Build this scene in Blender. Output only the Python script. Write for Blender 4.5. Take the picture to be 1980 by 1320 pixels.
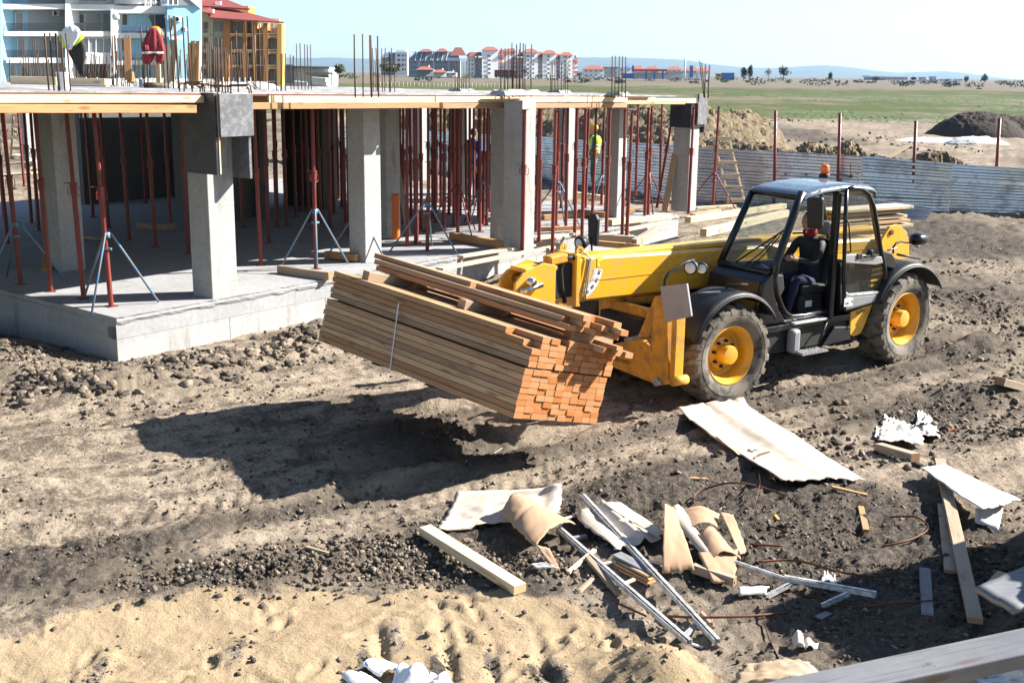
import bpy, bmesh, math, random
import numpy as np
from mathutils import Vector, Matrix, Euler
random.seed(7); RS = np.random.RandomState(11)
for o in list(bpy.data.objects): bpy.data.objects.remove(o)
SC = bpy.context.scene
COL = SC.collection
rad = math.radians

# ------------------------------------------------------------------ camera
F, HC, CX, CY, YH, ROLL = 2250.0, 3.75, 990.0, 660.0, 141.0, rad(0.7)
_p = math.atan((CY - YH) / F); _cp, _sp = math.cos(_p), math.sin(_p)
_r0 = Vector((1, 0, 0)); _u0 = Vector((0, _sp, _cp)); FW = Vector((0, _cp, -_sp))
RT = _r0 * math.cos(ROLL) + _u0 * math.sin(ROLL)
UP = _u0 * math.cos(ROLL) - _r0 * math.sin(ROLL)
CAM = Vector((0, 0, HC))
cd = bpy.data.cameras.new('camera'); cam = bpy.data.objects.new('camera', cd); COL.objects.link(cam)
cd.sensor_width = 36; cd.lens = F / 1980 * 36; cd.clip_start = 0.1; cd.clip_end = 30000
M = Matrix((RT, UP, -FW)).transposed().to_4x4(); M.translation = CAM
cam.matrix_world = M
SC.camera = cam

# ------------------------------------------------------------------ light
SUN_AZ, SUN_EL = 75.0, 34.0
wd = bpy.data.worlds.new('World'); SC.world = wd; wd.use_nodes = True
nt = wd.node_tree; nt.nodes.clear()
sky = nt.nodes.new('ShaderNodeTexSky'); sky.sky_type = 'NISHITA'; sky.sun_disc = False
sky.sun_elevation = rad(SUN_EL); sky.sun_rotation = rad(SUN_AZ); sky.air_density = 1.0; sky.dust_density = .5; sky.ozone_density = 1.6
bg = nt.nodes.new('ShaderNodeBackground'); bg.inputs['Strength'].default_value = 0.05
wo = nt.nodes.new('ShaderNodeOutputWorld')
nt.links.new(sky.outputs[0], bg.inputs[0]); nt.links.new(bg.outputs[0], wo.inputs[0])
sl = bpy.data.lights.new('sun', 'SUN'); sl.energy = 5.0; sl.angle = rad(0.55); sl.color = (1.0, 0.955, 0.88)
so = bpy.data.objects.new('sun', sl); COL.objects.link(so)
SUND = Vector((math.sin(rad(SUN_AZ)) * math.cos(rad(SUN_EL)), math.cos(rad(SUN_AZ)) * math.cos(rad(SUN_EL)), math.sin(rad(SUN_EL))))
HAZE = 7e-5
so.rotation_euler = SUND.to_track_quat('Z', 'Y').to_euler(); so.location = (20, 10, 20)
SC.view_settings.view_transform = 'Standard'; SC.view_settings.look = 'None'
SC.view_settings.exposure = 1.85; SC.view_settings.gamma = 1; SC.view_settings.use_curve_mapping = False

# ------------------------------------------------------------------ pixel helpers (photo pixels, 1980 x 1320)
def ray(x, y): return RT * ((x - CX) / F) + UP * ((CY - y) / F) + FW
def at(x, y, z=0.0):
    d = ray(x, y); return CAM + d * ((z - HC) / d.z)
def dep(x, y, Y):
    d = ray(x, y); return CAM + d * (Y / d.y)
def pix(v):
    w = Vector(v) - CAM; k = w.dot(FW); return CX + F * w.dot(RT) / k, CY - F * w.dot(UP) / k

# ------------------------------------------------------------------ scene helpers
def tag(o, label=None, cat=None, group=None, kind=None):
    if label: o['label'] = label
    if cat: o['category'] = cat
    if group: o['group'] = group
    if kind: o['kind'] = kind
    return o
def empty(name, loc, rz=0.0, label=None, cat=None, group=None):
    o = bpy.data.objects.new(name, None); COL.objects.link(o); o.empty_display_size = .2
    o.location = loc; o.rotation_euler = (0, 0, rz)
    return tag(o, label, cat, group)
def copy_tree(o, parent=None):
    c = o.copy(); COL.objects.link(c)
    if parent: c.parent = parent
    for ch in list(o.children): copy_tree(ch, c)
    return c
def link(name, me, mats=None, parent=None, smooth=False):
    o = bpy.data.objects.new(name, me); COL.objects.link(o)
    if mats:
        if not isinstance(mats, (list, tuple)): mats = [mats]
        for m in mats: me.materials.append(m)
    if parent: o.parent = parent
    if smooth:
        me.polygons.foreach_set('use_smooth', [True] * len(me.polygons))
    return o

class MB:
    def __init__(s): s.v = []; s.f = []; s.m = []
    def add(s, vs, fs, mi=0):
        b = len(s.v); s.v += [tuple(v) for v in vs]
        for f in fs: s.f.append(tuple(b + i for i in f)); s.m.append(mi)
        return s
    def box(s, c, d, R=None, mi=0):
        c = Vector(c); vs = []
        for z in (-.5, .5):
            for y in (-.5, .5):
                for x in (-.5, .5):
                    p = Vector((x * d[0], y * d[1], z * d[2]))
                    if R is not None: p = R @ p
                    vs.append(c + p)
        return s.add(vs, [(0, 2, 3, 1), (4, 5, 7, 6), (0, 1, 5, 4), (2, 6, 7, 3), (0, 4, 6, 2), (1, 3, 7, 5)], mi)
    def bx(s, x0, x1, y0, y1, z0, z1, mi=0):
        return s.box(((x0 + x1) / 2, (y0 + y1) / 2, (z0 + z1) / 2), (abs(x1 - x0), abs(y1 - y0), abs(z1 - z0)), None, mi)
    def hexa(s, p, mi=0):   # 4 bottom + 4 top (same order)
        return s.add(p, [(3, 2, 1, 0), (4, 5, 6, 7), (0, 1, 5, 4), (1, 2, 6, 5), (2, 3, 7, 6), (3, 0, 4, 7)], mi)
    def tube(s, pts, r, n=8, mi=0, cap=True, up=None):
        pts = [Vector(p) for p in pts]; k = len(pts); rr = r if isinstance(r, (list, tuple)) else [r] * k
        vs = []; prev = None
        for i in range(k):
            t = (pts[min(i + 1, k - 1)] - pts[max(i - 1, 0)])
            t = t.normalized() if t.length > 1e-9 else Vector((0, 0, 1))
            if prev is None:
                a = Vector((0, 0, 1)) if abs(t.z) < .9 else Vector((1, 0, 0))
                u = t.cross(a).normalized()
            else:
                u = (prev - t * prev.dot(t)).normalized()
            prev = u; w = t.cross(u)
            for j in range(n):
                a = 2 * math.pi * j / n
                vs.append(pts[i] + (u * math.cos(a) + w * math.sin(a)) * rr[i])
        fs = []
        for i in range(k - 1):
            for j in range(n):
                fs.append((i * n + j, i * n + (j + 1) % n, (i + 1) * n + (j + 1) % n, (i + 1) * n + j))
        if cap: fs.append(tuple(range(n - 1, -1, -1))); fs.append(tuple((k - 1) * n + j for j in range(n)))
        return s.add(vs, fs, mi)
    def lathe(s, prof, n=24, T=None, mi=0, cap=True):   # profile (r, h) about Z
        vs = []
        for r, h in prof:
            for j in range(n):
                a = 2 * math.pi * j / n; p = Vector((r * math.cos(a), r * math.sin(a), h))
                vs.append(T @ p if T is not None else p)
        fs = []; k = len(prof)
        for i in range(k - 1):
            for j in range(n): fs.append((i * n + j, i * n + (j + 1) % n, (i + 1) * n + (j + 1) % n, (i + 1) * n + j))
        if cap: fs.append(tuple(range(n - 1, -1, -1))); fs.append(tuple((k - 1) * n + j for j in range(n)))
        return s.add(vs, fs, mi)
    def prism(s, poly, ext, mi=0):   # list of 3d points, extrusion vector
        n = len(poly); ext = Vector(ext); P0 = [Vector(p) for p in poly]; P1 = [p + ext for p in P0]
        fs = [tuple(range(n - 1, -1, -1)), tuple(range(n, 2 * n))]
        fs += [(i, (i + 1) % n, n + (i + 1) % n, n + i) for i in range(n)]
        return s.add(P0 + P1, fs, mi)
    def grid(s, fn, nu, nv, mi=0, thick=0.0):
        P = [[Vector(fn(i / nu, j / nv)) for j in range(nv + 1)] for i in range(nu + 1)]
        vs = [p for r_ in P for p in r_]; w = nv + 1
        fs = [(i * w + j, (i + 1) * w + j, (i + 1) * w + j + 1, i * w + j + 1) for i in range(nu) for j in range(nv)]
        return s.add(vs, fs, mi)
    def mesh(s, name):
        me = bpy.data.meshes.new(name); me.from_pydata(s.v, [], s.f)
        if any(s.m): me.polygons.foreach_set('material_index', s.m)
        bm = bmesh.new(); bm.from_mesh(me); bmesh.ops.recalc_face_normals(bm, faces=bm.faces); bm.to_mesh(me); bm.free()
        me.update(); return me
    def build(s, name, mats, parent=None, smooth=False, bevel=0.0, seg=2, solid=0.0, auto=None):
        o = link(name, s.mesh(name), mats, parent, smooth or bool(auto))
        if auto: o.data.set_sharp_from_angle(angle=rad(auto))
        if solid:
            md = o.modifiers.new('solid', 'SOLIDIFY'); md.thickness = solid; md.offset = 0
        if bevel:
            md = o.modifiers.new('bevel', 'BEVEL'); md.width = bevel; md.segments = seg; md.limit_method = 'ANGLE'; md.angle_limit = rad(35)
            md.harden_normals = False
        return o

def basis(x, z=None):
    x = Vector(x).normalized(); z = Vector(z) if z is not None else Vector((0, 0, 1))
    if abs(x.dot(z)) > .98: z = Vector((0, 1, 0))
    y = z.cross(x).normalized(); z = x.cross(y)
    return Matrix((x, y, z)).transposed()
_bc = {}
def beam_mesh(L, w, h, ch=0.004):
    k = (round(L, 2), round(w, 3), round(h, 3))
    if k in _bc: return _bc[k]
    c = min(ch, w * .2, h * .2); a, b = w / 2, h / 2
    sec = [(-a + c, -b), (a - c, -b), (a, -b + c), (a, b - c), (a - c, b), (-a + c, b), (-a, b - c), (-a, -b + c)]
    mb = MB(); mb.prism([(0, y, z) for y, z in sec], (k[0], 0, 0)); me = mb.mesh('timber'); _bc[k] = me; return me
def beam(name, p0, p1, w, h, m, up=None, parent=None):
    """a squared timber from p0 to p1 (centre line), local X along the grain"""
    p0 = Vector(p0); p1 = Vector(p1); d = p1 - p0
    me = beam_mesh(d.length, w, h)
    if not me.materials: me.materials.append(m)
    elif me.materials[0] != m:
        k = (round(d.length, 2), round(w, 3), round(h, 3)); me = me.copy(); me.materials.clear(); me.materials.append(m)
    o = bpy.data.objects.new(name, me); COL.objects.link(o)
    Mx = basis(d, up).to_4x4(); Mx.translation = p0; o.matrix_world = Mx
    if parent:
        o.parent = parent; o.matrix_parent_inverse = parent_inv(parent)
    return o
def parent_inv(p):
    return (Matrix.LocRotScale(p.location, p.rotation_euler, p.scale)).inverted()
def text_mesh(s, size, mat, name, T, parent=None, ext=0.001):
    cu = bpy.data.curves.new('t', 'FONT'); cu.body = s; cu.size = size; cu.align_x = 'CENTER'; cu.align_y = 'CENTER'; cu.extrude = ext
    o = bpy.data.objects.new('t', cu); COL.objects.link(o)
    me = bpy.data.meshes.new_from_object(o.evaluated_get(bpy.context.evaluated_depsgraph_get()))
    bpy.data.objects.remove(o); me.transform(T)
    return link(name, me, mat, parent)

# ------------------------------------------------------------------ numpy noise
_perm = RS.permutation(4096)
def _h(ix, iy): return _perm[(_perm[ix & 4095] + iy) & 4095] / 4095.0
def vnoise(x, y):
    x = np.asarray(x, float); y = np.asarray(y, float)
    ix = np.floor(x).astype(int); iy = np.floor(y).astype(int); fx = x - ix; fy = y - iy
    fx = fx * fx * fx * (fx * (fx * 6 - 15) + 10); fy = fy * fy * fy * (fy * (fy * 6 - 15) + 10)
    a = _h(ix, iy); b = _h(ix + 1, iy); c = _h(ix, iy + 1); d = _h(ix + 1, iy + 1)
    return (a + (b - a) * fx) * (1 - fy) + (c + (d - c) * fx) * fy - .5
def fbm(x, y, o=4, g=.5):
    s = 0; a = 1; t = 0
    for i in range(o):
        s = s + a * vnoise(x * 2 ** i + 17.3 * i, y * 2 ** i - 9.1 * i); t += a; a *= g
    return s / t * 2
def sstep(a, b, x):
    t = np.clip((x - a) / (b - a), 0, 1); return t * t * (3 - 2 * t)
# ------------------------------------------------------------------ materials
def newmat(name):
    m = bpy.data.materials.new(name); m.use_nodes = True; nt = m.node_tree; nt.nodes.clear()
    out = nt.nodes.new('ShaderNodeOutputMaterial'); b = nt.nodes.new('ShaderNodeBsdfPrincipled')
    nt.links.new(b.outputs[0], out.inputs[0]); return m, nt, b
class N:
    """small node-building helper"""
    def __init__(s, nt): s.nt = nt
    def n(s, t, **k):
        x = s.nt.nodes.new(t)
        for a, v in k.items(): setattr(x, a, v)
        return x
    def l(s, a, b): s.nt.links.new(a, b)
    def co(s, kind='Object', sc=(1, 1, 1)):
        t = s.n('ShaderNodeTexCoord'); mp = s.n('ShaderNodeMapping'); mp.inputs['Scale'].default_value = sc
        s.l(t.outputs[kind], mp.inputs[0]); return mp.outputs[0]
    def pos(s, sc=(1, 1, 1)):
        t = s.n('ShaderNodeNewGeometry'); mp = s.n('ShaderNodeMapping'); mp.inputs['Scale'].default_value = sc
        s.l(t.outputs['Position'], mp.inputs[0]); return mp.outputs[0]
    def noise(s, v, sc, det=4, rough=.55, dist=0):
        x = s.n('ShaderNodeTexNoise'); x.inputs['Scale'].default_value = sc; x.inputs['Detail'].default_value = det
        x.inputs['Roughness'].default_value = rough; x.inputs['Distortion'].default_value = dist
        if v is not None: s.l(v, x.inputs['Vector'])
        return x.outputs['Fac']
    def vor(s, v, sc, feat='DISTANCE_TO_EDGE'):
        x = s.n('ShaderNodeTexVoronoi', feature=feat); x.inputs['Scale'].default_value = sc; s.l(v, x.inputs['Vector']); return x
    def ramp(s, f, stops):
        x = s.n('ShaderNodeValToRGB'); e = x.color_ramp.elements
        while len(e) > 1: e.remove(e[-1])
        for i, (p, c) in enumerate(stops):
            q = e[0] if i == 0 else e.new(p)
            q.position = p; q.color = c if len(c) == 4 else (*c, 1)
        s.l(f, x.inputs[0]); return x.outputs[0]
    def mr(s, f, a, b, c=0., d=1.):
        x = s.n('ShaderNodeMapRange', interpolation_type='SMOOTHSTEP'); s.l(f, x.inputs[0])
        for i, q in zip((1, 2, 3, 4), (a, b, c, d)): x.inputs[i].default_value = q
        return x.outputs[0]
    def mix(s, f, a, b, mode='MIX'):
        x = s.n('ShaderNodeMix', data_type='RGBA', blend_type=mode)
        for sock, q in ((x.inputs[0], f), (x.inputs[6], a), (x.inputs[7], b)):
            if isinstance(q, (int, float)): sock.default_value = q
            elif isinstance(q, tuple): sock.default_value = q if len(q) == 4 else (*q, 1)
            else: s.l(q, sock)
        return x.outputs[2]
    def math(s, op, a, b=0.):
        x = s.n('ShaderNodeMath', operation=op)
        for sock, q in ((x.inputs[0], a), (x.inputs[1], b)):
            if isinstance(q, (int, float)): sock.default_value = q
            else: s.l(q, sock)
        return x.outputs[0]
    def bump(s, h, st, d, prev=None):
        x = s.n('ShaderNodeBump'); x.inputs['Strength'].default_value = st; x.inputs['Distance'].default_value = d
        s.l(h, x.inputs['Height'])
        if prev is not None: s.l(prev, x.inputs['Normal'])
        return x.outputs[0]
    def attr(s, nm):
        x = s.n('ShaderNodeAttribute'); x.attribute_name = nm; return x.outputs['Fac']
    def rnd(s): return s.n('ShaderNodeObjectInfo').outputs['Random']

def simple(name, c, rough=.6, metal=0., var=.15, vs=3., dirt=None, dirta=.3, ds=4., bs=0., bd=.002, bsc=60., spec=.5, coat=0., coord='Object', objvar=0.):
    m, nt, b = newmat(name); g = N(nt); v = g.co(coord)
    nz = g.noise(v, vs, 5, .6)
    col = g.mix(nz, tuple(x * (1 - var) for x in c), tuple(min(1, x * (1 + var)) for x in c))
    if objvar:
        col = g.mix(g.math('MULTIPLY', g.rnd(), objvar), col, tuple(x * .35 for x in c))
    r = rough
    if dirt:
        d = g.mr(g.noise(v, ds, 7, .65, .4), .52 - dirta * .3, .75 - dirta * .3)
        col = g.mix(g.math('MULTIPLY', d, min(1, dirta * 1.6)), col, dirt)
        rr = g.math('ADD', rough, g.math('MULTIPLY', d, .25)); g.l(rr, b.inputs['Roughness'])
    else: b.inputs['Roughness'].default_value = rough
    g.l(col, b.inputs['Base Color']); b.inputs['Metallic'].default_value = metal
    b.inputs['Specular IOR Level'].default_value = spec
    if coat: b.inputs['Coat Weight'].default_value = coat; b.inputs['Coat Roughness'].default_value = .12
    if bs: g.l(g.bump(g.noise(v, bsc, 4), bs, bd), b.inputs['Normal'])
    return m

def wood(name, c1, c2, end, knots=.6, weather=.0, wcol=(.30, .28, .26), stain=0.):
    m, nt, b = newmat(name); g = N(nt)
    t = g.n('ShaderNodeTexCoord'); rn = g.rnd()
    off = g.n('ShaderNodeCombineXYZ'); g.l(g.math('MULTIPLY', rn, 37.), off.inputs[0]); g.l(g.math('MULTIPLY', rn, 91.), off.inputs[1]); g.l(g.math('MULTIPLY', rn, 53.), off.inputs[2])
    add = g.n('ShaderNodeVectorMath', operation='ADD'); g.l(t.outputs['Object'], add.inputs[0]); g.l(off.outputs[0], add.inputs[1])
    mp = g.n('ShaderNodeMapping'); mp.inputs['Scale'].default_value = (1.2, 26, 26); g.l(add.outputs[0], mp.inputs[0])
    grain = g.noise(mp.outputs[0], 1.6, 6, .62, .8)
    broad = g.noise(add.outputs[0], 1.3, 3)
    base = g.mix(g.mr(g.math('ADD', g.math('MULTIPLY', rn, .8), g.math('MULTIPLY', broad, .4)), .2, .95), c1, c2)
    base = g.mix(g.math('MULTIPLY', g.mr(g.math('FRACT', g.math('MULTIPLY', rn, 17.3)), .72, .8), .45), base, (.22, .17, .13))
    dark = tuple(x * .5 for x in c2)
    col = g.mix(g.mr(grain, .48, .72, 0, .75), base, dark)
    mk = g.n('ShaderNodeMapping'); mk.inputs['Scale'].default_value = (2.4, 9, 9); g.l(add.outputs[0], mk.inputs[0])
    kn = g.vor(mk.outputs[0], .9, 'F1')
    col = g.mix(g.mr(kn.outputs['Distance'], .11, .24, knots, 0), col, (.13, .055, .02))
    if weather:
        w = g.mr(g.noise(add.outputs[0], 2.2, 6, .7), .35, .7, 0, weather); col = g.mix(w, col, wcol)
    if stain:
        w = g.mr(g.noise(add.outputs[0], 3.1, 5, .7), .60, .68, 0, stain); col = g.mix(w, col, (.03, .028, .03))
    # end grain
    nv = g.n('ShaderNodeSeparateXYZ'); g.l(t.outputs['Normal'], nv.inputs[0])
    e = g.mr(g.math('ABSOLUTE', nv.outputs[0]), .8, .9)
    me_ = g.n('ShaderNodeMapping'); me_.inputs['Scale'].default_value = (0, 60, 60); g.l(add.outputs[0], me_.inputs[0])
    en = g.noise(me_.outputs[0], 1.0, 5, .7)
    ecol = g.mix(en, tuple(x * .62 for x in end), tuple(min(1, x * 1.25) for x in end))
    ecol = g.mix(g.math('MULTIPLY', rn, .35), ecol, c1)
    col = g.mix(e, col, ecol); g.l(col, b.inputs['Base Color'])
    b.inputs['Roughness'].default_value = .72; b.inputs['Specular IOR Level'].default_value = .25
    g.l(g.bump(grain, .35, .002), b.inputs['Normal'])
    return m

def concrete(name, c=(.35, .345, .335), forms=True, stain=.5):
    m, nt, b = newmat(name); g = N(nt); v = g.pos()
    n1 = g.noise(v, 1.3, 8, .65); n2 = g.noise(v, 14, 5, .6)
    col = g.mix(n1, tuple(x * .72 for x in c), tuple(x * 1.22 for x in c))
    col = g.mix(g.mr(n2, .35, .7, 0, .35), col, tuple(x * .6 for x in c))
    if stain:
        st = g.noise(g.pos((2.5, 2.5, .5)), 1.1, 6, .7)
        col = g.mix(g.mr(st, .54, .70, 0, stain), col, (.16, .145, .12))
    dr = g.noise(g.pos((9, 9, .35)), 1.6, 5, .65); col = g.mix(g.mr(dr, .60, .70, 0, .35), col, (.20, .18, .15))
    sz = g.n('ShaderNodeSeparateXYZ'); g.l(v, sz.inputs[0]); jz = g.math('ABSOLUTE', g.math('SUBTRACT', g.math('FRACT', g.math('ADD', g.math('MULTIPLY', sz.outputs[2], 1.85), g.math('MULTIPLY', n2, .03))), .5)); col = g.mix(g.mr(jz, .0, .014, .3, 0), col, (.12, .115, .105))
    holes = g.vor(v, 9., 'F1').outputs['Distance']
    hn = g.mr(g.noise(v, 3.1, 2), .5, .62, 0, 1)
    pit = g.math('MULTIPLY', g.mr(holes, .05, .09, 1, 0), hn)
    col = g.mix(g.math('MULTIPLY', pit, .7), col, (.08, .075, .07))
    g.l(col, b.inputs['Base Color']); b.inputs['Roughness'].default_value = .85; b.inputs['Specular IOR Level'].default_value = .3
    n = g.bump(g.noise(v, 45, 4, .7), .35, .004)
    n = g.bump(g.noise(v, 5, 4), .3, .02, n)
    g.l(n, b.inputs['Normal'])
    return m

MT = {}
MT['concrete'] = concrete('concrete', stain=.6)
MT['concrete_slab'] = concrete('slab_concrete', (.30, .30, .305), stain=.45)
MT['concrete_shaded'] = concrete('core_wall_concrete', (.11, .105, .095), stain=.6)  # base colour lowered to put the shade under the deck into these walls
MT['wood'] = wood('new_pine', (.56, .375, .215), (.35, .175, .08), (.40, .14, .035))
MT['wood_pale'] = wood('pale_pine', (.70, .57, .39), (.60, .46, .29), (.50, .32, .16), stain=.35)
MT['wood_old'] = wood('weathered_pine', (.40, .30, .20), (.33, .23, .14), (.34, .20, .10), weather=.6, stain=.7)
MT['wood_orange'] = wood('orange_pine', (.42, .24, .11), (.34, .175, .07), (.55, .30, .12))
MT['wood_grey'] = wood('grey_board', (.27, .27, .28), (.19, .19, .20), (.30, .24, .18), weather=.8, wcol=(.13, .135, .15), stain=.5)
MT['wood_yellow'] = wood('yellow_formwork_beam', (.55, .38, .07), (.48, .32, .06), (.45, .28, .1))
MT['red'] = simple('red_oxide_steel', (.19, .022, .016), .45, .0, .3, 6, (.13, .045, .03), .3, 9, .15, .001, objvar=.45)
MT['blue'] = simple('blue_painted_steel', (.05, .20, .36), .5, .0, .25, 8, (.22, .14, .09), .5, 11)
MT['rebar'] = simple('rebar_steel', (.055, .038, .028), .7, .3, .35, 9, (.16, .07, .03), .4, 6)
MT['rust'] = simple('rusty_steel_band', (.15, .055, .025), .75, .2, .4, 8)
MT['ply_dark'] = simple('film_faced_plywood', (.020, .021, .032), .35, 0, .4, 3, (.13, .13, .14), .16, 5, .1, .002, 30)
MT['ply_grey'] = simple('worn_plywood', (.10, .105, .115), .4, 0, .4, 4, (.24, .24, .25), .3, 12, .1, .002, 30)
MT['ply_red'] = simple('red_film_plywood_edge', (.11, .03, .022), .5, 0, .3, 4)
MT['ply_top'] = simple('plywood_deck_top', (.17, .165, .17), .55, 0, .3, 2, (.36, .35, .33), .5, 3)
MT['galv'] = simple('galvanised_sheet', (.52, .54, .58), .27, .9, .3, 1.2, (.20, .165, .13), .22, 2.4)
MT['yellow'] = simple('telehandler_yellow', (.68, .345, .010), .36, 0, .07, 2, (.34, .21, .09), .32, 6, coat=.2)
MT['yellow_worn'] = simple('worn_yellow', (.62, .29, .012), .5, 0, .12, 3, (.22, .12, .05), .4, 6)
MT['black'] = simple('black_paint', (.005, .0055, .008), .28, 0, .2, 4, (.04, .034, .028), .05, 3, coat=.2, spec=.35)
MT['plastic'] = simple('black_plastic', (.011, .012, .014), .5, 0, .25, 5, (.07, .06, .05), .12, 4, .1, .001, 90, spec=.3)
MT['interior'] = simple('cab_interior', (.004, .004, .005), .7, 0, .2, 5)
MT['roofpaint'] = simple('glossy_dark_roof', (.10, .13, .17), .2, .35, .15, 3, (.1, .1, .1), .2, 4, coat=.6)
MT['rubber'] = simple('tyre_rubber', (.020, .019, .018), .8, 0, .3, 5, (.17, .145, .115), .62, 5, .3, .003, 40)
MT['steel'] = simple('worn_steel_plate', (.36, .36, .38), .42, .7, .2, 5, (.22, .17, .14), .3, 7)
MT['plate_grey'] = simple('grey_lamp_guard_paint', (.27, .28, .30), .5, .15, .12, 5, (.20, .16, .14), .15, 7)
MT['chrome'] = simple('bright_steel', (.6, .6, .62), .18, 1., .08, 4)
MT['alu'] = simple('aluminium_profile', (.68, .68, .68), .4, .45, .15, 5, (.12, .10, .09), .4, 14)
MT['white'] = simple('white_paint', (.72, .72, .70), .5, 0, .06, 3)
MT['ink'] = simple('black_ink', (.012, .012, .012), .6)
MT['label_yellow'] = simple('yellow_sticker', (.8, .6, .03), .5)
MT['card'] = simple('brown_cardboard', (.36, .232, .148), .85, 0, .12, 4, (.34, .24, .16), .3, 7, .25, .002, 70, .15)
MT['card_white'] = simple('white_faced_cardboard', (.50, .43, .36), .8, 0, .08, 3, (.36, .29, .23), .4, 5, .2, .002, 50, .15)
MT['paper'] = simple('crumpled_paper', (.46, .43, .40), .85, 0, .12, 6, bs=.3, bd=.01, bsc=14)
MT['panel_white'] = simple('white_board', (.55, .55, .54), .7, 0, .06, 3, (.4, .38, .35), .25, 8)
MT['orange_plastic'] = simple('orange_pipe', (.62, .15, .02), .45, 0, .1, 4)
MT['maroon'] = simple('maroon_jacket', (.19, .018, .026), .85, 0, .25, 5, bs=.3, bd=.01, bsc=12)
MT['navy'] = simple('navy_cotton', (.006, .006, .032), .9, 0, .25, 6, bs=.3, bd=.006, bsc=25)
MT['dark_cloth'] = simple('dark_trousers', (.022, .020, .022), .9, 0, .25, 6, bs=.3, bd=.006, bsc=25)
MT['green_cloth'] = simple('dark_green_overall', (.012, .075, .055), .9, 0, .25, 6)
MT['teal'] = simple('teal_sleeve', (.01, .12, .12), .9, 0, .2, 6)
MT['hivis'] = simple('hi_vis_yellow', (.36, .62, .02), .8, 0, .1, 6)
MT['reflect'] = simple('reflective_tape', (.55, .56, .52), .4)
MT['blue_cloth'] = simple('blue_work_jacket', (.02, .05, .25), .9, 0, .2, 6)
MT['white_cloth'] = simple('white_cotton', (.60, .61, .64), .9, 0, .08, 6, bs=.3, bd=.01, bsc=14)
MT['skin'] = simple('skin', (.42, .23, .15), .6, 0, .08, 8)
MT['hair'] = simple('dark_hair', (.02, .014, .01), .7)
MT['helmet'] = simple('yellow_helmet', (.75, .36, .01), .35, 0, .06)
MT['helmet_orange'] = simple('orange_helmet', (.75, .19, .01), .4, 0, .06)
MT['red_cloth'] = simple('red_cloth', (.20, .008, .007), .85, 0, .15)
MT['strap'] = simple('white_strap', (.66, .66, .70), .5)
MT['grey_plastic'] = simple('grey_plastic', (.20, .21, .22), .5, 0, .15, 5)
def glass(name, c=(.70, .75, .76), alpha=.22, rough=.04):
    m, nt, b = newmat(name); g = N(nt); nt.nodes.remove(b)
    out = [x for x in nt.nodes if x.type == 'OUTPUT_MATERIAL'][0]
    gl = g.n('ShaderNodeBsdfGlossy'); gl.inputs['Roughness'].default_value = rough; gl.inputs['Color'].default_value = (.9, .92, .95, 1)
    tr = g.n('ShaderNodeBsdfTransparent'); tr.inputs['Color'].default_value = (*c, 1)
    fr = g.n('ShaderNodeLayerWeight'); fr.inputs['Blend'].default_value = .5
    di = g.n('ShaderNodeBsdfDiffuse'); di.inputs['Color'].default_value = (.32, .30, .27, 1)
    dn = g.mr(g.noise(g.co(), 5, 6, .7, .3), .45, .85, .01, .12)
    mx0 = g.n('ShaderNodeMixShader'); g.l(dn, mx0.inputs[0]); g.l(tr.outputs[0], mx0.inputs[1]); g.l(di.outputs[0], mx0.inputs[2])
    mx = g.n('ShaderNodeMixShader'); g.l(g.math('ADD', .035, g.math('MULTIPLY', g.math('POWER', fr.outputs['Facing'], 3.), .35)), mx.inputs[0]); g.l(mx0.outputs[0], mx.inputs[1]); g.l(gl.outputs[0], mx.inputs[2])
    g.l(mx.outputs[0], out.inputs[0]); return m
MT['glass'] = glass('cab_glass')
def lens(name, c, rough=.15):
    m, nt, b = newmat(name); b.inputs['Base Color'].default_value = (*c, 1); b.inputs['Roughness'].default_value = rough
    b.inputs['Coat Weight'].default_value = .5; return m
MT['lens_orange'] = lens('orange_beacon_lens', (.85, .13, .005))
MT['lens_clear'] = lens('clear_lamp_lens', (.55, .56, .58), .1)
MT['window'] = simple('dark_window_glass', (.05, .06, .075), .12, 0, .3, .3, spec=.6)
MT['window_light'] = simple('curtained_window_glass', (.26, .29, .32), .18, 0, .3, .4, spec=.6)
MT['f_blue'] = simple('sky_blue_render', (.33, .60, .78), .85, 0, .06, .2)
MT['f_white'] = simple('white_render', (.72, .73, .74), .85, 0, .05, .2)
MT['f_grey'] = simple('grey_render', (.40, .41, .43), .85, 0, .08, .2)
MT['f_dgrey'] = simple('unfinished_grey_block', (.22, .235, .26), .9, 0, .12, .1)
MT['f_orange'] = simple('orange_render', (.47, .185, .045), .85, 0, .06, .3)
MT['f_yellow'] = simple('yellow_render', (.60, .32, .075), .85, 0, .06, .3)
MT['f_cream'] = simple('cream_render', (.70, .64, .50), .85, 0, .06, .3)
MT['f_red'] = simple('red_fascia', (.5, .04, .03), .6)
MT['f_bluesign'] = simple('blue_panel', (.03, .11, .45), .5)
MT['f_dblue'] = simple('dark_slate_roof', (.10, .115, .15), .7, 0, .2, .3)
def tiles(name, c, sc=3.0):
    m, nt, b = newmat(name); g = N(nt); v = g.co()
    w = g.n('ShaderNodeTexWave', wave_type='BANDS', bands_direction='X'); w.inputs['Scale'].default_value = sc; g.l(v, w.inputs[0])
    col = g.mix(g.noise(v, 1.2, 5), tuple(x * .75 for x in c), tuple(x * 1.2 for x in c))
    col = g.mix(g.math('MULTIPLY', w.outputs['Fac'], .3), col, tuple(x * .5 for x in c))
    g.l(col, b.inputs['Base Color']); b.inputs['Roughness'].default_value = .8; return m
MT['tile'] = tiles('red_roof_tiles', (.27, .068, .04)); MT['tile_dark'] = tiles('deep_red_roof_tiles', (.20, .034, .026))
MT['leaf_dark'] = simple('dark_foliage', (.028, .05, .022), .8, 0, .4, .5)
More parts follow.
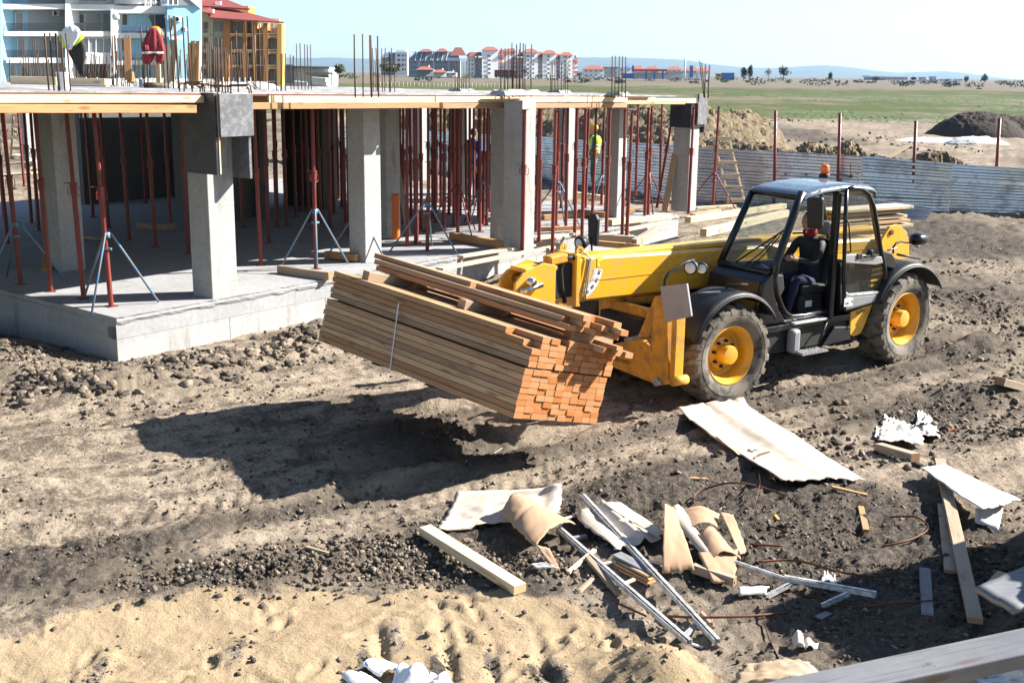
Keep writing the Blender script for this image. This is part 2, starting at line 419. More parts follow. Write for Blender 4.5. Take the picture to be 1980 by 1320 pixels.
MT['leaf_olive'] = simple('olive_foliage', (.085, .095, .035), .8, 0, .4, .5)
MT['leaf_bare'] = simple('bare_twigs', (.10, .075, .06), .85, 0, .3, .5)
MT['bark'] = simple('bark', (.08, .06, .045), .9, 0, .3, 3)
MT['grass'] = simple('grass_blades', (.065, .105, .02), .8, 0, .4, .6, objvar=.3)
MT['dry_grass'] = simple('dry_weeds', (.26, .215, .12), .85, 0, .3, .8)

def soil(name, clod=False):
    m, nt, b = newmat(name); g = N(nt); v = g.pos()
    big = g.noise(v, .55, 5, .6); mid = g.noise(v, 3.2, 7, .68, .3); fine = g.noise(v, 26, 6, .7); vf = g.noise(v, 120, 4, .7)
    pale = (.308, .248, .186); brown = (.108, .086, .066); dark = (.040, .035, .031); sand = (.335, .25, .155)
    mpr = g.n('ShaderNodeMapping', vector_type='TEXTURE'); mpr.inputs['Rotation'].default_value = (0, 0, rad(35)); mpr.inputs['Scale'].default_value = (6, 1, 1); g.l(v, mpr.inputs[0])
    strk = g.noise(mpr.outputs[0], 3.6, 6, .65, .2)
    f = g.math('ADD', g.math('ADD', g.math('MULTIPLY', mid, .38), g.math('MULTIPLY', fine, .34)), g.math('MULTIPLY', strk, .28))
    f = g.math('ADD', .5, g.math('MULTIPLY', g.math('SUBTRACT', f, .5), 1.25))
    col = g.mix(g.mr(f, .41, .58), brown, pale)
    dk = g.attr('dark') if not clod else g.math('MULTIPLY', g.attr('rnd'), .85)
    dm = g.mr(g.math('ADD', dk, g.math('MULTIPLY', g.math('SUBTRACT', f, .5), 1.7)), .35, .75)
    dcol = g.mix(g.mr(fine, .4, .68), dark, (.130, .105, .080))
    col = g.mix(dm, col, dcol)
    if not clod:
        sm = g.mr(g.math('ADD', g.attr('sand'), g.math('MULTIPLY', g.math('SUBTRACT', f, .5), .9)), .40, .60)
        scol = g.mix(mid, tuple(x * .8 for x in sand), tuple(x * 1.12 for x in sand))
        col = g.mix(sm, col, scol)
        # field beyond the site
        fa = g.attr('field'); fp = g.pos((1, .35, 1)); fn = g.noise(g.pos((1, .5, 1)), .075, 7, .68); fn2 = g.noise(g.pos((1, .4, 1)), 1.1, 6, .7)
        gcol = g.mix(fn2, (.030, .050, .010), (.078, .092, .024))
        dry = g.mix(fn2, (.105, .085, .062), (.165, .135, .09))
        dd = g.mr(g.math('ADD', g.attr('dry'), g.math('MULTIPLY', g.math('SUBTRACT', fn, .5), 2.6)), .32, .68)
        fcol = g.mix(dd, gcol, dry)
        col = g.mix(g.mr(g.math('ADD', fa, g.math('MULTIPLY', g.math('SUBTRACT', fn, .5), .8)), .4, .6), col, fcol)
    col = g.mix(g.mr(vf, .53, .68, 0, .62), col, tuple(x * .38 for x in brown))
    col = g.mix(g.mr(vf, .30, .40, .3, 0), col, (.42, .37, .31))
    g.l(col, b.inputs['Base Color']); b.inputs['Roughness'].default_value = .95; b.inputs['Specular IOR Level'].default_value = .12
    n = g.bump(fine, .7, .03); n = g.bump(vf, .5, .008, n)
    if not clod:
        # cracked crust away from the sand
        dv = g.n('ShaderNodeVectorMath', operation='ADD'); nz = g.n('ShaderNodeTexNoise'); nz.inputs['Scale'].default_value = 5; g.l(v, nz.inputs['Vector'])
        sc = g.n('ShaderNodeVectorMath', operation='SCALE'); sc.inputs['Scale'].default_value = .12; g.l(nz.outputs['Color'], sc.inputs[0])
        g.l(v, dv.inputs[0]); g.l(sc.outputs[0], dv.inputs[1])
        ed = g.vor(dv.outputs[0], 11.).outputs['Distance']
        cr = g.math('MULTIPLY', g.mr(ed, 0, .06, 1, 0), g.math('MULTIPLY', g.mr(big, .5, .62), g.mr(g.attr('sand'), .2, .5, 1, 0)))
        n = g.bump(g.math('SUBTRACT', 1, cr), .5, .02, n)
    g.l(n, b.inputs['Normal'])
    return m
MT['soil'] = soil('site_soil'); MT['clod'] = soil('soil_clods', True)
# ------------------------------------------------------------------ frames of the place
VAZ = rad(55); VF = Vector((-math.sin(VAZ), -math.cos(VAZ), 0)); VN = Vector((math.cos(VAZ), -math.sin(VAZ), 0))
VO = Vector((2.41, 13.13, 0)) - VN * 1.12                       # front axle centre of the telehandler, on the ground
C0 = at(222, 615, .6); C0.z = 0                                   # near corner of the concrete base
BR = Vector((math.sin(rad(36.3)), math.cos(rad(36.3)), 0)); BL = Vector((-math.sin(rad(50.3)), math.cos(rad(50.3)), 0))
BO = Vector((BR.y, -BR.x, 0))                                    # outward normal of the long face
def bp(r, l, z): return C0 + BR * r + BL * l + Vector((0, 0, z))
def zdeck(r): return 3.47 - .0115 * r

# ------------------------------------------------------------------ terrain
_sb = [at(x, y) for x, y in ((-250, 1275), (0, 1238), (180, 1190), (400, 1152), (700, 1135), (1000, 1140), (1150, 1180), (1290, 1245), (1420, 1330), (1700, 1400))]
_sbx = np.array([p.x for p in _sb]); _sby = np.array([p.y for p in _sb])
_db = [(300, 1110, .8, .55), (520, 1120, .5, .5), (760, 1000, .8, .35), (900, 1130, .7, .55), (1150, 1010, .9, .45), (1250, 900, .8, .35), (1500, 1000, 1.2, .5), (1750, 1050, 1.2, .55),
       (1600, 1220, .9, .4), (1650, 790, .9, .45), (1850, 700, 1.5, .3), (1800, 800, 1.0, .25), (150, 760, .9, .15), (820, 830, .9, .3), (40, 1120, .5, .35), (1830, 480, 2.5, .45), (1850, 560, 2., .4), (1900, 620, 2, .35), (1750, 440, 3, .3), (1960, 480, 3, .4), (1300, 760, 1.2, .3), (950, 880, 1., .4),
       (850, 1290, .35, .6), (1030, 1290, .25, .5), (700, 1280, .25, .4), (1250, 1290, .5, .2), (60, 1300, .4, .1), (1000, 1180, .4, .4)]
_db = [(at(x, y), r, a) for x, y, r, a in _db]
def masks(X, Y):
    sand = sstep(-.25, .25, np.interp(X, _sbx, _sby) - Y + .25 * fbm(X * 1.7, Y * 1.7, 3))
    for px_, py_ in ((850, 1285), (1045, 1290), (705, 1285), (455, 1262), (185, 1300), (1085, 1285), (770, 1235), (950, 1270)):
        p = at(px_, py_); sand = sand - .75 * np.exp(-((X - p.x + .1 * (Y - p.y) + .06 * fbm(X * 5, Y * 5, 3)) / .075) ** 2 - ((Y - p.y) / .30) ** 2)
    sand = np.clip(sand, 0, 1)
    dark = .24 + .24 * fbm(X * .5 + 3, Y * .5, 3)
    for p, r, a in _db: dark = dark + a * np.exp(-((X - p.x) ** 2 + (Y - p.y) ** 2) / (r * r))
    w = (X - VO.x) * VN.x + (Y - VO.y) * VN.y
    near = np.exp(-((Y - 11) / 7.) ** 2)
    for c, wd_, a in ((1.45, .28, .35), (0., .25, .18), (2.9, .4, .22), (4.6, .3, .25), (-2.0, .3, .1)): dark = dark + a * np.exp(-((w - c + .2 * fbm(X * .8, Y * .8, 2)) / wd_) ** 2) * near * (.55 + 1.5 * fbm((X * .819 + Y * .574) * .6, w * 5, 4, .6))
    dark = dark - .22 * np.exp(-((w - 2.1) / .35) ** 2) * near - .2 * np.exp(-((w + .9) / .5) ** 2) * near
    dark = dark * (1 - .75 * sand) + .12 * np.exp(-((X - 2.0) / 2.2) ** 2 - ((Y - 8.8) / 1.4) ** 2) * (1 - sand)
    dark = dark + .42 * sstep(30, 50, Y) * (1 - sstep(100, 130, Y)) * (.6 + 1.4 * fbm(X * .12, Y * .07, 4))
    field = sstep(82, 118, Y + 12 * fbm(X * .03, Y * .03, 3) - np.clip(-X, 0, 60) * .3)
    dry = .30 + .22 * sstep(150, 190, Y) - .2 * sstep(215, 260, Y) + .55 * sstep(330, 420, Y)
    return np.clip(sand, 0, 1), np.clip(dark, 0, 1), field, np.clip(dry, 0, 1)
_fr = np.random.RandomState(5); _FEET = [(_fr.uniform(-3.2, 1.4), _fr.uniform(6.1, 8.3), _fr.uniform(0, 3.14)) for _ in range(85)]
def hgt(X, Y, detail=True):
    X = np.asarray(X, float); Y = np.asarray(Y, float)
    near = 1 - sstep(45, 80, Y)
    z = .06 * fbm(X * .35, Y * .35, 3) * near
    s = (X - VO.x) * VF.x + (Y - VO.y) * VF.y; w = (X - VO.x) * VN.x + (Y - VO.y) * VN.y
    wj = w + .10 * fbm(s * .5, w * .2 + 5, 2)
    pn = np.exp(-((Y - 11.5) / 7.) ** 2)
    for c, wd_, a in ((.94, .24, -.07), (-.94, .24, -.06), (.02, .3, .05), (1.42, .12, .075), (1.62, .08, -.05), (2.0, .22, -.03), (2.75, .2, .06), (3.3, .3, -.04), (3.9, .2, .035), (4.7, .25, -.05), (-1.5, .2, .04), (-2.2, .3, -.04)):
        z = z + a * np.exp(-((wj - c) / wd_) ** 2) * 1.35 * pn * (.8 + .9 * fbm(s * .8 + c, c * 3, 2))
    z = z + .07 * sstep(1.0, 3.5, -s)                               # the ground rises gently under the rear axle
    # berm of spoil along the concrete base
    q = (X - C0.x) * BO.x + (Y - C0.y) * BO.y; r = (X - C0.x) * BR.x + (Y - C0.y) * BR.y
    ln = (X - C0.x) * -BR.x + (Y - C0.y) * -BR.y
    br = .10 * np.exp(-((q - 1.05) / .5) ** 2) * sstep(-2.2, -.6, r) * (1 - sstep(4.2, 6.0, r)) * (1 + 1.2 * fbm(X * 1.1, Y * 1.1, 3) + .9 * np.abs(fbm(X * 4, Y * 4, 3, .6)))
    bl_ = .17 * np.exp(-((ln - 1.05 - .3 * fbm(X, Y, 2)) / .5) ** 2) * sstep(-5, -1.0, q * -1 + 1.2) * (1 + fbm(X * .9, Y * .9, 3)) * (q < 1.4)
    z = z + np.clip(br, 0, 1) + np.clip(bl_, 0, 1) * sstep(-.2, .4, ln)
    # foreground ruts in the sand
    for px_, py_ in ((735, 1270), (860, 1260), (960, 1290), (1055, 1275)):
        p = at(px_, py_); z = z - .05 * np.exp(-((X - p.x + .12 * (Y - p.y) + .05 * fbm(X * 3, Y * 3, 2)) / .045) ** 2) * np.exp(-((Y - p.y) / .5) ** 2)
    p = at(1270, 1300); z = z + .20 * np.exp(-(((X - p.x) / .3) ** 2 + ((Y - p.y) / .25) ** 2))
    p = at(1850, 770); z = z + .10 * np.exp(-(((X - p.x) / .7) ** 2 + ((Y - p.y) / .3) ** 2))
    p = at(1860, 690); z = z + .16 * np.exp(-(((X - p.x) / 1.2) ** 2 + ((Y - p.y) / .35) ** 2))
    p = at(840, 790); z = z + .09 * np.exp(-(((X - p.x) / .6) ** 2 + ((Y - p.y) / .2) ** 2))
    if detail:
        sand, dark, field, dry = masks(X, Y)
        f1 = fbm(X * 4.5, Y * 4.5, 4, .6); rid = np.abs(fbm(X * 7 + 40, Y * 7, 3, .6))
        z = z + near * ((1 - sand) * (.028 * f1 + .075 * (.25 + dark) * (.35 - rid)) + sand * (.026 * fbm(X * 4, Y * 6, 4, .55) - .03 * np.abs(fbm(X * 2.5 + 9, Y * 4.5, 2)) + .006 * fbm(X * 22, Y * 22, 2)))
        gi = np.exp(-((wj - .94) / .2) ** 2) + np.exp(-((wj + .94) / .2) ** 2) + .7 * np.exp(-((wj - 2.1) / .22) ** 2) + .6 * np.exp(-((wj - 3.4) / .25) ** 2) + .6 * np.exp(-((wj - 4.7) / .22) ** 2)
        wl = np.minimum(np.minimum(np.minimum(np.abs(wj - .94), np.abs(wj + .94)), np.minimum(np.abs(wj - 2.1), np.abs(wj - 3.4))), np.abs(wj - 4.7))
        z = z + .011 * gi * (1 - sand) * pn * 1.5 * np.clip(1.5 * np.sin(s * 38 + wl * 22), -1, 1) * sstep(-.15, .25, fbm(X * .9 + 31, Y * .9, 2) + .08)
        z = z + (1 - sand) * near * .085 * np.abs(fbm(s * .8, w * 4.5, 4, .6)) * sstep(-.1, .3, fbm(X * .4 + 8, Y * .4, 2) + .1)
        ch = sstep(4, 7, X) * sstep(13, 16, Y) * (1 - sstep(30, 38, Y)); z = z + ch * (.09 * fbm(s * .5, w * 1.6, 4, .6) + .10 * (.4 - np.abs(fbm(X * 3, Y * 3, 4, .65))))
        far = sstep(20, 40, Y) * (1 - sstep(100, 140, Y)); z = z + far * (.14 * fbm(X * .6, Y * .6, 4) + .16 * np.abs(fbm(X * 1.5, Y * 1.1, 4, .6)))
        z = z + field * (1 - sstep(250, 500, Y)) * .12 * fbm(X * .7, Y * .25, 3, .6)
    if detail:
        fp = np.zeros_like(z); sel = (Y < 9) & (Y > 5)
        if sel.any():
            xs_, ys_ = X[sel], Y[sel]; acc = 0
            for fx, fy, fa in _FEET:
                c_, s_ = math.cos(fa), math.sin(fa); dx = (xs_ - fx) * c_ + (ys_ - fy) * s_; dy = -(xs_ - fx) * s_ + (ys_ - fy) * c_; rr = (dx / .13) ** 2 + (dy / .05) ** 2
                acc = acc - .022 * np.exp(-rr ** 2) + .012 * np.exp(-((np.sqrt(rr) - 1.25) / .25) ** 2)
            fp[sel] = acc
        z = z + fp * sand
    # flat where the building and the wheels stand
    ins = sstep(.1, -.3, q) * sstep(-.1, .3, r) * (1 - sstep(28, 34, Y)); z = z * (1 - ins) - .1 * ins
    return z
def gz(x, y): return float(hgt(np.array([x]), np.array([y]))[0])
def onground(x, y, dz=0.0):
    p = at(x, y)
    for _ in range(4): p = at(x, y, gz(p.x, p.y) + dz)
    return p

ys = [1.5]
while ys[-1] < 40: ys.append(ys[-1] * 1.0040 + .002)
while ys[-1] < 12000: ys.append(ys[-1] * 1.026)
ys = np.array(ys); nu = 560
u = np.linspace(-1, 1, nu); YY = np.repeat(ys[:, None], nu, 1); XX = u[None, :] * (2.2 + .60 * YY)
ZZ = hgt(XX.ravel(), YY.ravel())
co = np.stack([XX.ravel(), YY.ravel(), ZZ], 1).astype(np.float32)
idx = np.arange(len(ys) * nu).reshape(len(ys), nu)
q = np.stack([idx[:-1, :-1], idx[:-1, 1:], idx[1:, 1:], idx[1:, :-1]], -1).reshape(-1, 4).astype(np.int32)
def np_mesh(name, co, faces, k):
    me = bpy.data.meshes.new(name); me.vertices.add(len(co)); me.vertices.foreach_set('co', np.ascontiguousarray(co, np.float32).ravel())
    me.loops.add(faces.size); me.loops.foreach_set('vertex_index', np.ascontiguousarray(faces, np.int32).ravel())
    me.polygons.add(len(faces)); me.polygons.foreach_set('loop_start', np.arange(0, faces.size, k, dtype=np.int32)); me.polygons.foreach_set('loop_total', np.full(len(faces), k, np.int32))
    me.update(calc_edges=True); return me
me = np_mesh('ground', co, q, 4)
mk = masks(XX.ravel(), YY.ravel())
for nm, arr in zip(('sand', 'dark', 'field', 'dry'), mk):
    a = me.attributes.new(nm, 'FLOAT', 'POINT'); a.data.foreach_set('value', arr.astype(np.float32))
ground = link('ground', me, MT['soil'], None, True); tag(ground, kind='structure')
del co, q, XX, YY, ZZ, mk

# clods and stones: loose crumbs nobody could count
def ico(sub):
    bm = bmesh.new(); bmesh.ops.create_icosphere(bm, subdivisions=sub, radius=1); v = np.array([x.co[:] for x in bm.verts]); f = np.array([[x.index for x in p.verts] for p in bm.faces]); bm.free(); return v, f
def cubev():
    return np.array([[x, y, z] for z in (-.6, .6) for y in (-.6, .6) for x in (-.6, .6)]), np.array([[0, 2, 3], [0, 3, 1], [4, 5, 7], [4, 7, 6], [0, 1, 5], [0, 5, 4], [2, 6, 7], [2, 7, 3], [0, 4, 6], [0, 6, 2], [1, 3, 7], [1, 7, 5]])
_V = {}
for sub in (1, 2):
    v, f = ico(sub) if sub > 1 else cubev(); L = []
    for k in range(6 if sub > 1 else 24):
        d = 1 + .42 * fbm(v[:, 0] * 1.3 + k * 7, v[:, 1] * 1.3 + v[:, 2] * 1.7, 3, .7) * 1.6 + RS.uniform(-.30, .30, len(v))
        w = v * (d if sub > 1 else 1 + RS.uniform(-.38, .38, len(v)))[:, None] * RS.uniform(.65, 1.3, 3); w = w @ np.array(Euler(RS.uniform(0, 6.28, 3)).to_matrix()) if sub == 1 else w; w[:, 2] *= .8; L.append(w)
    _V[sub] = (L, f)
def scatter(name, P, S, sub, mats, label=None):
    Ls, f = _V[sub]; nv = len(Ls[0]); n = len(P)
    ang = RS.uniform(0, 6.28, n); kk = RS.randint(0, len(Ls), n); base = np.stack(Ls)[kk]
    c, s = np.cos(ang)[:, None], np.sin(ang)[:, None]
    x = base[:, :, 0] * c - base[:, :, 1] * s; y = base[:, :, 0] * s + base[:, :, 1] * c
    co = np.stack([x, y, base[:, :, 2]], -1) * S[:, None, None] + P[:, None, :]
    fc = (f[None] + (np.arange(n) * nv)[:, None, None]).reshape(-1, 3)
    me = np_mesh(name, co.reshape(-1, 3), fc, 3); at_ = me.attributes.new('rnd', 'FLOAT', 'POINT'); at_.data.foreach_set('value', np.repeat(RS.rand(n) ** .8, nv).astype(np.float32))
    o = link(name, me, mats, None, False)
    return o
def sample(n, xr, yr, wfun):
    out = []
    while sum(map(len, out)) < n:
        m = n * 3; X = RS.uniform(*xr, m); Y = RS.uniform(*yr, m); ok = (RS.rand(m) < wfun(X, Y)) & (np.abs(X) < .5 * Y + .6); out.append(np.stack([X, Y], 1)[ok])
    return np.concatenate(out)[:n]
def wq(X, Y):
    q = (X - C0.x) * BO.x + (Y - C0.y) * BO.y; r = (X - C0.x) * BR.x + (Y - C0.y) * BR.y; return q, r
def w_small(X, Y):
    sand, dark, fi, dr = masks(X, Y); q, r = wq(X, Y)
    pat = sum(np.exp(-((X - at(a, b).x) / .12) ** 2 - ((Y - at(a, b).y) / .3) ** 2) for a, b in ((850, 1285), (1045, 1290), (705, 1285), (455, 1262), (185, 1300), (1270, 1300), (1230, 1285)))
    cl = sstep(.38, .62, fbm(X * 1.5, Y * 1.5, 3) + .5)
    return np.clip((.06 + .9 * dark * cl) * (1 - .93 * sand) * (~((q < 0) & (r > 0))) * (9. / np.maximum(Y, 6)) ** 1.6 + .5 * pat, 0, 1)
def place(P, S, sink=.25):
    z = hgt(P[:, 0], P[:, 1]); return np.stack([P[:, 0], P[:, 1], z + S * (.5 - sink)], 1)
P = sample(26000, (-7, 9), (5.2, 20), w_small); S = .0045 + .022 * RS.rand(len(P)) ** 6
S *= 1 + .3 * (P[:, 1] > 12)
o = scatter('soil_crumbs', place(P, S), S, 1, MT['clod']); tag(o, 'loose crumbs of dry grey soil lying over the ruts', 'soil crumbs', kind='stuff')
def w_band(X, Y):                                                # the crumbled dark ridge between track and sand
    yb = np.interp(X, _sbx, _sby); return np.exp(-((Y - yb - .42 - .2 * fbm(X, Y, 2)) / .28) ** 2) * sstep(-3.2, -1.6, X) * (1 - sstep(-.5, .9, X))
P = sample(5200, (-3.6, 1.2), (7.4, 10.5), w_band); S = .005 + .027 * RS.rand(len(P)) ** 3.5
o = scatter('crumbled_clods', place(P, S, .3), S, 1, MT['clod']); tag(o, 'band of crumbled dark clods between the track and the sand', 'clods', kind='stuff')
def w_berm(X, Y):
    q, r = wq(X, Y); ln = -r
    a = np.exp(-((q - .95) / .5) ** 2) * (r > -2.) * (r < 6.2); b = np.exp(-((ln - 1.0) / .55) ** 2) * (q < 1.2) * (q > -4)
    return np.clip(a + b, 0, 1) * sstep(-.15, .25, fbm(X * 1.1 + 4, Y * 1.1, 3) + .1)
P = sample(5000, (-11, 1), (12, 20), w_berm); S = .008 + .065 * RS.rand(len(P)) ** 4
o = scatter('spoil_clods', place(P, S, .45), S, 2, MT['clod']); tag(o, 'lumpy clods of spoil banked against the concrete base', 'clods', kind='stuff')
def w_right(X, Y):
    return np.clip(np.exp(-((X - 5.6) / 2.2) ** 2 - ((Y - 12.0) / 1.2) ** 2) + .8 * np.exp(-((X - 8.5) / 3) ** 2 - ((Y - 19) / 3.5) ** 2) + .5 * np.exp(-((X - 2.7) / 1.2) ** 2 - ((Y - 11.6) / .7) ** 2), 0, 1) * sstep(0, .3, fbm(X * 1.4 + 4, Y * 1.4, 3) + .05)
P = sample(3800, (1, 14), (10, 26), w_right); S = .008 + .05 * RS.rand(len(P)) ** 4.5
o = scatter('churned_clods', place(P, S, .3), S, 1, MT['clod']); tag(o, 'churned dark clods beside the yellow machine', 'clods', kind='stuff')
def w_lot(X, Y): return np.clip(.25 + 1.4 * fbm(X * .1, Y * .08, 3), 0, 1) * (Y > 36)
P = sample(2600, (-30, 50), (34, 105), w_lot); S = .03 + .15 * RS.rand(len(P)) ** 4
o = scatter('lot_clods', place(P, S, .3), S, 1, MT['clod']); tag(o, 'scattered clods over the bare lot behind the hoarding', 'clods', kind='stuff')
# ------------------------------------------------------------------ concrete frame under construction
UPZ = Vector((0, 0, 1))
def quadbox(mb, pts, z0, z1, mi=0):
    mb.hexa([Vector((p.x, p.y, z0)) for p in pts] + [Vector((p.x, p.y, z1)) for p in pts], mi)
frame = empty('unfinished_building', C0, 0, 'raw concrete frame of a low building with a raised base, columns and bare walls', 'building frame')
FI = parent_inv(frame)
def fpart(mb, name, mat, **k):
    o = mb.build(name, mat, frame, **k); o.matrix_parent_inverse = FI; return o
# base: slab lip over an upstand wall; the long and the short face with form-board joints
LR, LL = 15.2, 13.5
def qpts(r0, r1, l0, l1): return [bp(r0, l0, 0), bp(r1, l0, 0), bp(r1, l1, 0), bp(r0, l1, 0)]
mb = MB()
for i in range(8):                                               # upstand in panels with fine joints
    a = LR * i / 8; quadbox(mb, qpts(a + (.003 if i else .03), a + LR / 8 - .002, .035, .25), -.5, .475 + .006 * (i % 2))
fpart(mb, 'upstand_wall', MT['concrete'], bevel=.006)
mb = MB()
for i in range(7):
    a = LL * i / 7; quadbox(mb, qpts(.035, .25, a + (.003 if i else .26), a + LL / 7 - .002), -.5, .478 + .006 * (i % 2))
fpart(mb, 'upstand_wall', MT['concrete'], bevel=.006)
# ragged slab: top sheet and a crumbly lip that runs along the two visible edges
mb = MB()
def lip(u, v, r_edge):
    pass
n = 420
def edge_pt(t):
    L1 = LL; tot = LL + LR; s = t * tot
    return (0.0, LL - s) if s < LL else (s - LL, 0.0)
prof = [(.0, 1.0), (.008, .82), (.004, .55), (.02, .25), (.045, .0)]
vs = []; fs = []
for i in range(n + 1):
    r, l = edge_pt(i / n); j = .009 * float(fbm(np.array([i * .35]), np.array([2.]), 3)); 
    for k, (o_, zz) in enumerate(prof):
        jj = .011 * float(vnoise(np.array([i * .9 + k * 5]), np.array([k * 3.7]))) + (j if k >= 3 else 0)
        oo = o_ + jj
        z = .478 + j * .8 * (k > 2) + zz * (.122 - (.8 * j if k > 2 else 0)) - (.012 if k == 0 else 0) * abs(jj) * 40
        vs.append(bp(r + (oo if i / n * (LL + LR) < LL else 0), l + (oo if i / n * (LL + LR) >= LL else 0), z))
m_ = len(prof)
for i in range(n):
    for k in range(m_ - 1): fs.append((i * m_ + k, (i + 1) * m_ + k, (i + 1) * m_ + k + 1, i * m_ + k + 1))
mb.add(vs, fs); fpart(mb, 'slab_edge', MT['concrete_slab'], smooth=False)
mb = MB(); quadbox(mb, qpts(.03, LR, .03, LL), .3, .598); fpart(mb, 'floor_slab', MT['concrete_slab'])

# columns: arris nearest the camera at photo pixel, square section
CW = .5
def column(arris, w=CW, d=CW, z1=None, mat='concrete', name='column', z0=.59):
    q = (arris - C0); 
    # solve r,l
    det = BR.x * BL.y - BR.y * BL.x; r = (q.x * BL.y - q.y * BL.x) / det; l = (BR.x * q.y - BR.y * q.x) / det
    z1 = zdeck(r) - .10 if z1 is None else z1
    mb = MB(); quadbox(mb, qpts(r, r + w, l, l + d), z0, z1)
    return fpart(mb, name, MT[mat], bevel=.012), r, l
colpos = {}
for key, px, py, w in (('c1', 411, 578, .46), ('cA', 121, 526, .42), ('c3', 1006, 487, .42), ('c4', 1192, 421, .36), ('c5', 1328, 409, .45), ('c2', 707, 508, .40), ('cG', 975, 472, .36), ('cB', 899, 377, .42), ('cC', 1092, 388, .42), ('cD', 58, 327, .42), ('cE', 812, 350, .40), ('cF', 748, 462, .4)):
    p = at(px, py, .6); o, r, l = column(p, w, w); colpos[key] = (r, l)
# the second column of the long face stands on the face line; its foot is behind the lumber
assert colpos['c2']
# stair-core walls and cross walls under the deck, coloured dark for the shade there
def wall(r0, r1, l0, l1, mat='concrete_shaded'):
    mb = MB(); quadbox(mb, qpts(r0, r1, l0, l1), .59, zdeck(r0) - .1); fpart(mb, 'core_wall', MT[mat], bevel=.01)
def rl(p):
    q = p - C0; det = BR.x * BL.y - BR.y * BL.x; return (q.x * BL.y - q.y * BL.x) / det, (BR.x * q.y - BR.y * q.x) / det
ra, la = rl(at(172, 395, .6)); rb, lb = rl(at(330, 395, .6)); rc_, lc = rl(at(500, 425, .6))
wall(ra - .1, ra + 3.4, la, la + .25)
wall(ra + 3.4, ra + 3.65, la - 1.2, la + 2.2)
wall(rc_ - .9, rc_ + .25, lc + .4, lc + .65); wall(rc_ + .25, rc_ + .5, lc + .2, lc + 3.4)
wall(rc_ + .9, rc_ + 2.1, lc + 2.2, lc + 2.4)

rd_, ld_ = rl(at(585, 400, .6)); wall(rd_, rd_ + .25, ld_ - .75, ld_ + .7); wall(rd_ + .25, rd_ + 1.6, ld_ + .45, ld_ + .7)  # extra walls added to darken the view under the deck

# ------------------------------------------------------------------ formwork deck
deck = empty('formwork_deck', bp(0, 0, 3.3), 0, 'plywood formwork deck with pale edge boards covering the whole frame', 'formwork')
DI = parent_inv(deck)
def dpart(o): o.parent = deck; o.matrix_parent_inverse = DI; return o
R0, R1, D1 = -7.5, 14.9, 10.8
nr, nl = 9, 5
for i in range(nr):
    for j in range(nl):
        r0 = R0 + (R1 - R0) * i / nr; r1 = R0 + (R1 - R0) * (i + 1) / nr; l0 = .06 + D1 * j / nl; l1 = .06 + D1 * (j + 1) / nl
        g_ = .004; zz = .006 * ((i * 3 + j * 5) % 3) - .006
        mb = MB(); P = [bp(r0 + g_, l0 + g_, 0), bp(r1 - g_, l0 + g_, 0), bp(r1 - g_, l1 - g_, 0), bp(r0 + g_, l1 - g_, 0)]
        Z = [zdeck(r0), zdeck(r1), zdeck(r1), zdeck(r0)]
        mb.hexa([Vector((p.x, p.y, z - .021 + zz)) for p, z in zip(P, Z)] + [Vector((p.x, p.y, z + zz)) for p, z in zip(P, Z)])
        dpart(mb.build('plywood_panel', [MT['ply_top']]))
# dark red film edge strip along the front under the panels
mb = MB()
for i in range(8):
    a = R0 + (R1 - 1.2 - R0) * i / 8; b = R0 + (R1 - 1.2 - R0) * (i + 1) / 8 - .01
    P = [bp(a, .02, 0), bp(b, .02, 0), bp(b, .30, 0), bp(a, .30, 0)]; Z = [zdeck(a), zdeck(b), zdeck(b), zdeck(a)]
    mb.hexa([Vector((p.x, p.y, z - .05)) for p, z in zip(P, Z)] + [Vector((p.x, p.y, z - .024)) for p, z in zip(P, Z)])
dpart(mb.build('film_edge', MT['ply_red']))
def edge_board(name, ra_, rb_, l, dz, w, h, mat):
    p0 = bp(ra_, l, zdeck(ra_) + dz); p1 = bp(rb_, l, zdeck(rb_) + dz); o = beam(name, p0, p1, w, h, MT[mat]); return dpart(o)
for a, b, l, dz in ((-7.6, -2.9, .03, -.118), (-2.88, 1.72, .01, -.112), (2.75, 6.4, .01, -.115), (6.42, 10.2, .0, -.112), (10.22, 12.65, .01, -.108)):
    edge_board('edge_board', a, b, l, dz + .016, .04, .098, 'wood_pale')
for a, b in ((12.3, 14.0), (13.0, 16.3)): edge_board('edge_board', a, b, .10, -.10 - .02 * (a > 12.9), .045, .11, 'wood_pale')
# joists under the panels (they run inwards), their ends show below the edge board
k = 0; r = -6.9
while r < 14.6:
    dpart(beam('joist', bp(r, .09, zdeck(r) - .095), bp(r, D1, zdeck(r) - .095), .08, .085, MT['wood_orange'])); r += .72; k += 1
# bearers: loose beams laid on the prop heads under the joists
def bearer(label, r0, r1, l, dz=0., dz1=None, w=.10, h=.115, mat='wood_orange', l1=None):
    h = h * .78; z = -.142 - h / 2
    o = beam('bearer_beam', bp(r0, l, zdeck(r0) + z + dz), bp(r1, l if l1 is None else l1, zdeck(r1) + z + (dz if dz1 is None else dz1)), w, h, MT[mat])
    return tag(o, label, 'beam', 'bearers under the deck')
rA = rl(at(335, 560, .6))
bearer('orange front bearer beam crossing left of the shuttered column, its sawn end in view', -4.6, 1.35, -.10, .012, -.03, .12, .13)
bearer('orange front bearer beam between the shuttered column and the second column', 2.35, 6.45, -.02, 0, 0, .10, .12)
bearer('long orange front bearer beam reaching the right end of the pale edge boards', 6.55, 12.55, -.02, -.01, -.02, .10, .12)
bearer('short front bearer with a grey end beside the long orange one', 9.6, 12.95, .25, .0, 0, .10, .10, 'wood')
bearer('bearer beam ending over the corner column at the right', 12.7, 15.35, .12, .03, .02, .09, .10, 'wood')
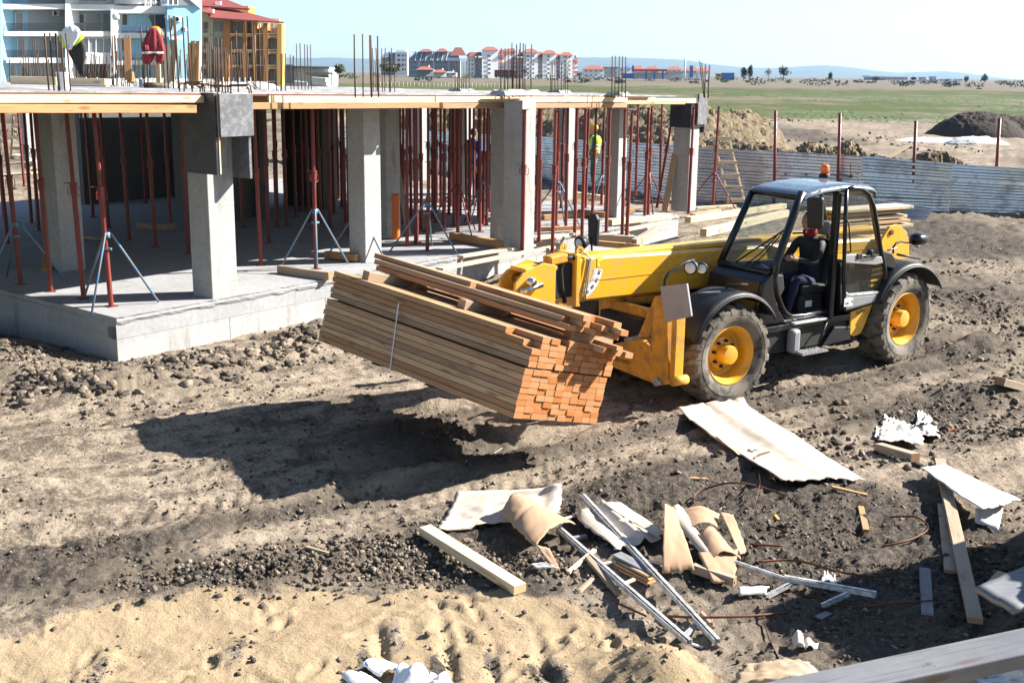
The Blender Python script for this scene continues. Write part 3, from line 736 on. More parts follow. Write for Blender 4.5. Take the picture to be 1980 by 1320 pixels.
bearer('bearer beam sticking out furthest right past the corner column', 14.4, 17.2, .75, .05, .05, .08, .09, 'wood', 1.1)
for i, l in enumerate((1.5, 2.9, 4.3, 5.7, 7.1, 8.6, 10.0)):
    for j, (a, b) in enumerate(((-7.0, -1.2), (-1.1, 4.5), (4.6, 9.4), (9.5, 14.3))):
        bearer('deep row bearer beam under the deck in the shade', a, b, l)
# column shuttering: dark film-faced boxes round two column heads
r1, l1_ = colpos['c1']
sh = empty('column_shutter', bp(r1, l1_, 2.3), 0, 'dark film faced plywood shutter box around the head of the front left column', 'formwork box')
SI = parent_inv(sh)
def shp(name, r0, r1_, l0, l1q, z0, z1, mat, par=sh, inv=None):
    mb = MB(); quadbox(mb, qpts(r0, r1_, l0, l1q), z0, z1); o = mb.build(name, MT[mat], par, bevel=.003); o.matrix_parent_inverse = inv or SI; return o
shp('side_panel', r1 - .05, r1 - .004, l1_ - .30, l1_ + .44, 2.35, 3.44, 'ply_dark')
shp('front_panel', r1 - .0, r1 + .58, l1_ - .36, l1_ - .315, 2.86, 3.43, 'ply_grey')
shp('hanging_panel', r1 + .515, r1 + .56, l1_ - .312, l1_ + .1, 2.27, 3.30, 'ply_grey')
shp('panel_edge_strip', r1 - .002, r1 + .02, l1_ - .312, l1_ - .285, 2.36, 3.4, 'wood_pale')
r5, l5 = colpos['c5']
sh5 = empty('column_shutter', bp(r5, l5, 2.4), 0, 'small dark shutter box at the head of the far right corner column', 'formwork box')
S5 = parent_inv(sh5)
shp('side_panel', r5 - .05, r5 - .004, l5 - .02, l5 + .55, 2.55, 3.12, 'ply_dark', sh5, S5)
shp('front_panel', r5 + .15, r5 + .62, l5 - .10, l5 - .06, 2.62, 3.32, 'ply_grey', sh5, S5)
shp('hanging_panel', r5 + .56, r5 + .60, l5 - .058, l5 + .2, 2.42, 3.2, 'ply_dark', sh5, S5)
shp('lower_panel', r5 - .0, r5 + .55, l5 - .05, l5 - .01, 2.56, 2.86, 'ply_dark', sh5, S5)

# ------------------------------------------------------------------ steel props
def make_prop(x, y, dirty=False):
    t = empty('steel_prop', (0, 0, 0), 0, 'x', 'prop', 'red steel props under the deck')
    o = MB().tube([(0, 0, .008), (0, 0, 1.52)], .036, 10, 0).build('outer_tube', MT['red'], t, True)
    o.data.set_sharp_from_angle(angle=rad(40))
    mb = MB().tube([(0, 0, 1.40), (0, 0, 2.55)], .029, 8)
    for k in range(9): mb.tube([(.024, 0, 1.62 + k * .1), (.030, 0, 1.62 + k * .1)], .006, 6)
    mb.build('inner_tube', MT['red'], t)
    mb = MB().tube([(0, 0, 1.43), (0, 0, 1.56)], .046, 10); mb.tube([(0, 0, 1.555), (0, 0, 1.575)], .053, 10); mb.build('collar_nut', MT['red'], t, auto=40)
    a = 1.53
    MB().tube([(.03, .0, a), (.085, .01, a - .01), (.09, .01, a - .11), (.036, 0, a - .13)], .006, 6).tube([(-.03, .0, a), (-.075, -.01, a - .01), (-.08, -.01, a - .10), (-.036, 0, a - .12)], .006, 6).build('handle', MT['red'], t)
    MB().tube([(-.12, .03, a + .055), (.06, -.01, a + .045)], .007, 6).build('pin', MT['red'], t)
    MB().box((0, 0, .005), (.14, .14, .009)).build('base_plate', MT['red'], t)
    MB().box((0, 0, 2.556), (.13, .13, .010)).build('head_plate', MT['red'], t)
    return t
proto = make_prop(0, 0); used = [False]
def put_prop(px, py, lean=(0, 0), lab='', rz=None, hz=None, z0=.60, p=None):
    p = at(px, py, z0) if p is None else p; r, l = rl(p)
    o = proto if not used[0] else copy_tree(proto); used[0] = True
    top = zdeck(r) - .245 if hz is None else hz
    o.location = (p.x, p.y, z0 - .002); s = (top - z0) / 2.565; o.scale = (1, 1, s)
    o.rotation_euler = (lean[0], lean[1], random.uniform(0, 6.28) if rz is None else rz)
    o['label'] = lab; return o
FRONT = [
 (215, 592, (-.02, -.012), 'bright red steel prop with a blue clamp nearest the corner of the concrete base', .9),
 (162, 577, (-.0, -.02), 'rust blotched steel prop just left of the blue clamped corner prop', .5),
 (98, 563, (-.01, -.015), 'plain red steel prop third from the left along the short edge', 2.),
 (40, 549, (-.01, -.02), 'red steel prop beside the left blue tripod at the picture edge', 1.),
 (364, 490, (0, 0), 'shaded steel prop rising directly behind the shuttered front column', 1.),
 (301, 478, (0, -.012), 'dark red steel prop right of a pair in the shaded left bay', 1.),
 (250, 464, (0, -.012), 'dark red steel prop left of a pair in the shaded left bay', 1.),
 (505, 513, (0, -.012), 'tall red steel prop in the bay just right of the shuttered column', .3),
 (611, 520, (.004, 0), 'red steel prop gripped by a blue tripod near the slab edge', .8),
 (705, 500, (0, .002), 'red steel prop standing in front of the second column', .2),
 (787, 476, (.003, .008), 'thick red steel prop right of the second column', .1),
 (806, 468, (0, 0), 'red steel prop close behind the thick one right of the second column', 2.),
 (1010, 487, (0, .004), 'red steel prop standing in front of the third column with its collar in view', 0.),
 (1068, 487, (0, .006), 'red steel prop right of the third column with a long pin through its collar', .2),
 (1042, 468, (0, .002), 'red steel prop touching the right side of the third column', 2.),
 (970, 462, (0, .01), 'red steel prop leaning slightly left of the third column', .4),
 (1211, 472, (0, .012), 'front red steel prop of the pair by the fourth column', .2),
 (1203, 453, (0, .010), 'rear red steel prop of the pair by the fourth column', 2.5),
 (1331, 413, (0, .006), 'brown steel prop standing in front of the far right corner column', .3),
 (1378, 400, (0, .014), 'red steel prop on a red tripod beyond the corner column', .5),
 (1172, 449, (0, .008), 'red steel prop left of the fourth column', 1.3),
 (1145, 425, (0, .01), 'red steel prop in front of the worker in the green vest', .1),
 (1125, 459, (0, .006), 'pale rusty steel prop in the front row between the third and fourth columns', .7),
 (1111, 458, (0, .008), 'thick dark steel prop in the front row between the third and fourth columns', 1.7)]
for px, py, ln, lab, rz in FRONT: put_prop(px, py, ln, lab, rz)
BACK = [(8, 421), (47, 360), (61, 430), (282, 393), (554, 437), (572, 420), (675, 453), (681, 455), (646, 413), (661, 400), (837, 422), (883, 422), (852, 400), (860, 408), (804, 471), (885, 451), (902, 405), (934, 433), (941, 436),
        (1036, 448), (1075, 436), (1094, 440), (1163, 396), (1246, 430), (1253, 415), (1275, 382), (1229, 376), (627, 395), (634, 402), (690, 405), (700, 398), (868, 415), (925, 418), (585, 408), (536, 402), (775, 410), (765, 398), (1000, 420), (952, 405), (1132, 402), (1110, 395), (20, 375), (105, 372), (980, 398), (1022, 395), (845, 392), (1085, 402), (606, 388), (655, 385), (590, 398), (598, 428), (620, 430), (638, 440), (668, 430), (690, 440), (780, 430), (795, 418), (815, 445), (828, 400), (842, 430), (858, 446), (872, 398), (878, 436), (890, 415), (908, 432), (916, 396), (928, 448), (946, 410), (955, 446), (470, 440), (520, 470), (535, 440), (180, 420), (210, 440), (330, 440), (15, 470), (75, 445)]
ORD = ['leftmost', 'second', 'third', 'fourth', 'fifth', 'sixth', 'seventh', 'eighth', 'ninth', 'tenth', 'eleventh', 'twelfth', 'thirteenth', 'fourteenth', 'fifteenth', 'sixteenth', 'seventeenth', 'eighteenth', 'nineteenth', 'twentieth', 'twenty first', 'twenty second', 'twenty third']
BAYS = [(-50, 110, 'left of the left column'), (110, 400, 'behind the shuttered front column, left side'), (400, 600, 'just right of the shuttered column'), (600, 650, 'by the dark ladder'), (650, 700, 'just left of the second column'), (700, 840, 'just right of the second column'), (840, 905, 'left of the thin middle column'), (905, 990, 'just left of the third column'), (990, 1110, 'just right of the third column'), (1110, 1215, 'round the fourth column'), (1215, 1400, 'round the corner column')]
for b0, b1, where in BAYS:
    for k, (px, py) in enumerate(sorted(q for q in BACK if b0 <= q[0] < b1)):
        put_prop(px, py, (random.uniform(-.008, .008), random.uniform(-.004, .014)), '%s%s of the deep row props %s' % (ORD[k], '' if k == 0 else ' from the left', where))
# short prop set on a blue tripod, and one leaning
put_prop(826, 485, (0, .03), 'short leaning red steel prop that stops below the deck, held by a blue tripod', .6, hz=2.2)
put_prop(1270, 402, (.05, .13), 'thin steel prop leaning left of the corner column', .6)
# blue tripods
def tripod(px, py, mat, label, h=.95, rz=0., ring=True):
    p = at(px, py, .6); t = empty('prop_tripod', (p.x, p.y, .6), rz, label, 'tripod', 'tripods holding props')
    for k, (a, rr) in enumerate(((.3, .62), (2.3, .70), (4.5, .66))):
        c, s = math.cos(a), math.sin(a)
        MB().tube([(.045 * c, .045 * s, h * 1.02), (.06 * c, .06 * s, h), (rr * c, rr * s, .012)], .0155, 8).build('leg', MT[mat], t, True)
    MB().tube([(0, 0, h - .05), (0, 0, h + .03)], .044, 10).build('clamp_sleeve', MT[mat], t, True)
    if ring: MB().box((0, 0, h * .80), (.10, .09, .03)).build('clamp_band', MT[mat], t, bevel=.004)
    return t
tripod(216, 592, 'blue', 'blue steel tripod clamped round the corner prop', .98, .15)
tripod(41, 549, 'blue', 'blue steel tripod at the left picture edge', .9, 2.0)
tripod(612, 520, 'blue', 'blue steel tripod gripping the prop right of the shuttered column', .95, 2.6)
tripod(697, 500, 'blue', 'grey blue tripod legs beside the foot of the second column', .8, 3.2)
tripod(826, 485, 'blue', 'blue tripod under the short leaning prop', .85, 1.2)
tripod(885, 452, 'red', 'rusty red tripod in the middle bay', .95, .7)
tripod(934, 434, 'blue', 'bright blue tripod left of the third column', .9, 2.)
tripod(1078, 437, 'blue', 'blue tripod right of the third column deep in the bay', .9, 1.)
tripod(1163, 397, 'blue', 'pale blue tripod behind the worker in the green vest', .7, 2.)
tripod(1252, 418, 'red', 'rusty red tripod left of the corner column', .95, .3)
tripod(1378, 400, 'red', 'rusty red tripod with a hoop beyond the corner column', .8, 1.)

# ------------------------------------------------------------------ reinforcement starters standing on the deck
def rods(label, Y, items, r=.009, stirrup=False, mat='rebar', base=None):
    """items: (x_top, y_top, x_base) photo pixels; the feet stand on the deck at depth Y"""
    p0 = dep(items[0][2], 178, Y); r_, l_ = rl(p0); zb = zdeck(r_)
    t = empty('rebar_cluster', (p0.x, p0.y, zb), 0, label, 'rebar', 'rebar starters on the deck'); inv = parent_inv(t)
    for xt, yt, xb in items:
        dY = random.uniform(-.18, .18); b = dep(xb, 178, Y + dY); b.z = zb - .05; q = dep(xt, yt, Y + dY)
        mid = (b + q) / 2 + Vector((random.uniform(-.01, .01), 0, 0))
        o = MB().tube([b, mid, q], r * random.uniform(.9, 1.15), 6).build('rebar', MT[mat], t, True); o.matrix_parent_inverse = inv
    return t
rods('five tall rebar rods standing left of the hanging clothes on the deck edge', 14.6, [(86, 64, 95), (96, 64, 105), (107, 64, 116), (109, 66, 113), (118, 67, 126), (127, 65, 136)], .010)
rods('thin brown rods behind the timber kerb at the far left', 24, [(41, 75, 50), (47, 75, 56), (64, 76, 69), (68, 76, 71), (72, 75, 80), (23, 126, 24), (28, 126, 29), (37, 128, 38)], .008)
rods('row of short splayed rods in front of the white ground floor', 25, [(144, 112, 148), (149, 100, 154), (158, 118, 160), (167, 108, 163), (176, 107, 178), (186, 108, 181), (193, 108, 191), (200, 108, 197), (207, 107, 210), (205, 128, 212), (172, 128, 176)], .008)
rods('cluster of grey rods with a pale plank left of the red jacket', 22, [(213, 69, 221), (217, 70, 219), (221, 68, 226), (223, 70, 229), (230, 68, 236), (239, 78, 243), (243, 68, 247), (249, 70, 251), (215, 108, 218), (233, 108, 240)], .009)
rods('tall dark rods standing round the red jacket', 19, [(272, 53, 280), (284, 52, 287), (313, 62, 319), (318, 31, 326), (327, 30, 336), (335, 31, 348), (338, 32, 345), (353, 34, 360), (362, 32, 371)], .011)
rods('short rods below and right of the red jacket', 24, [(262, 108, 264), (268, 110, 270), (276, 112, 277), (287, 118, 288), (297, 116, 296), (305, 120, 304), (330, 112, 331), (340, 116, 341), (346, 108, 347), (357, 118, 358), (365, 120, 362), (374, 116, 372)], .008)
rods('crowd of grey rods right of the leaning planks', 21, [(384, 80, 386), (393, 82, 392), (398, 81, 399), (401, 84, 403), (406, 80, 407), (410, 84, 409), (414, 90, 414), (418, 92, 419), (424, 110, 423), (430, 116, 431), (436, 100, 437), (441, 112, 440)], .009)
rods('five tall rods rising over the shuttered front column', 16.6, [(421, 73, 421), (447, 80, 446), (456, 60, 461), (428, 75, 430), (417, 152, 418)], .010)
rods('tall thin rods in front of the orange building', 20, [(474, 40, 478), (487, 42, 492), (491, 60, 495), (501, 41, 503), (516, 45, 519), (535, 106, 535), (543, 104, 543), (546, 104, 544), (552, 104, 552)], .009)
rods('thin rods standing against the sky right of the orange building', 22, [(561, 106, 563), (567, 108, 569), (573, 85, 577), (580, 84, 584), (589, 86, 590), (594, 87, 596), (600, 86, 602)], .009)
rods('five heavy rods at the front deck edge in the middle', 17.4, [(685, 67, 687), (701, 66, 702), (715, 68, 718), (717, 69, 719), (730, 70, 732)], .011)
rods('lower rods just behind the five heavy middle rods', 22, [(720, 93, 722), (725, 118, 727), (727, 93, 730), (738, 94, 740), (745, 93, 744), (753, 100, 753), (757, 93, 755), (763, 120, 763)], .009)
rods('small cluster of rods with a ragged concrete kicker in front of the dark apartment roofs', 25, [(879, 118, 881), (885, 120, 885), (889, 118, 888), (893, 118, 892), (897, 120, 896), (902, 118, 900), (908, 119, 907)], .009)
rods('large cluster of rods over the third column in front of the white apartments', 21.4, [(969, 93, 968), (977, 94, 976), (983, 95, 981), (990, 83, 991), (994, 94, 992), (999, 86, 999), (1006, 83, 1003), (1004, 96, 1006), (1012, 84, 1011), (1016, 86, 1015), (1028, 86, 1027)], .011)
rods('short cluster of rods right of the third column cluster', 27, [(1066, 120, 1065), (1069, 120, 1067), (1073, 118, 1073), (1079, 119, 1079), (1086, 119, 1085), (1091, 118, 1090), (1094, 120, 1094), (1099, 120, 1098)], .010)
rods('five evenly spaced rods in front of the red roofed houses', 24, [(1184, 108, 1183), (1190, 108, 1189), (1198, 108, 1196), (1204, 109, 1203), (1210, 110, 1210)], .010)
rods('bent rods curling out of the corner column at the right', 27.5, [(1353, 118, 1362), (1357, 122, 1364), (1364, 125, 1362), (1372, 126, 1370), (1373, 128, 1369)], .012)
rr_ = random.Random(4)
rods('dense forest of thin rods along the far side of the deck at the left', 28, [(x + rr_.uniform(-5, 5), rr_.uniform(96, 132), x) for x in range(150, 330, 6)], .011)
rods('dense forest of thin rods along the far side of the deck behind the shuttered column', 27, [(x + rr_.uniform(-4, 4), rr_.uniform(92, 130), x) for x in range(334, 520, 6)], .011)
rods('loose rows of short thin rods at the far left of the deck', 27, [(x + rr_.uniform(-2, 2), rr_.uniform(100, 135), x) for x in range(20, 146, 9)], .011)
# bent stirrup bars over the shuttered column
sp = bp(r1 + .2, l1_ + .2, zdeck(r1))
st = empty('bent_rebar', sp, 0, 'tangle of bent stirrup bars on top of the shuttered front column', 'rebar')
for k in range(7):
    a = random.uniform(-.5, .5); x0 = -.38 + .11 * k; y0 = random.uniform(-.2, .2); w_ = random.uniform(.22, .5); hgt_ = random.uniform(.06, .16); c, s = math.cos(a), math.sin(a)
    L = [(x0, y0, -.1), (x0 + .01, y0, hgt_ - .02), (x0 + .04 * c, y0 + .04 * s, hgt_), (x0 + w_ * c, y0 + w_ * s, hgt_ + .01), (x0 + w_ * c + .03, y0 + w_ * s, hgt_ - .02), (x0 + w_ * c + .05, y0 + w_ * s, -.1)]
    MB().tube(L, .010, 6).build('stirrup', MT['rebar'], st, True)
# concrete kickers on the deck
for i, (px, Y, w_, h_, lab) in enumerate(((1000, 21.2, 1.2, .07, 'grey'), (895, 25.2, .55, .06, 'grey'), (1083, 27.2, .5, .06, 'grey'), (1197, 24.3, .4, .06, 'grey'), (300, 24.5, 3.4, .12, 'long pale'), (430, 21.5, 2.6, .10, 'pale'))):
    p = dep(px, 178, Y); r, l = rl(p); mb = MB(); z = zdeck(r)
    mb.grid(lambda u, v: bp(r - w_ / 2 + w_ * u, l - .2 + .45 * v, z + (h_ * (1 + .3 * random.uniform(-1, 1)) if 0.02 < u < .98 and .1 < v < .9 else -.01)), 16, 5)
    tag(mb.build('concrete_kicker', MT['concrete'], None), ['low ragged concrete kicker under the large rod cluster over the third column', 'small concrete kicker under the rods before the dark apartment roofs', 'small concrete kicker under the short rods right of the third column', 'small concrete kicker under the five even rods', 'long pale concrete kicker behind the red jacket', 'pale concrete kicker behind the shuttered column rods'][i], 'kicker', 'concrete kickers on the deck')
# ------------------------------------------------------------------ people: one skinned body, head and clothing as children
def skin_mesh(name, verts, edges, radii, root=0, sub=1):
    me = bpy.data.meshes.new(name); me.from_pydata([tuple(v) for v in verts], edges, [])
    o = bpy.data.objects.new(name, me); COL.objects.link(o)
    sk = o.modifiers.new('skin', 'SKIN'); sk.use_smooth_shade = True
    if sub: ss = o.modifiers.new('sub', 'SUBSURF'); ss.levels = sub; ss.render_levels = sub
    if not me.skin_vertices: bpy.context.view_layer.update()
    d = me.skin_vertices[0].data
    for i, r in enumerate(radii): d[i].radius = r if isinstance(r, tuple) else (r, r); d[i].use_root = (i == root)
    dg = bpy.context.evaluated_depsgraph_get(); m2 = bpy.data.meshes.new_from_object(o.evaluated_get(dg)); bpy.data.objects.remove(o)
    m2.name = name; m2.polygons.foreach_set('use_smooth', [True] * len(m2.polygons)); return m2
def person(loc, rz, label, J, mats, headpitch=0., headyaw=0., helmet=None, vest=None, group=None, name='person', hair=None):
    """J: joint dict in local metres (x forward, y left, z up)"""
    t = empty(name, loc, rz, label, 'person', group)
    V = []; E = []; Rr = []
    def add(p, r, prev=None):
        V.append(Vector(p)); Rr.append(r); i = len(V) - 1
        if prev is not None: E.append((prev, i))
        return i
    pel = add(J['pelvis'], (.155, .12)); waist = add(J['waist'], (.145, .105), pel); ch = add(J['chest'], (.17, .12), waist); nk0 = add(J['neckbase'], (.085, .08), ch); nk = add(J['neck'], .055, nk0); add(Vector(J['neck']) + (Vector(J['head']) - Vector(J['neck'])) * .45, .055, nk)
    for s in ('l', 'r'):
        sh = add(J[s + 'sho'], .072, ch); el = add(J[s + 'elb'], .05, sh); wr = add(J[s + 'wri'], .034, el)
        w = Vector(J[s + 'wri']); h = Vector(J[s + 'hand']); d = (h - w).normalized(); pa = add(w + d * .05, (.042, .025), wr); sd = 1 if s == 'l' else -1
        lat = d.cross(Vector((0, sd, .2))).normalized(); nrm = d.cross(lat)
        kn = add(w + d * .085, (.04, .02), pa)
        for q, L in ((-.03, .062), (-.01, .075), (.01, .07), (.03, .055)):
            b = add(w + d * .10 + lat * q, .0105, kn); c = add(w + d * (.10 + L * .55) + lat * q + nrm * .012, .0095, b); add(w + d * (.10 + L * .8) + lat * q + nrm * .035, .008, c)
        th = add(w + d * .055 + lat * .045 + nrm * .01, .012, pa); add(w + d * .095 + lat * .06 + nrm * .03, .010, th)
        hp = add(J[s + 'hip'], .098, pel); kne = add(J[s + 'kne'], .066, hp); an = add(J[s + 'ank'], .045, kne); f0 = add(Vector(J[s + 'ank']) + Vector((.03, 0, -.05)), (.05, .045), an); add(J[s + 'toe'], (.045, .032), f0)
    me = skin_mesh('body', V, E, Rr, 0, 1)
    b = link('body', me, None, t)
    for m in mats: me.materials.append(MT[m])     # 0 trousers 1 top 2 skin 3 boots
    pz = Vector(J['waist']).z; idx = []
    W = [Vector(J['lwri']), Vector(J['rwri'])]; Hd = [Vector(J['lhand']), Vector(J['rhand'])]; ank = [Vector(J['lank']), Vector(J['rank'])]; wai = Vector(J['waist']); pv = Vector(J['pelvis']); axis = (Vector(J['chest']) - pv).normalized()
    for p in me.polygons:
        c = p.center; k = 1 if (c - wai).dot(axis) > -.02 else 0
        for w, h in zip(W, Hd):
            if (c - w).dot((h - w).normalized()) > .005 and (c - w).length < .28: k = 2
            elif (c - w).length < .3 and (c - wai).length > .2 and k == 0 and min((c - w).length for w in W) < .2: k = 1
        if (c - Vector(J['neck'])).dot(axis) > -.01 and (c - Vector(J['neck'])).length < .2: k = 2
        for a in ank:
            if c.z < a.z - .01 and (c - a).length < .35: k = 3
        idx.append(k)
    me.polygons.foreach_set('material_index', idx)
    # head with a face
    bm = bmesh.new(); bmesh.ops.create_uvsphere(bm, u_segments=24, v_segments=18, radius=1)
    for v in bm.verts:
        x, y, z = v.co; z2 = z
        w = .076 * (1 - .18 * max(0, -z) ** 1.5); l = .097 - .012 * max(0, -z)
        X = x * l; Y = y * w; Z = z * .118
        if x > 0:
            X += .030 * math.exp(-((y / .17) ** 2 + ((z + .12) / .17) ** 2)) + .010 * math.exp(-((y / .25) ** 2 + ((z + .62) / .2) ** 2)) + .008 * math.exp(-((y / .35) ** 2 + ((z + .42) / .07) ** 2))
            for sy in (-.42, .42): X -= .012 * math.exp(-(((y - sy) / .2) ** 2 + ((z - .06) / .13) ** 2))
            X += .006 * math.exp(-((z - .27) / .1) ** 2)
        for sy in (-1, 1): Y += sy * .022 * math.exp(-(((x + .05) / .17) ** 2 + ((z + .05) / .24) ** 2)) * (1 if sy * y > .6 else 0)
        v.co = (X, Y, Z)
    bmesh.ops.recalc_face_normals(bm, faces=bm.faces); mh = bpy.data.meshes.new('head'); bm.to_mesh(mh); bm.free()
    hd = link('head', mh, MT['skin'], t, True); hd.location = J['head']; hd.rotation_euler = (0, headpitch, headyaw)
    for sy in (-1, 1):
        e = MB().lathe([(.001, -.009), (.009, -.004), (.010, 0), (.009, .004), (.001, .009)], 8, Matrix.Translation((.083, sy * .033, .008))).build('eye', MT['ink'], hd, True)
    MB().box((.099, 0, -.052), (.006, .046, .006)).build('mouth', MT['red_cloth'], hd, bevel=.002)
    if hair:
        MB().lathe([(.001, .128), (.05, .118), (.083, .07), (.090, .02), (.085, -.02), (.080, -.03)], 20, Matrix.Translation((-.016, 0, 0)) @ Matrix.Diagonal((1.12, .95, 1, 1))).build('hair', MT[hair], hd, True)
    if helmet:
        T = Matrix.Translation((-.002, 0, .03)) @ Matrix.Diagonal((1.18, .98, 1, 1))
        mb = MB().lathe([(.001, .135), (.045, .128), (.082, .098), (.103, .05), (.108, .015), (.108, .0)], 24, T); mb.prism([(.09, -.085, .028), (.165, -.05, .02), (.175, 0, .02), (.165, .05, .02), (.09, .085, .028)], (0, 0, .008)); mb.bx(-.09, .09, -.008, .008, .155, .168)
        mb.build('helmet', MT[helmet], hd, auto=45)
    if vest:
        c = Vector(J['chest']); w = Vector(J['waist']); mid = (c + w) / 2; ax = (c - w).normalized(); Tm = basis(ax.cross(Vector((0, 1, 0))), ax).to_4x4(); Tm.translation = w
        L = (c - w).length
        pr = [(.185, -.10), (.19, -.02), (.198, L * .5), (.205, L * .9), (.20, L + .06), (.16, L + .14), (.11, L + .18)]
        mb = MB().lathe(pr, 22, Tm @ Matrix.Diagonal((.82, 1.06, 1, 1)), 0, False)
        v = mb.build('vest', MT[vest], t, True, solid=.006)
        for zz in (.02, L * .55): MB().lathe([(.201, zz), (.204, zz + .05)], 22, Tm @ Matrix.Diagonal((.82, 1.06, 1, 1)), 0, False).build('reflective_band', MT['reflect'], v, True, solid=.004)
    return t
# ------------------------------------------------------------------ telehandler
VRZ = math.atan2(VF.y, VF.x)
zF = gz(*(VO + VF * -.25 + VN * .9).xy); zR = gz(*(VO + VF * -3.45 + VN * .9).xy); zB = zF - .02
VM = Matrix((VF, VN, UPZ)).transposed()
VC = Vector((VO.x, VO.y, zB))
def vloc(p): return VM.transposed() @ (Vector(p) - VC)
def vY(x, y, yl):
    d = ray(x, y); P0 = VC + VN * yl; return vloc(CAM + d * ((P0 - CAM).dot(VN) / d.dot(VN)))
def vX(x, y, xl):
    d = ray(x, y); P0 = VC + VF * xl; return vloc(CAM + d * ((P0 - CAM).dot(VF) / d.dot(VF)))
tele = empty('telehandler', VC, VRZ, 'yellow and black telescopic handler carrying lumber across the mud', 'telehandler')
def vp(name, mb, mat, parent=None, **k):
    m = [MT[x] for x in mat] if isinstance(mat, (list, tuple)) else MT[mat]
    return mb.build(name, m, parent or tele, **k)
TR, TW = .615, .44
def make_wheel(x, y, z, side, yaw=0.):
    """side +1: outer face towards +y"""
    A = Matrix.Translation((x, y, z)) @ Matrix.Rotation(yaw, 4, 'Z') @ Matrix(((1, 0, 0, 0), (0, 0, side, 0), (0, 1, 0, 0), (0, 0, 0, 1)))   # lathe Z -> side*y
    rim = MB(); h = TW / 2
    rim.lathe([(.335, -h * .8), (.352, -h * .55), (.33, -h * .4), (.29, -h * .1), (.29, .02), (.315, .13), (.335, .155), (.352, h * .70), (.358, h * .78), (.345, h * .80), (.325, .14), (.30, .11), (.283, .05), (.278, -.02), (.25, -.035), (.21, -.02), (.19, .01), (.14, .03), (.001, .03)], 40, A)
    w = vp('wheel', rim, 'yellow', auto=32)
    mb = MB(); mb.lathe([(.352, -h * .72), (.40, -h * .93), (.48, -h), (.545, -h * .96), (.57, -h * .82), (.582, -h * .4), (.584, 0), (.582, h * .4), (.57, h * .82), (.545, h * .96), (.50, h * .985), (.492, h * .96), (.485, h), (.43, h * .97), (.385, h * .86), (.352, h * .74)], 48, A, 0, False)
    def cyl(a, yy, r): return A @ Vector((r * math.cos(a), r * math.sin(a), yy))
    NL = 21
    for sd in (-1, 1):
        for k in range(NL):
            a0 = 2 * math.pi * (k + (.5 if sd > 0 else 0)) / NL; dr = sd * side
            st = [(-.015, 0, .08, .060), (.045, .05, .085, .060), (.11, .10, .10, .058), (.165, .135, .12, .054), (.205, .15, .135, .030), (.222, .155, .135, -.045)]
            vs = []; fs = []
            for yy, sh, wd_, hh in st:
                rb = .565 if yy < .2 else .545 if yy < .21 else .50
                rt = .555 + hh
                for aa, r in ((-wd_ / 2, rb), (-wd_ / 2 + .008, rt), (wd_ / 2 - .008, rt), (wd_ / 2, rb)): vs.append(cyl(a0 + (sh + aa), sd * yy, r))
            for i in range(len(st) - 1):
                for j in range(3): fs.append((i * 4 + j, i * 4 + j + 1, (i + 1) * 4 + j + 1, (i + 1) * 4 + j))
            fs.append((0, 1, 2, 3)); fs.append(tuple(len(vs) - 4 + q for q in range(4))); mb.add(vs, fs)
    vp('tyre', mb, 'rubber', w, auto=38)
    vp('hub_cap', MB().lathe([(.115, .02), (.115, .15), (.105, .172), (.06, .178), (.001, .18)], 28, A), 'yellow', w, auto=40)
    for k in range(8):
        a = 2 * math.pi * k / 8 + .2; T = A @ Matrix.Translation((.155 * math.cos(a), .155 * math.sin(a), .0))
        vp('wheel_nut', MB().lathe([(.019, .02), (.019, .062), (.012, .068), (.001, .068)], 6, T), 'interior', w)
    return w
zfw, zrw = TR - .0, zR - zF + TR
make_wheel(-.25, 1.12 - TW / 2, zfw, 1, rad(-3)); make_wheel(-3.45, 1.12 - TW / 2, zrw, 1, rad(4))
make_wheel(-.25, -1.12 + TW / 2, zfw, -1, rad(-3)); make_wheel(-3.45, -1.12 + TW / 2, zrw, -1, rad(4))
# axles and chassis
vp('axle', MB().tube([(-.25, -.95, zfw), (-.25, .95, zfw)], .10, 12).box((-.25, 0, zfw), (.36, .5, .34)), 'interior', bevel=.02)
vp('axle', MB().tube([(-3.45, -.95, zrw), (-3.45, .95, zrw)], .10, 12).box((-3.45, 0, zrw), (.36, .5, .34)), 'interior', bevel=.02)
vp('chassis', MB().bx(.55, -4.75, -.42, .34, .55, 1.0), 'interior', bevel=.02)
vp('counterweight', MB().prism([(-4.0, -.75, .62), (-4.3, -.75, .7), (-4.35, -.75, 1.1), (-4.0, -.75, 1.15)], (0, 1.2, 0)), 'black', bevel=.04)
vp('engine_cover', MB().prism([(-.95, -.58, .62), (-2.8, -.58, .62), (-2.9, -.58, 1.2), (-2.6, -.58, 1.42), (-1.2, -.58, 1.42), (-.95, -.58, 1.2)], (0, -.5, 0)), 'black', bevel=.03)
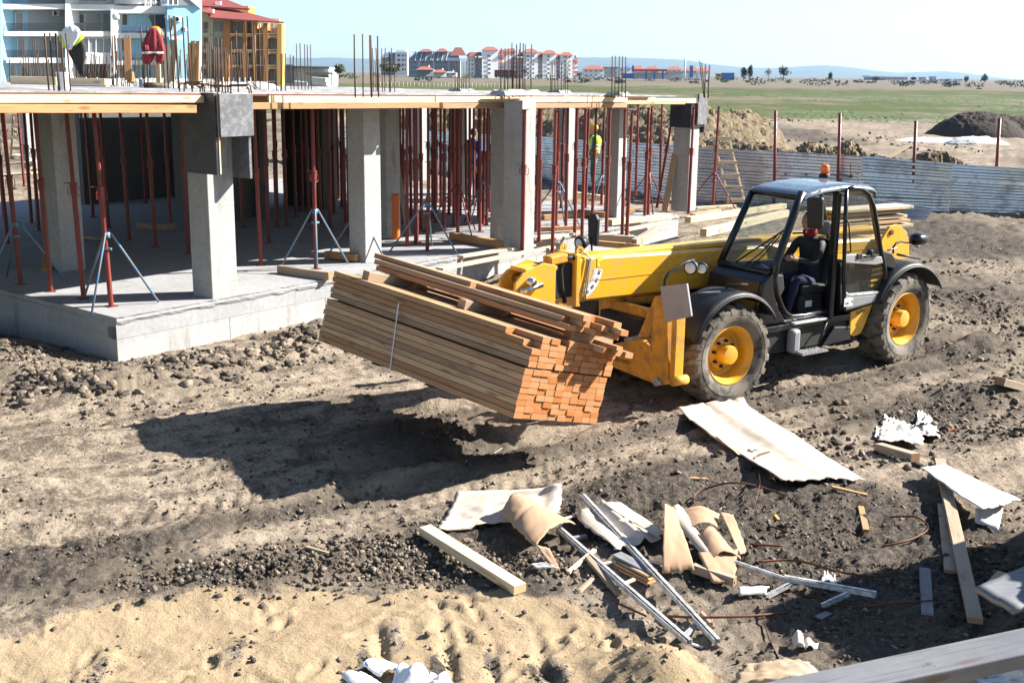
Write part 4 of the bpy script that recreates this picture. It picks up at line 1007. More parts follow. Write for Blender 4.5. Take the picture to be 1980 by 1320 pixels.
# boom: outer box section with a top plate, chamfers, inner section, head
Y0, Y1 = -.12, -.50
def bz(x, t): return (1.70 + .028 * x) if t else (1.175 + .012 * x)
mb = MB()
def bsec(x):
    b, t = bz(x, 0), bz(x, 1)
    return [(x, Y0, b + .03), (x, Y0, t - .035), (x, Y0 - .035, t), (x, Y1 + .035, t), (x, Y1, t - .035), (x, Y1, b + .03), (x, Y1 + .03, b), (x, Y0 - .03, b)]
A_, B_ = bsec(1.15), bsec(-4.75); vs = A_ + B_; fs = [(i, (i + 1) % 8, 8 + (i + 1) % 8, 8 + i) for i in range(8)] + [tuple(range(8)), tuple(range(15, 7, -1))]
mb.add(vs, fs); boom = vp('boom', mb, 'yellow', bevel=.008)
vp('wear_strip', MB().bx(1.05, -4.6, Y0 + .001, Y0 + .006, 1.432, 1.446), 'yellow_worn', boom)
vp('top_plate', MB().bx(.95, -4.4, Y0 - .06, Y1 + .06, bz(0, 1) - .02, bz(0, 1) + .032), 'yellow', boom, bevel=.01)
vp('boom_end_frame', MB().bx(1.11, 1.19, Y0 + .022, Y1 - .02, 1.14, 1.77), 'yellow', boom, bevel=.015)
vp('inner_boom', MB().bx(1.15, 1.55, Y0 - .045, Y1 + .045, 1.26, 1.66), 'interior', boom, bevel=.01)
for yy in (Y0 - .03, Y1 + .03):
    T = Matrix.Translation((1.1, yy, 1.80)) @ Matrix.Rotation(rad(90), 4, 'X')
    vp('lifting_eye', MB().lathe([(.028, -.015), (.055, -.015), (.055, .015), (.028, .015), (.028, -.015)], 18, T, 0, False), 'yellow', boom, auto=40)
for q, yy in enumerate((Y0 + .03, Y0 + .015)):
    vp('hydraulic_pipe', MB().tube([(1.08 - .04 * q, yy, 1.20), (1.06 - .04 * q, yy + .01, 1.35), (1.02 - .03 * q, yy, 1.55), (.99 - .03 * q, yy, 1.70), (1.03, yy - .03, 1.765), (1.12, yy - .09, 1.79)], .009, 8), 'grey_plastic', boom, smooth=True)
vp('boom_hose', MB().tube([(1.17, Y0 - .02, 1.72), (1.30, Y0 - .05, 1.74), (1.36, Y0 - .05, 1.6), (1.34, Y0 - .05, 1.4), (1.28, Y0 - .06, 1.2)], .028, 8).tube([(1.17, Y0 - .12, 1.72), (1.33, Y0 - .14, 1.75), (1.41, Y0 - .14, 1.6), (1.38, Y0 - .14, 1.35)], .028, 8), 'interior', boom, smooth=True)
# boom head with two cheek plates, a tilt ram and the carriage
hd_ = [(1.45, 1.66), (1.62, 1.70), (1.92, 1.60), (2.02, 1.50), (2.04, 1.30), (1.95, .95), (1.80, .70), (1.62, .72), (1.58, 1.05), (1.45, 1.22)]
mb = MB()
for yy in (Y0 - .02, Y1 + .06): mb.prism([(x, yy, z) for x, z in hd_], (0, -.04, 0))
mb.bx(1.42, 1.88, Y0 - .03, Y1 + .05, 1.60, 1.65); mb.bx(1.42, 1.62, Y0 - .05, Y1 + .07, 1.24, 1.6)
head = vp('boom_head', mb, 'yellow', bevel=.008)
vp('head_block', MB().box((1.40, -.22, 1.72), (.26, .16, .11), Matrix.Rotation(.1, 3, 'Y')), 'yellow_worn', head, bevel=.02)
vp('pivot_pin', MB().tube([(1.82, Y0 + .05, 1.50), (1.82, Y1 - .02, 1.50)], .05, 14), 'chrome', head, smooth=True)
vp('pivot_pin', MB().tube([(1.74, Y0 + .04, 1.05), (1.74, Y1 - .02, 1.05)], .045, 14), 'chrome', head, smooth=True)
vp('tilt_ram', MB().tube([(1.68, Y0 + .03, 1.46), (1.98, Y0 + .02, 1.40)], .03, 10), 'chrome', head, smooth=True)
# lift ram under the boom
vp('lift_ram', MB().tube([(.25, -.31, 1.12), (-1.6, -.31, .95)], .07, 14).tube([(.5, -.31, 1.14), (.25, -.31, 1.12)], .045, 12), 'yellow_worn', smooth=True)
# boom pivot towers at the rear
tw = [vY(x, y, -.05) for x, y in ((1693, 497), (1700, 462), (1716, 437), (1730, 433), (1741, 440), (1737, 462), (1728, 500))]
vp('boom_tower', MB().prism([(p.x, -.05, p.z) for p in tw], (0, .05, 0)), 'yellow', bevel=.008)
tw2 = [vY(x, y, -.30) for x, y in ((1720, 505), (1736, 458), (1744, 441), (1752, 447), (1757, 470), (1757, 500))]
vp('boom_tower', MB().prism([(p.x, -.34, p.z) for p in tw2], (0, .05, 0)), 'yellow', bevel=.008)
pp = vY(1723, 449, -.0); vp('tower_pin', MB().lathe([(.001, .0), (.04, 0), (.04, .02), (.001, .024)], 16, Matrix.Translation((pp.x, .0, pp.z)) @ Matrix.Rotation(rad(-90), 4, 'X')), 'red', smooth=False)

# ---- cab (left half of the machine)
cb = empty('x', (0, 0, 0)); bpy.data.objects.remove(cb)
YL, YR = 1.0, .08
Ab, At = Vector((-.95, 0, 1.52)), Vector((-1.43, 0, 2.40)); Bt, Bb = Vector((-2.04, 0, 2.43)), Vector((-2.06, 0, .86)); Ct, Cb = Vector((-2.70, 0, 2.36)), Vector((-3.02, 0, 1.45))
def P3(p, y): return Vector((p.x, y, p.z))
# body shell below the glass: nose, right wall, floor, rear wall
mb = MB()
mb.prism([(-.95, YL, 1.52), (-.80, YL, 1.40), (-.72, YL, 1.05), (-.78, YL, .90), (-1.22, YL, .90), (-1.10, YL, 1.05), (-1.0, YL, 1.24)], (0, -.06, 0))
mb.prism([(-.95, YL - .06, 1.52), (-.80, YL - .06, 1.42), (-.72, YL - .06, 1.05), (-.74, YL - .06, .85), (-.90, YL - .06, .85), (-.9, YL - .06, 1.45)], (0, -(YL - .06 - YR), 0))
mb.bx(-.9, -3.0, YL - .02, YR, .78, .86)
mb.prism([(-.95, YR + .05, .8), (-.95, YR + .05, 1.52), (-3.02, YR + .05, 1.48), (-3.02, YR + .05, .8)], (0, -.05, 0))
mb.bx(-2.62, -2.68, YR, YL - .03, .8, 1.5)
cab = vp('cab', mb, 'black', bevel=.012)
def cp(name, mb, mat, **k): return vp(name, mb, mat, cab, **k)
# pillars and rails
def bar(name, pts, r, mat='black', n=8): return cp(name, MB().tube(pts, r, n), mat, smooth=True)
def flat(name, a, b, w, t, mat='black'):
    a = Vector(a); b = Vector(b); R_ = basis(b - a, (0, 1, 0)); return cp(name, MB().box((a + b) / 2, ((b - a).length, w, t), R_), mat, bevel=.018)
apL = [vY(1556, 372, YL), vY(1540, 414, YL), vY(1523, 462, YL), vY(1506, 510, YL), vY(1500, 540, YL), vY(1506, 568, YL), vY(1515, 592, YL), vY(1523, 606, YL), vY(1534, 613, YL), vY(1560, 611, YL), vY(1612, 600, YL)]
apL = [Vector((p.x, YL - .04, p.z)) for p in apL]
bar('door_frame', apL, [.05, .05, .05, .052, .05, .04, .036, .034, .032, .032, .03], n=10)
bar('pillar', [P3(At, YR + .05), P3((At + Ab) / 2, YR + .045), P3(Ab, YR + .03)], .045)
bar('pillar', [(-1.47, YL - .03, 2.40), (-1.7, YL - .02, 2.45), (-2.04, YL - .02, 2.46), (-2.5, YL - .03, 2.43)], .032)
flat('pillar', (-2.05, YL - .035, 2.44), (-2.06, YL - .035, .84), .07, .10)
bar('pillar', [(-2.60, YL - .05, 2.42), (-2.72, YL - .05, 2.28), (-2.92, YL - .04, 1.75), (-3.03, YL - .04, 1.46)], .032)
bar('pillar', [(-2.62, YR + .05, 2.42), (-2.74, YR + .05, 2.28), (-3.02, YR + .05, 1.46)], .032)
bar('rail', [P3(At, YR + .05), P3(At, YL - .05)], .042)
bar('rail', [P3(Ab, YR + .03), P3(Ab, YL - .05)], .05)
bar('rail', [(-2.62, YR + .05, 2.40), (-2.62, YL - .05, 2.40)], .04)
# roof
prf = [(-1.40, 2.425), (-1.46, 2.462), (-1.75, 2.505), (-2.1, 2.525), (-2.4, 2.515), (-2.66, 2.485), (-2.72, 2.46), (-2.74, 2.40)]
def roof(u, v):
    k = u * (len(prf) - 1); i = min(int(k), len(prf) - 2); f_ = k - i; x = prf[i][0] * (1 - f_) + prf[i + 1][0] * f_; z = prf[i][1] * (1 - f_) + prf[i + 1][1] * f_
    y = YR - .01 + (YL + .015 - YR + .01) * v; e = min(v, 1 - v); z -= .06 * max(0, 1 - e / .10) ** 2
    return (x, y, z)
rf = cp('roof', MB().grid(roof, 21, 20), 'roofpaint', smooth=True, solid=.02)
for k in range(9):
    yy = YR + .12 + k * .075
    vp('roof_rib', MB().tube([(-1.50, yy, 2.468), (-1.74, yy, 2.505), (-1.86, yy, 2.512)], .011, 6), 'roofpaint', cab, smooth=True)
bcn = vloc(at(1594, 342, zB + 2.51)); bx_, by_ = bcn.x, bcn.y
bc = cp('beacon_base', MB().lathe([(.078, 0), (.074, .035), (.062, .055), (.001, .056)], 24, Matrix.Translation((bx_, by_, 2.50))), 'plastic', auto=40)
vp('beacon_lens', MB().lathe([(.060, .055), (.062, .10), (.058, .15), (.048, .172), (.02, .18), (.001, .181)], 24, Matrix.Translation((bx_, by_, 2.50))), 'lens_orange', cab, smooth=True)
an = vloc(at(1645, 342, zB + 2.5)); cp('aerial', MB().tube([(an.x, an.y, 2.49), (an.x, an.y, 2.53)], .028, 10).tube([(an.x, an.y, 2.53), (an.x + .03, an.y, 2.68)], .005, 6), 'plastic')
cp('beacon_cable', MB().tube([(bx_ - .07, by_, 2.52), (bx_ - .15, by_ + .02, 2.55), (bx_ - .2, by_ - .02, 2.52), (bx_ - .26, by_ + .01, 2.54), (an.x + .05, an.y, 2.52), (an.x - .1, an.y + .05, 2.5)], .008, 6), 'plastic')
for px_, py_ in ((1519, 338), (1559, 339), (1626, 349)):
    q = vloc(at(px_, py_, zB + 2.50)); cp('roof_bolt', MB().lathe([(.016, 0), (.016, .02), (.001, .024)], 8, Matrix.Translation((q.x, q.y, 2.497))), 'plastic')
# glass
def pane(name, pts, par=cab): return vp(name, MB().add(pts, [tuple(range(len(pts)))]), 'glass', par)
pane('windscreen', [P3(At, YR + .08), P3(At, YL - .08), Vector((-.955, YL - .08, 1.55)), Vector((-.955, YR + .08, 1.55))])
pane('side_window', [(-1.5, YR + .02, 2.36), (-2.6, YR + .02, 2.36), (-2.95, YR + .02, 1.55), (-1.0, YR + .02, 1.55)])
pane('rear_window', [(-2.66, YR + .08, 2.36), (-2.66, YL - .08, 2.36), (-2.95, YL - .08, 1.55), (-2.95, YR + .08, 1.55)])
# wiper
for off in (0, .035):
    a, b = vX(1545, 440 + off * 40, -1.10), vX(1455, 575 - 60, -.92)
    bar('wiper_arm', [(-.93, .62 - off * 3, 1.53), (-1.02, .78 - off * 2, 1.72), (-1.17, .90 - off, 1.98)], .009, 'plastic', 6)
bar('wiper_blade', [(-.96, .35, 1.56), (-1.22, .93, 2.04)], .012, 'plastic', 6)
# interior: seat, back, steering wheel, console
seat = cp('seat', MB().box((-1.98, .55, 1.20), (.46, .46, .12)).box((-2.25, .55, 1.50), (.12, .46, .62), Matrix.Rotation(rad(-10), 3, 'Y')).bx(-1.75, -2.2, .36, .74, .86, 1.14), 'interior', bevel=.04)
vp('headrest', MB().box((-2.33, .55, 1.93), (.09, .26, .18)), 'grey_plastic', cab, bevel=.03)
cp('steering_column', MB().tube([(-1.08, .55, .9), (-1.30, .55, 1.46)], .035, 10), 'interior')
T = Matrix.Translation((-1.33, .55, 1.50)) @ Matrix.Rotation(rad(-28), 4, 'Y')
cp('steering_wheel', MB().lathe([(.17 + .014 * math.cos(a), .014 * math.sin(a)) for a in [i * math.pi / 4 for i in range(9)]], 28, T, 0, False).box(T @ Vector((0, 0, -.01)), (.32, .03, .02), T.to_3x3()), 'interior', auto=50)
cp('dashboard', MB().prism([(-.95, YR + .1, 1.5), (-1.18, YR + .1, 1.48), (-1.22, YR + .1, 1.3), (-1.0, YR + .1, 1.0), (-.93, YR + .1, 1.0)], (0, .78, 0)), 'interior', bevel=.02)
cp('floor_mat', MB().bx(-1.3, -1.98, .3, YL - .05, .861, .868), 'steel')
cp('sill_plate', MB().bx(-1.36, -1.98, YL - .08, YL + .02, .845, .872), 'alu', bevel=.004)
for k in range(12): cp('sill_tread', MB().box((-1.40 - .05 * k, YL - .10, .872), (.02, .10, .006), Matrix.Rotation(.5 if k % 2 else -.5, 3, 'Z')), 'alu')
cp('side_pod', MB().prism([(x, YL - .16, z) for x, z in ((-1.02, 1.42), (-1.12, 1.34), (-1.22, 1.22), (-1.16, 1.02), (-1.06, 1.10), (-.99, 1.25))], (0, .05, 0)), 'grey_plastic', bevel=.015)
cp('sticker', MB().bx(-1.12, -1.19, YL - .108, YL - .104, 1.13, 1.25), 'label_yellow')
cp('sticker', MB().bx(-1.86, -1.98, YL - .262, YL - .258, .97, 1.05), 'white')
cp('side_box', MB().bx(-1.8, -2.02, .42, YL - .265, .86, 1.15), 'interior')
# door swung fully back against the rear quarter
DY = YL + .07
dpx = [(1637, 366), (1650, 363), (1668, 366), (1680, 376), (1690, 400), (1697, 440), (1703, 480), (1711, 520), (1712, 545), (1704, 572), (1690, 583), (1660, 592), (1633, 600), (1632, 530), (1634, 440)]
dl = [vY(x, y, DY) for x, y in dpx]; dl = [Vector((p.x, DY, p.z)) for p in dl]
door = cp('door', MB().tube(dl + [dl[0]], .026, 8), 'black', smooth=True)
def dpan(name, pts, mat, th=.03, **k):
    q = [vY(x, y, DY) for x, y in pts]; return vp(name, MB().prism([(p.x, DY - th / 2, p.z) for p in q], (0, th, 0)), mat, cab, **k)
dpan('door_waist_panel', [(1632, 492), (1660, 491), (1702, 496), (1705, 508), (1690, 512), (1632, 508)], 'steel', .05, bevel=.008)
dpan('door_lower_panel', [(1632, 570), (1645, 574), (1701, 568), (1698, 578), (1688, 583), (1633, 598)], 'grey_plastic', .05, bevel=.008)
dpan('door_trim', [(1633, 563), (1640, 568), (1703, 562), (1703, 566), (1640, 572), (1633, 568)], 'alu', .055)
pane('door_glass', [(p.x, DY, p.z) for p in (vY(x, y, DY) for x, y in ((1637, 371), (1652, 368), (1668, 371), (1678, 380), (1688, 405), (1697, 460), (1701, 494), (1634, 491)))])
pane('door_lower_glass', [(p.x, DY, p.z) for p in (vY(x, y, DY) for x, y in ((1634, 510), (1690, 513), (1707, 510), (1709, 545), (1703, 562), (1640, 566)))])
q = vY(1668, 497, DY); vp('door_handle', MB().box((q.x - .12, DY + .04, q.z + .01), (.26, .03, .03)).box((q.x + .1, DY + .03, q.z + .02), (.10, .02, .07)), 'plastic', cab, bevel=.008)
q0, q1 = vY(1640, 430, DY + .05), vY(1644, 487, DY + .05); vp('grab_rail', MB().tube([(q0.x, DY + .01, q0.z + .03), (q0.x, DY + .06, q0.z), (q1.x, DY + .06, q1.z), (q1.x, DY + .01, q1.z - .02)], .010, 8), 'plastic', cab, smooth=True)
q = vY(1681, 489, DY); vp('door_catch', MB().lathe([(.05, 0), (.05, .03), (.03, .06), (.001, .06)], 16, Matrix.Translation((q.x, DY, q.z)) @ Matrix.Rotation(rad(-90), 4, 'X')), 'plastic', cab)
q = vY(1641, 584, DY + .03); vp('noise_label', MB().box((q.x, DY + .028, q.z), (.165, .004, .105)), 'white', cab)
TX = lambda p, y, s=1: Matrix.Translation((p.x, y, p.z)) @ Matrix(((-1, 0, 0, 0), (0, 0, 1, 0), (0, 1, 0, 0), (0, 0, 0, 1)))
ql = vY(1637, 587, DY + .03); text_mesh('100', .055, MT['ink'], 'lettering', TX(ql, DY + .031), cab); ql = vY(1647, 584, DY + .03); text_mesh('75', .055, MT['ink'], 'lettering', TX(ql, DY + .031), cab)
# stripe decals on the engine pod seen through the lower door glass
for k in range(4):
    pts = [vY(x, y + 10.5 * k, YL - .02) for x, y in ((1686 - k * 1.5, 519 + 1), (1708 - k * 2, 515), (1708 - k * 2, 519), (1686 - k * 1.5, 523 + 1))]; cp('stripe', MB().prism([(p.x, YL - .018, p.z) for p in pts], (0, .003, 0)), 'label_yellow' if 0 else 'yellow')
cp('rear_quarter', MB().prism([(p.x, YL - .03, p.z) for p in (vY(x, y, YL - .03) for x, y in ((1625, 508), (1708, 510), (1712, 545), (1700, 582), (1625, 600)))], (0, -.05, 0)), 'interior')
q = [vY(x, y, YL) for x, y in ((1693, 480), (1718, 488), (1728, 505), (1722, 520), (1690, 512))]; cp('rear_shoulder', MB().prism([(p.x, YL - .1, p.z) for p in q], (0, .16, 0)), 'plastic', bevel=.02)
# skirts, tank, steps, yellow side plate
mb = MB(); mb.bx(-.75, -2.55, .30, YL - .06, .50, .80); vp('side_skirt', mb, 'interior', bevel=.02)
vp('fuel_tank', MB().prism([(-1.93, YL - .07, .50), (-2.47, YL - .07, .52), (-2.47, YL - .07, .70), (-2.15, YL - .07, .73)], (0, .07, 0)), 'plastic', bevel=.015)
q = vY(1534, 660, YL); vp('filter_housing', MB().box((q.x, YL - .0, q.z + .01), (.15, .12, .30)), 'grey_plastic', bevel=.04)
st_ = vp('step', MB().bx(-1.42, -1.90, YL - .04, YL + .13, .47, .485), 'steel')
for k in range(8): vp('step_tread', MB().box((-1.45 - .058 * k, YL + .045, .492), (.016, .17, .014)), 'alu', tele)
q0, q1 = vY(1606, 612, YL + .0), vY(1578, 661, YL + .02); vp('step_strut', MB().tube([(q0.x, YL - .02, q0.z), (q1.x, YL + .06, q1.z)], .014, 8), 'plastic', smooth=True)
yp = [vY(x, y, YL - .01) for x, y in ((1646, 603), (1688, 588), (1670, 634), (1664, 645), (1656, 649), (1648, 650), (1643, 645))]
sp_ = vp('side_plate', MB().prism([(p.x, YL - .04, p.z) for p in yp], (0, .03, 0)), 'yellow', bevel=.008)
q = vY(1665, 602, YL); text_mesh('turbo', .075, MT['ink'], 'lettering', TX(q, YL - .008) @ Matrix.Rotation(.12, 4, 'Z'), sp_)
# mudguards
def guard(name, cx, cz, a0, a1, r, y0, y1):
    mb = MB()
    def fn(u, v):
        a = rad(a0 + (a1 - a0) * u); e = .045 * max(0, (v - .90) / .10) ** 2 + .02 * max(0, (.1 - v) / .1) ** 2
        return (cx + (r - e) * math.cos(a), y0 + (y1 - y0) * v, cz + (r - e) * .98 * math.sin(a))
    mb.grid(fn, 26, 14); g_ = vp(name, mb, 'plastic', smooth=True, solid=.014)
    vp('guard_lip', MB().tube([(cx + (r - .045) * math.cos(rad(a0 + (a1 - a0) * i / 24)), y1, cz + (r - .045) * .98 * math.sin(rad(a0 + (a1 - a0) * i / 24))) for i in range(25)], .013, 6), 'plastic', smooth=True)
guard('mudguard', -.27, zfw + .03, 18, 148, .74, .62, 1.16); guard('mudguard', -3.47, zrw + .03, 22, 150, .74, .62, 1.16)
guard('mudguard', -.27, zfw + .03, 18, 148, .74, -.62, -1.16); guard('mudguard', -3.47, zrw + .03, 22, 150, .74, -.62, -1.16)
a, b = vY(1300, 567, 1.0), vY(1345, 556, 1.0)
for (x0, y0_, x1, y1_) in ((1345, 568, 1392, 566), (1405, 549, 1445, 552)):
    a, b = vY(x0, y0_, .98), vY(x1, y1_, .98); vp('guard_rail', MB().tube([(a.x, .98, a.z - .05), (a.x - .01, .98, a.z + .01), (b.x, .98, b.z + .01)], .014, 8), 'plastic', smooth=True)
a, b = vY(1735, 492, .9), vY(1778, 500, .9); vp('guard_rail', MB().tube([(a.x, .9, a.z), (b.x, .9, b.z)], .016, 8), 'plastic', smooth=True)
# lamps and mirrors
lp = vY(1347, 517, .98)
lb = vp('lamp_bar', MB().tube([(p.x, .98, p.z) for p in (vY(x, y, .98) for x, y in ((1284, 605), (1284, 560), (1286, 540), (1293, 528), (1325, 507), (1342, 503)))], .018, 8), 'plastic', smooth=True)
def lamp(name, px_, py_, yl, r, T0=0., par=None, dirn=(1, .2, 0)):
    p = vY(px_, py_, yl); R_ = Vector(dirn).normalized().to_track_quat('Z', 'Y').to_matrix().to_4x4(); T = Matrix.Translation((p.x, yl, p.z)) @ R_
    h_ = vp(name, MB().lathe([(.001, -.11), (r * .7, -.10), (r * 1.05, -.03), (r * 1.12, .02), (r * 1.02, .025)], 22, T, 0, True), 'plastic', lb if par is None else par, smooth=True)
    vp('lamp_lens', MB().lathe([(r * 1.02, .015), (r * .8, .03), (r * .4, .04), (.001, .043)], 22, T), 'lens_clear', lb if par is None else par, smooth=True)
lamp('headlight', 1336, 517, .98, .075, dirn=(1, .45, -.05)); lamp('indicator_lamp', 1357, 519, 1.02, .062, dirn=(1, .8, -.05))
pl = [vX(x, y, .86) for x, y in ((1280, 554), (1331, 548), (1340, 611), (1290, 623))]
mbp = MB().prism([(.86, p.y, p.z) for p in pl], (.03, 0, 0)); vp('guard_plate', mbp, 'plate_grey', bevel=.006)
q = [vX(x, y, -1.27) for x, y in ((1559, 383), (1587, 381), (1589, 386), (1588, 438), (1584, 443), (1560, 441))]
vp('mirror', MB().prism([(-1.27, p.y, p.z) for p in q], (-.05, 0, 0)), 'plastic', bevel=.014)
qc = q[0]; vp('mirror_arm', MB().tube([(-1.27, YL - .02, 1.98), (-1.27, 1.12, 2.0), (-1.25, 1.2, 2.02)], .012, 8), 'plastic', smooth=True)
rm = Vector((.2, -1.05, 0)); qz0, qz1 = vX(1143, 474, .2), vX(1143, 413, .2); 
vp('mirror', MB().prism([(.2, qz0.y + dy, z) for dy, z in ((-.07, qz0.z), (.09, qz0.z), (.10, qz1.z - .06), (.05, qz1.z), (-.04, qz1.z), (-.09, qz1.z - .06))], (-.06, 0, 0)), 'plastic', bevel=.015)
vp('mirror_arm', MB().tube([(.2, qz0.y, qz0.z + .1), (.18, qz0.y, qz0.z - .12), (.1, qz0.y + .1, 1.35), (0, -.9, 1.3)], .014, 8), 'plastic', smooth=True)
qh = vX(1123, 470, .45); R_ = Vector((1, .1, -.1)).to_track_quat('Z', 'Y').to_matrix().to_4x4(); T = Matrix.Translation((.45, qh.y, qh.z)) @ R_
vp('headlight', MB().lathe([(.001, -.1), (.06, -.09), (.085, -.02), (.09, .03), (.075, .035)], 20, T), 'plastic', smooth=True); vp('lamp_lens', MB().lathe([(.074, .03), (.04, .045), (.001, .05)], 20, T), 'lens_clear', smooth=True)
vp('lamp_bracket', MB().tube([(.42, qh.y, qh.z - .06), (.42, qh.y - .02, 1.3), (.3, qh.y, 1.15)], .014, 8), 'plastic', smooth=True)
# rear side lamp on a tube
rl_ = [vY(x, y, .85) for x, y in ((1727, 490), (1727, 478), (1733, 470), (1742, 467), (1762, 470))]; vp('lamp_bar', MB().tube([(p.x, .85, p.z) for p in rl_], .014, 8), 'plastic', smooth=True)
q = vY(1777, 462, .85); vp('rear_lamp', MB().lathe([(.001, -.13), (.06, -.12), (.095, -.06), (.10, .05), (.085, .11), (.04, .135), (.001, .14)], 20, Matrix.Translation((q.x, .85, q.z)) @ Matrix.Rotation(rad(90), 4, 'Y') @ Matrix.Diagonal((.85, 1, 1, 1))), 'black', smooth=True)
q = vY(1726, 480, .85); vp('lamp_bar', MB().tube([(q.x + .1, .85, q.z - .02), (q.x - .09, .85, q.z - .0)], .012, 8), 'steel', smooth=True)
# stabiliser frame at the front
def xprism(name, pts, xl, th, mat='yellow_worn', **k):
    q = [vX(x, y, xl) for x, y in pts]; return vp(name, MB().prism([(xl, p.y, p.z) for p in q], (-th, 0, 0)), mat, bevel=.008, **k)
stb = xprism('stabiliser_beam', [(1150, 672), (1200, 662), (1240, 656), (1256, 668), (1291, 733), (1286, 744), (1272, 745), (1180, 708), (1150, 700)], .78, .16)
xprism('stabiliser_gusset', [(1232, 652), (1266, 573), (1276, 574), (1275, 600), (1252, 652)], .72, .05)
lg = [vX(x, y, .80) for x, y in ((1264, 598), (1274, 572), (1289, 572), (1291, 735), (1284, 742), (1275, 735), (1259, 668))]
vp('stabiliser_leg', MB().prism([(.80, p.y, p.z) for p in lg], (-.14, .02, 0)), 'yellow_worn', bevel=.008)
qa = vX(1296, 600, .8); qb = vX(1296, 738, .8)
vp('stabiliser_leg', MB().bx(.80, .66, qb.y - .02, qb.y + .055, qb.z + .02, 1.36), 'yellow_worn', bevel=.012)
q = vX(1272, 737, .81); vp('stabiliser_pin', MB().lathe([(.001, 0), (.05, 0), (.05, .05), (.001, .055)], 16, Matrix.Translation((.80, q.y, q.z)) @ Matrix.Rotation(rad(90), 4, 'Y')), 'steel')
q = vX(1305, 738, .81); vp('stabiliser_pin', MB().tube([(.83, q.y - .02, q.z), (.62, q.y - .02, q.z)], .055, 14), 'yellow_worn', smooth=True)
vp('stabiliser_tray', MB().bx(.78, .3, -.55, .45, .50, .56), 'yellow_worn', bevel=.006)
vp('front_cross_plate', MB().bx(.42, .36, -.6, .62, .56, 1.12), 'yellow_worn', bevel=.01)
q = [vX(x, y, .60) for x, y in ((1206, 654), (1236, 648), (1238, 660), (1208, 667))]; vp('battery_box', MB().prism([(.60, p.y, p.z) for p in q], (-.12, 0, 0)), 'steel', bevel=.006)
# far stabiliser leg
vp('stabiliser_leg', MB().bx(.80, .66, -1.08, -.94, .34, 1.36), 'yellow_worn', bevel=.012); vp('stabiliser_beam', MB().prism([(.78, -.1, .45), (.78, -.1, .70), (.78, -.6, .74), (.78, -1.0, .40), (.78, -1.0, .33)], (-.16, 0, 0)), 'yellow_worn', bevel=.008)
# angle scale sticker on the boom
cpt = vY(1114, 517, Y0); an0, an1, ra0, ra1 = rad(-8), rad(-68), .27, .40
def ang(a, r): return Vector((cpt.x - r * math.cos(a), Y0 + .004, cpt.z + r * math.sin(a)))
mb = MB(); mb.add([ang(an0 + (an1 - an0) * i / 14, r) for i in range(15) for r in (ra0, ra1)], [(2 * i, 2 * i + 1, 2 * i + 3, 2 * i + 2) for i in range(14)]); sc_ = vp('angle_scale', mb, 'white', boom)
for i in range(22):
    a = an0 + (an1 - an0) * (i + .5) / 22; L = .05 if i % 4 == 0 else .03
    p0, p1 = ang(a, ra0 + .004), ang(a, ra0 + .004 + L); d = (p1 - p0).normalized(); n_ = d.cross(Vector((0, 1, 0))) * .002; e = Vector((0, .001, 0)); vp('scale_tick', MB().add([p0 - n_ + e, p1 - n_ + e, p1 + n_ + e, p0 + n_ + e], [(0, 1, 2, 3)]), 'ink', boom)
for s, a in (('80', -14), ('60', -30), ('40', -46), ('20', -62)):
    p = ang(rad(a), ra0 + .088); text_mesh(s, .062, MT['ink'], 'lettering', TX(p, Y0 + .006) @ Matrix.Rotation(rad(a) + rad(90), 4, 'Z'), boom)
for k, (x, y) in enumerate(((1157, 501), (1157, 511), (1161, 501))): 
    p = vY(x, y, Y0); vp('warning_sticker', MB().box((p.x, Y0 + .004, p.z), (.035, .003, .055)), 'label_yellow', boom)
# forks and carriage under the load
FK = True

# ---- driver
pj = dict(pelvis=(-.02, 0, .40), waist=(-.05, 0, .58), chest=(-.03, 0, .80), neckbase=(-.02, 0, .98), neck=(0, 0, 1.03), head=(.04, 0, 1.16),
          lsho=(-.02, .19, .92), lelb=(.16, .24, .66), lwri=(.36, .14, .72), lhand=(.43, .08, .74), rsho=(-.02, -.19, .92), relb=(.16, -.24, .66), rwri=(.36, -.14, .72), rhand=(.43, -.08, .74),
          lhip=(.02, .10, .38), lkne=(.42, .18, .50), lank=(.50, .16, .10), ltoe=(.66, .17, .04), rhip=(.02, -.10, .38), rkne=(.42, -.14, .50), rank=(.50, -.12, .10), rtoe=(.66, -.12, .04))
dp = VC + VM @ Vector((-2.08, .55, .86))
drv = person(dp, VRZ, 'driver in navy overalls and a red scarf, top coloured near black as cab shade, seated in the yellow machine', pj, ['navy', 'interior', 'skin', 'interior'], hair='hair')  # upper body coloured near black to stand for the shade in the cab
MB().lathe([(.062, .98), (.085, 1.0), (.09, 1.04), (.075, 1.075), (.06, 1.07)], 16, Matrix.Translation((.0, 0, 0)), 0, False).build('scarf', MT['red_cloth'], drv, True, solid=.01)
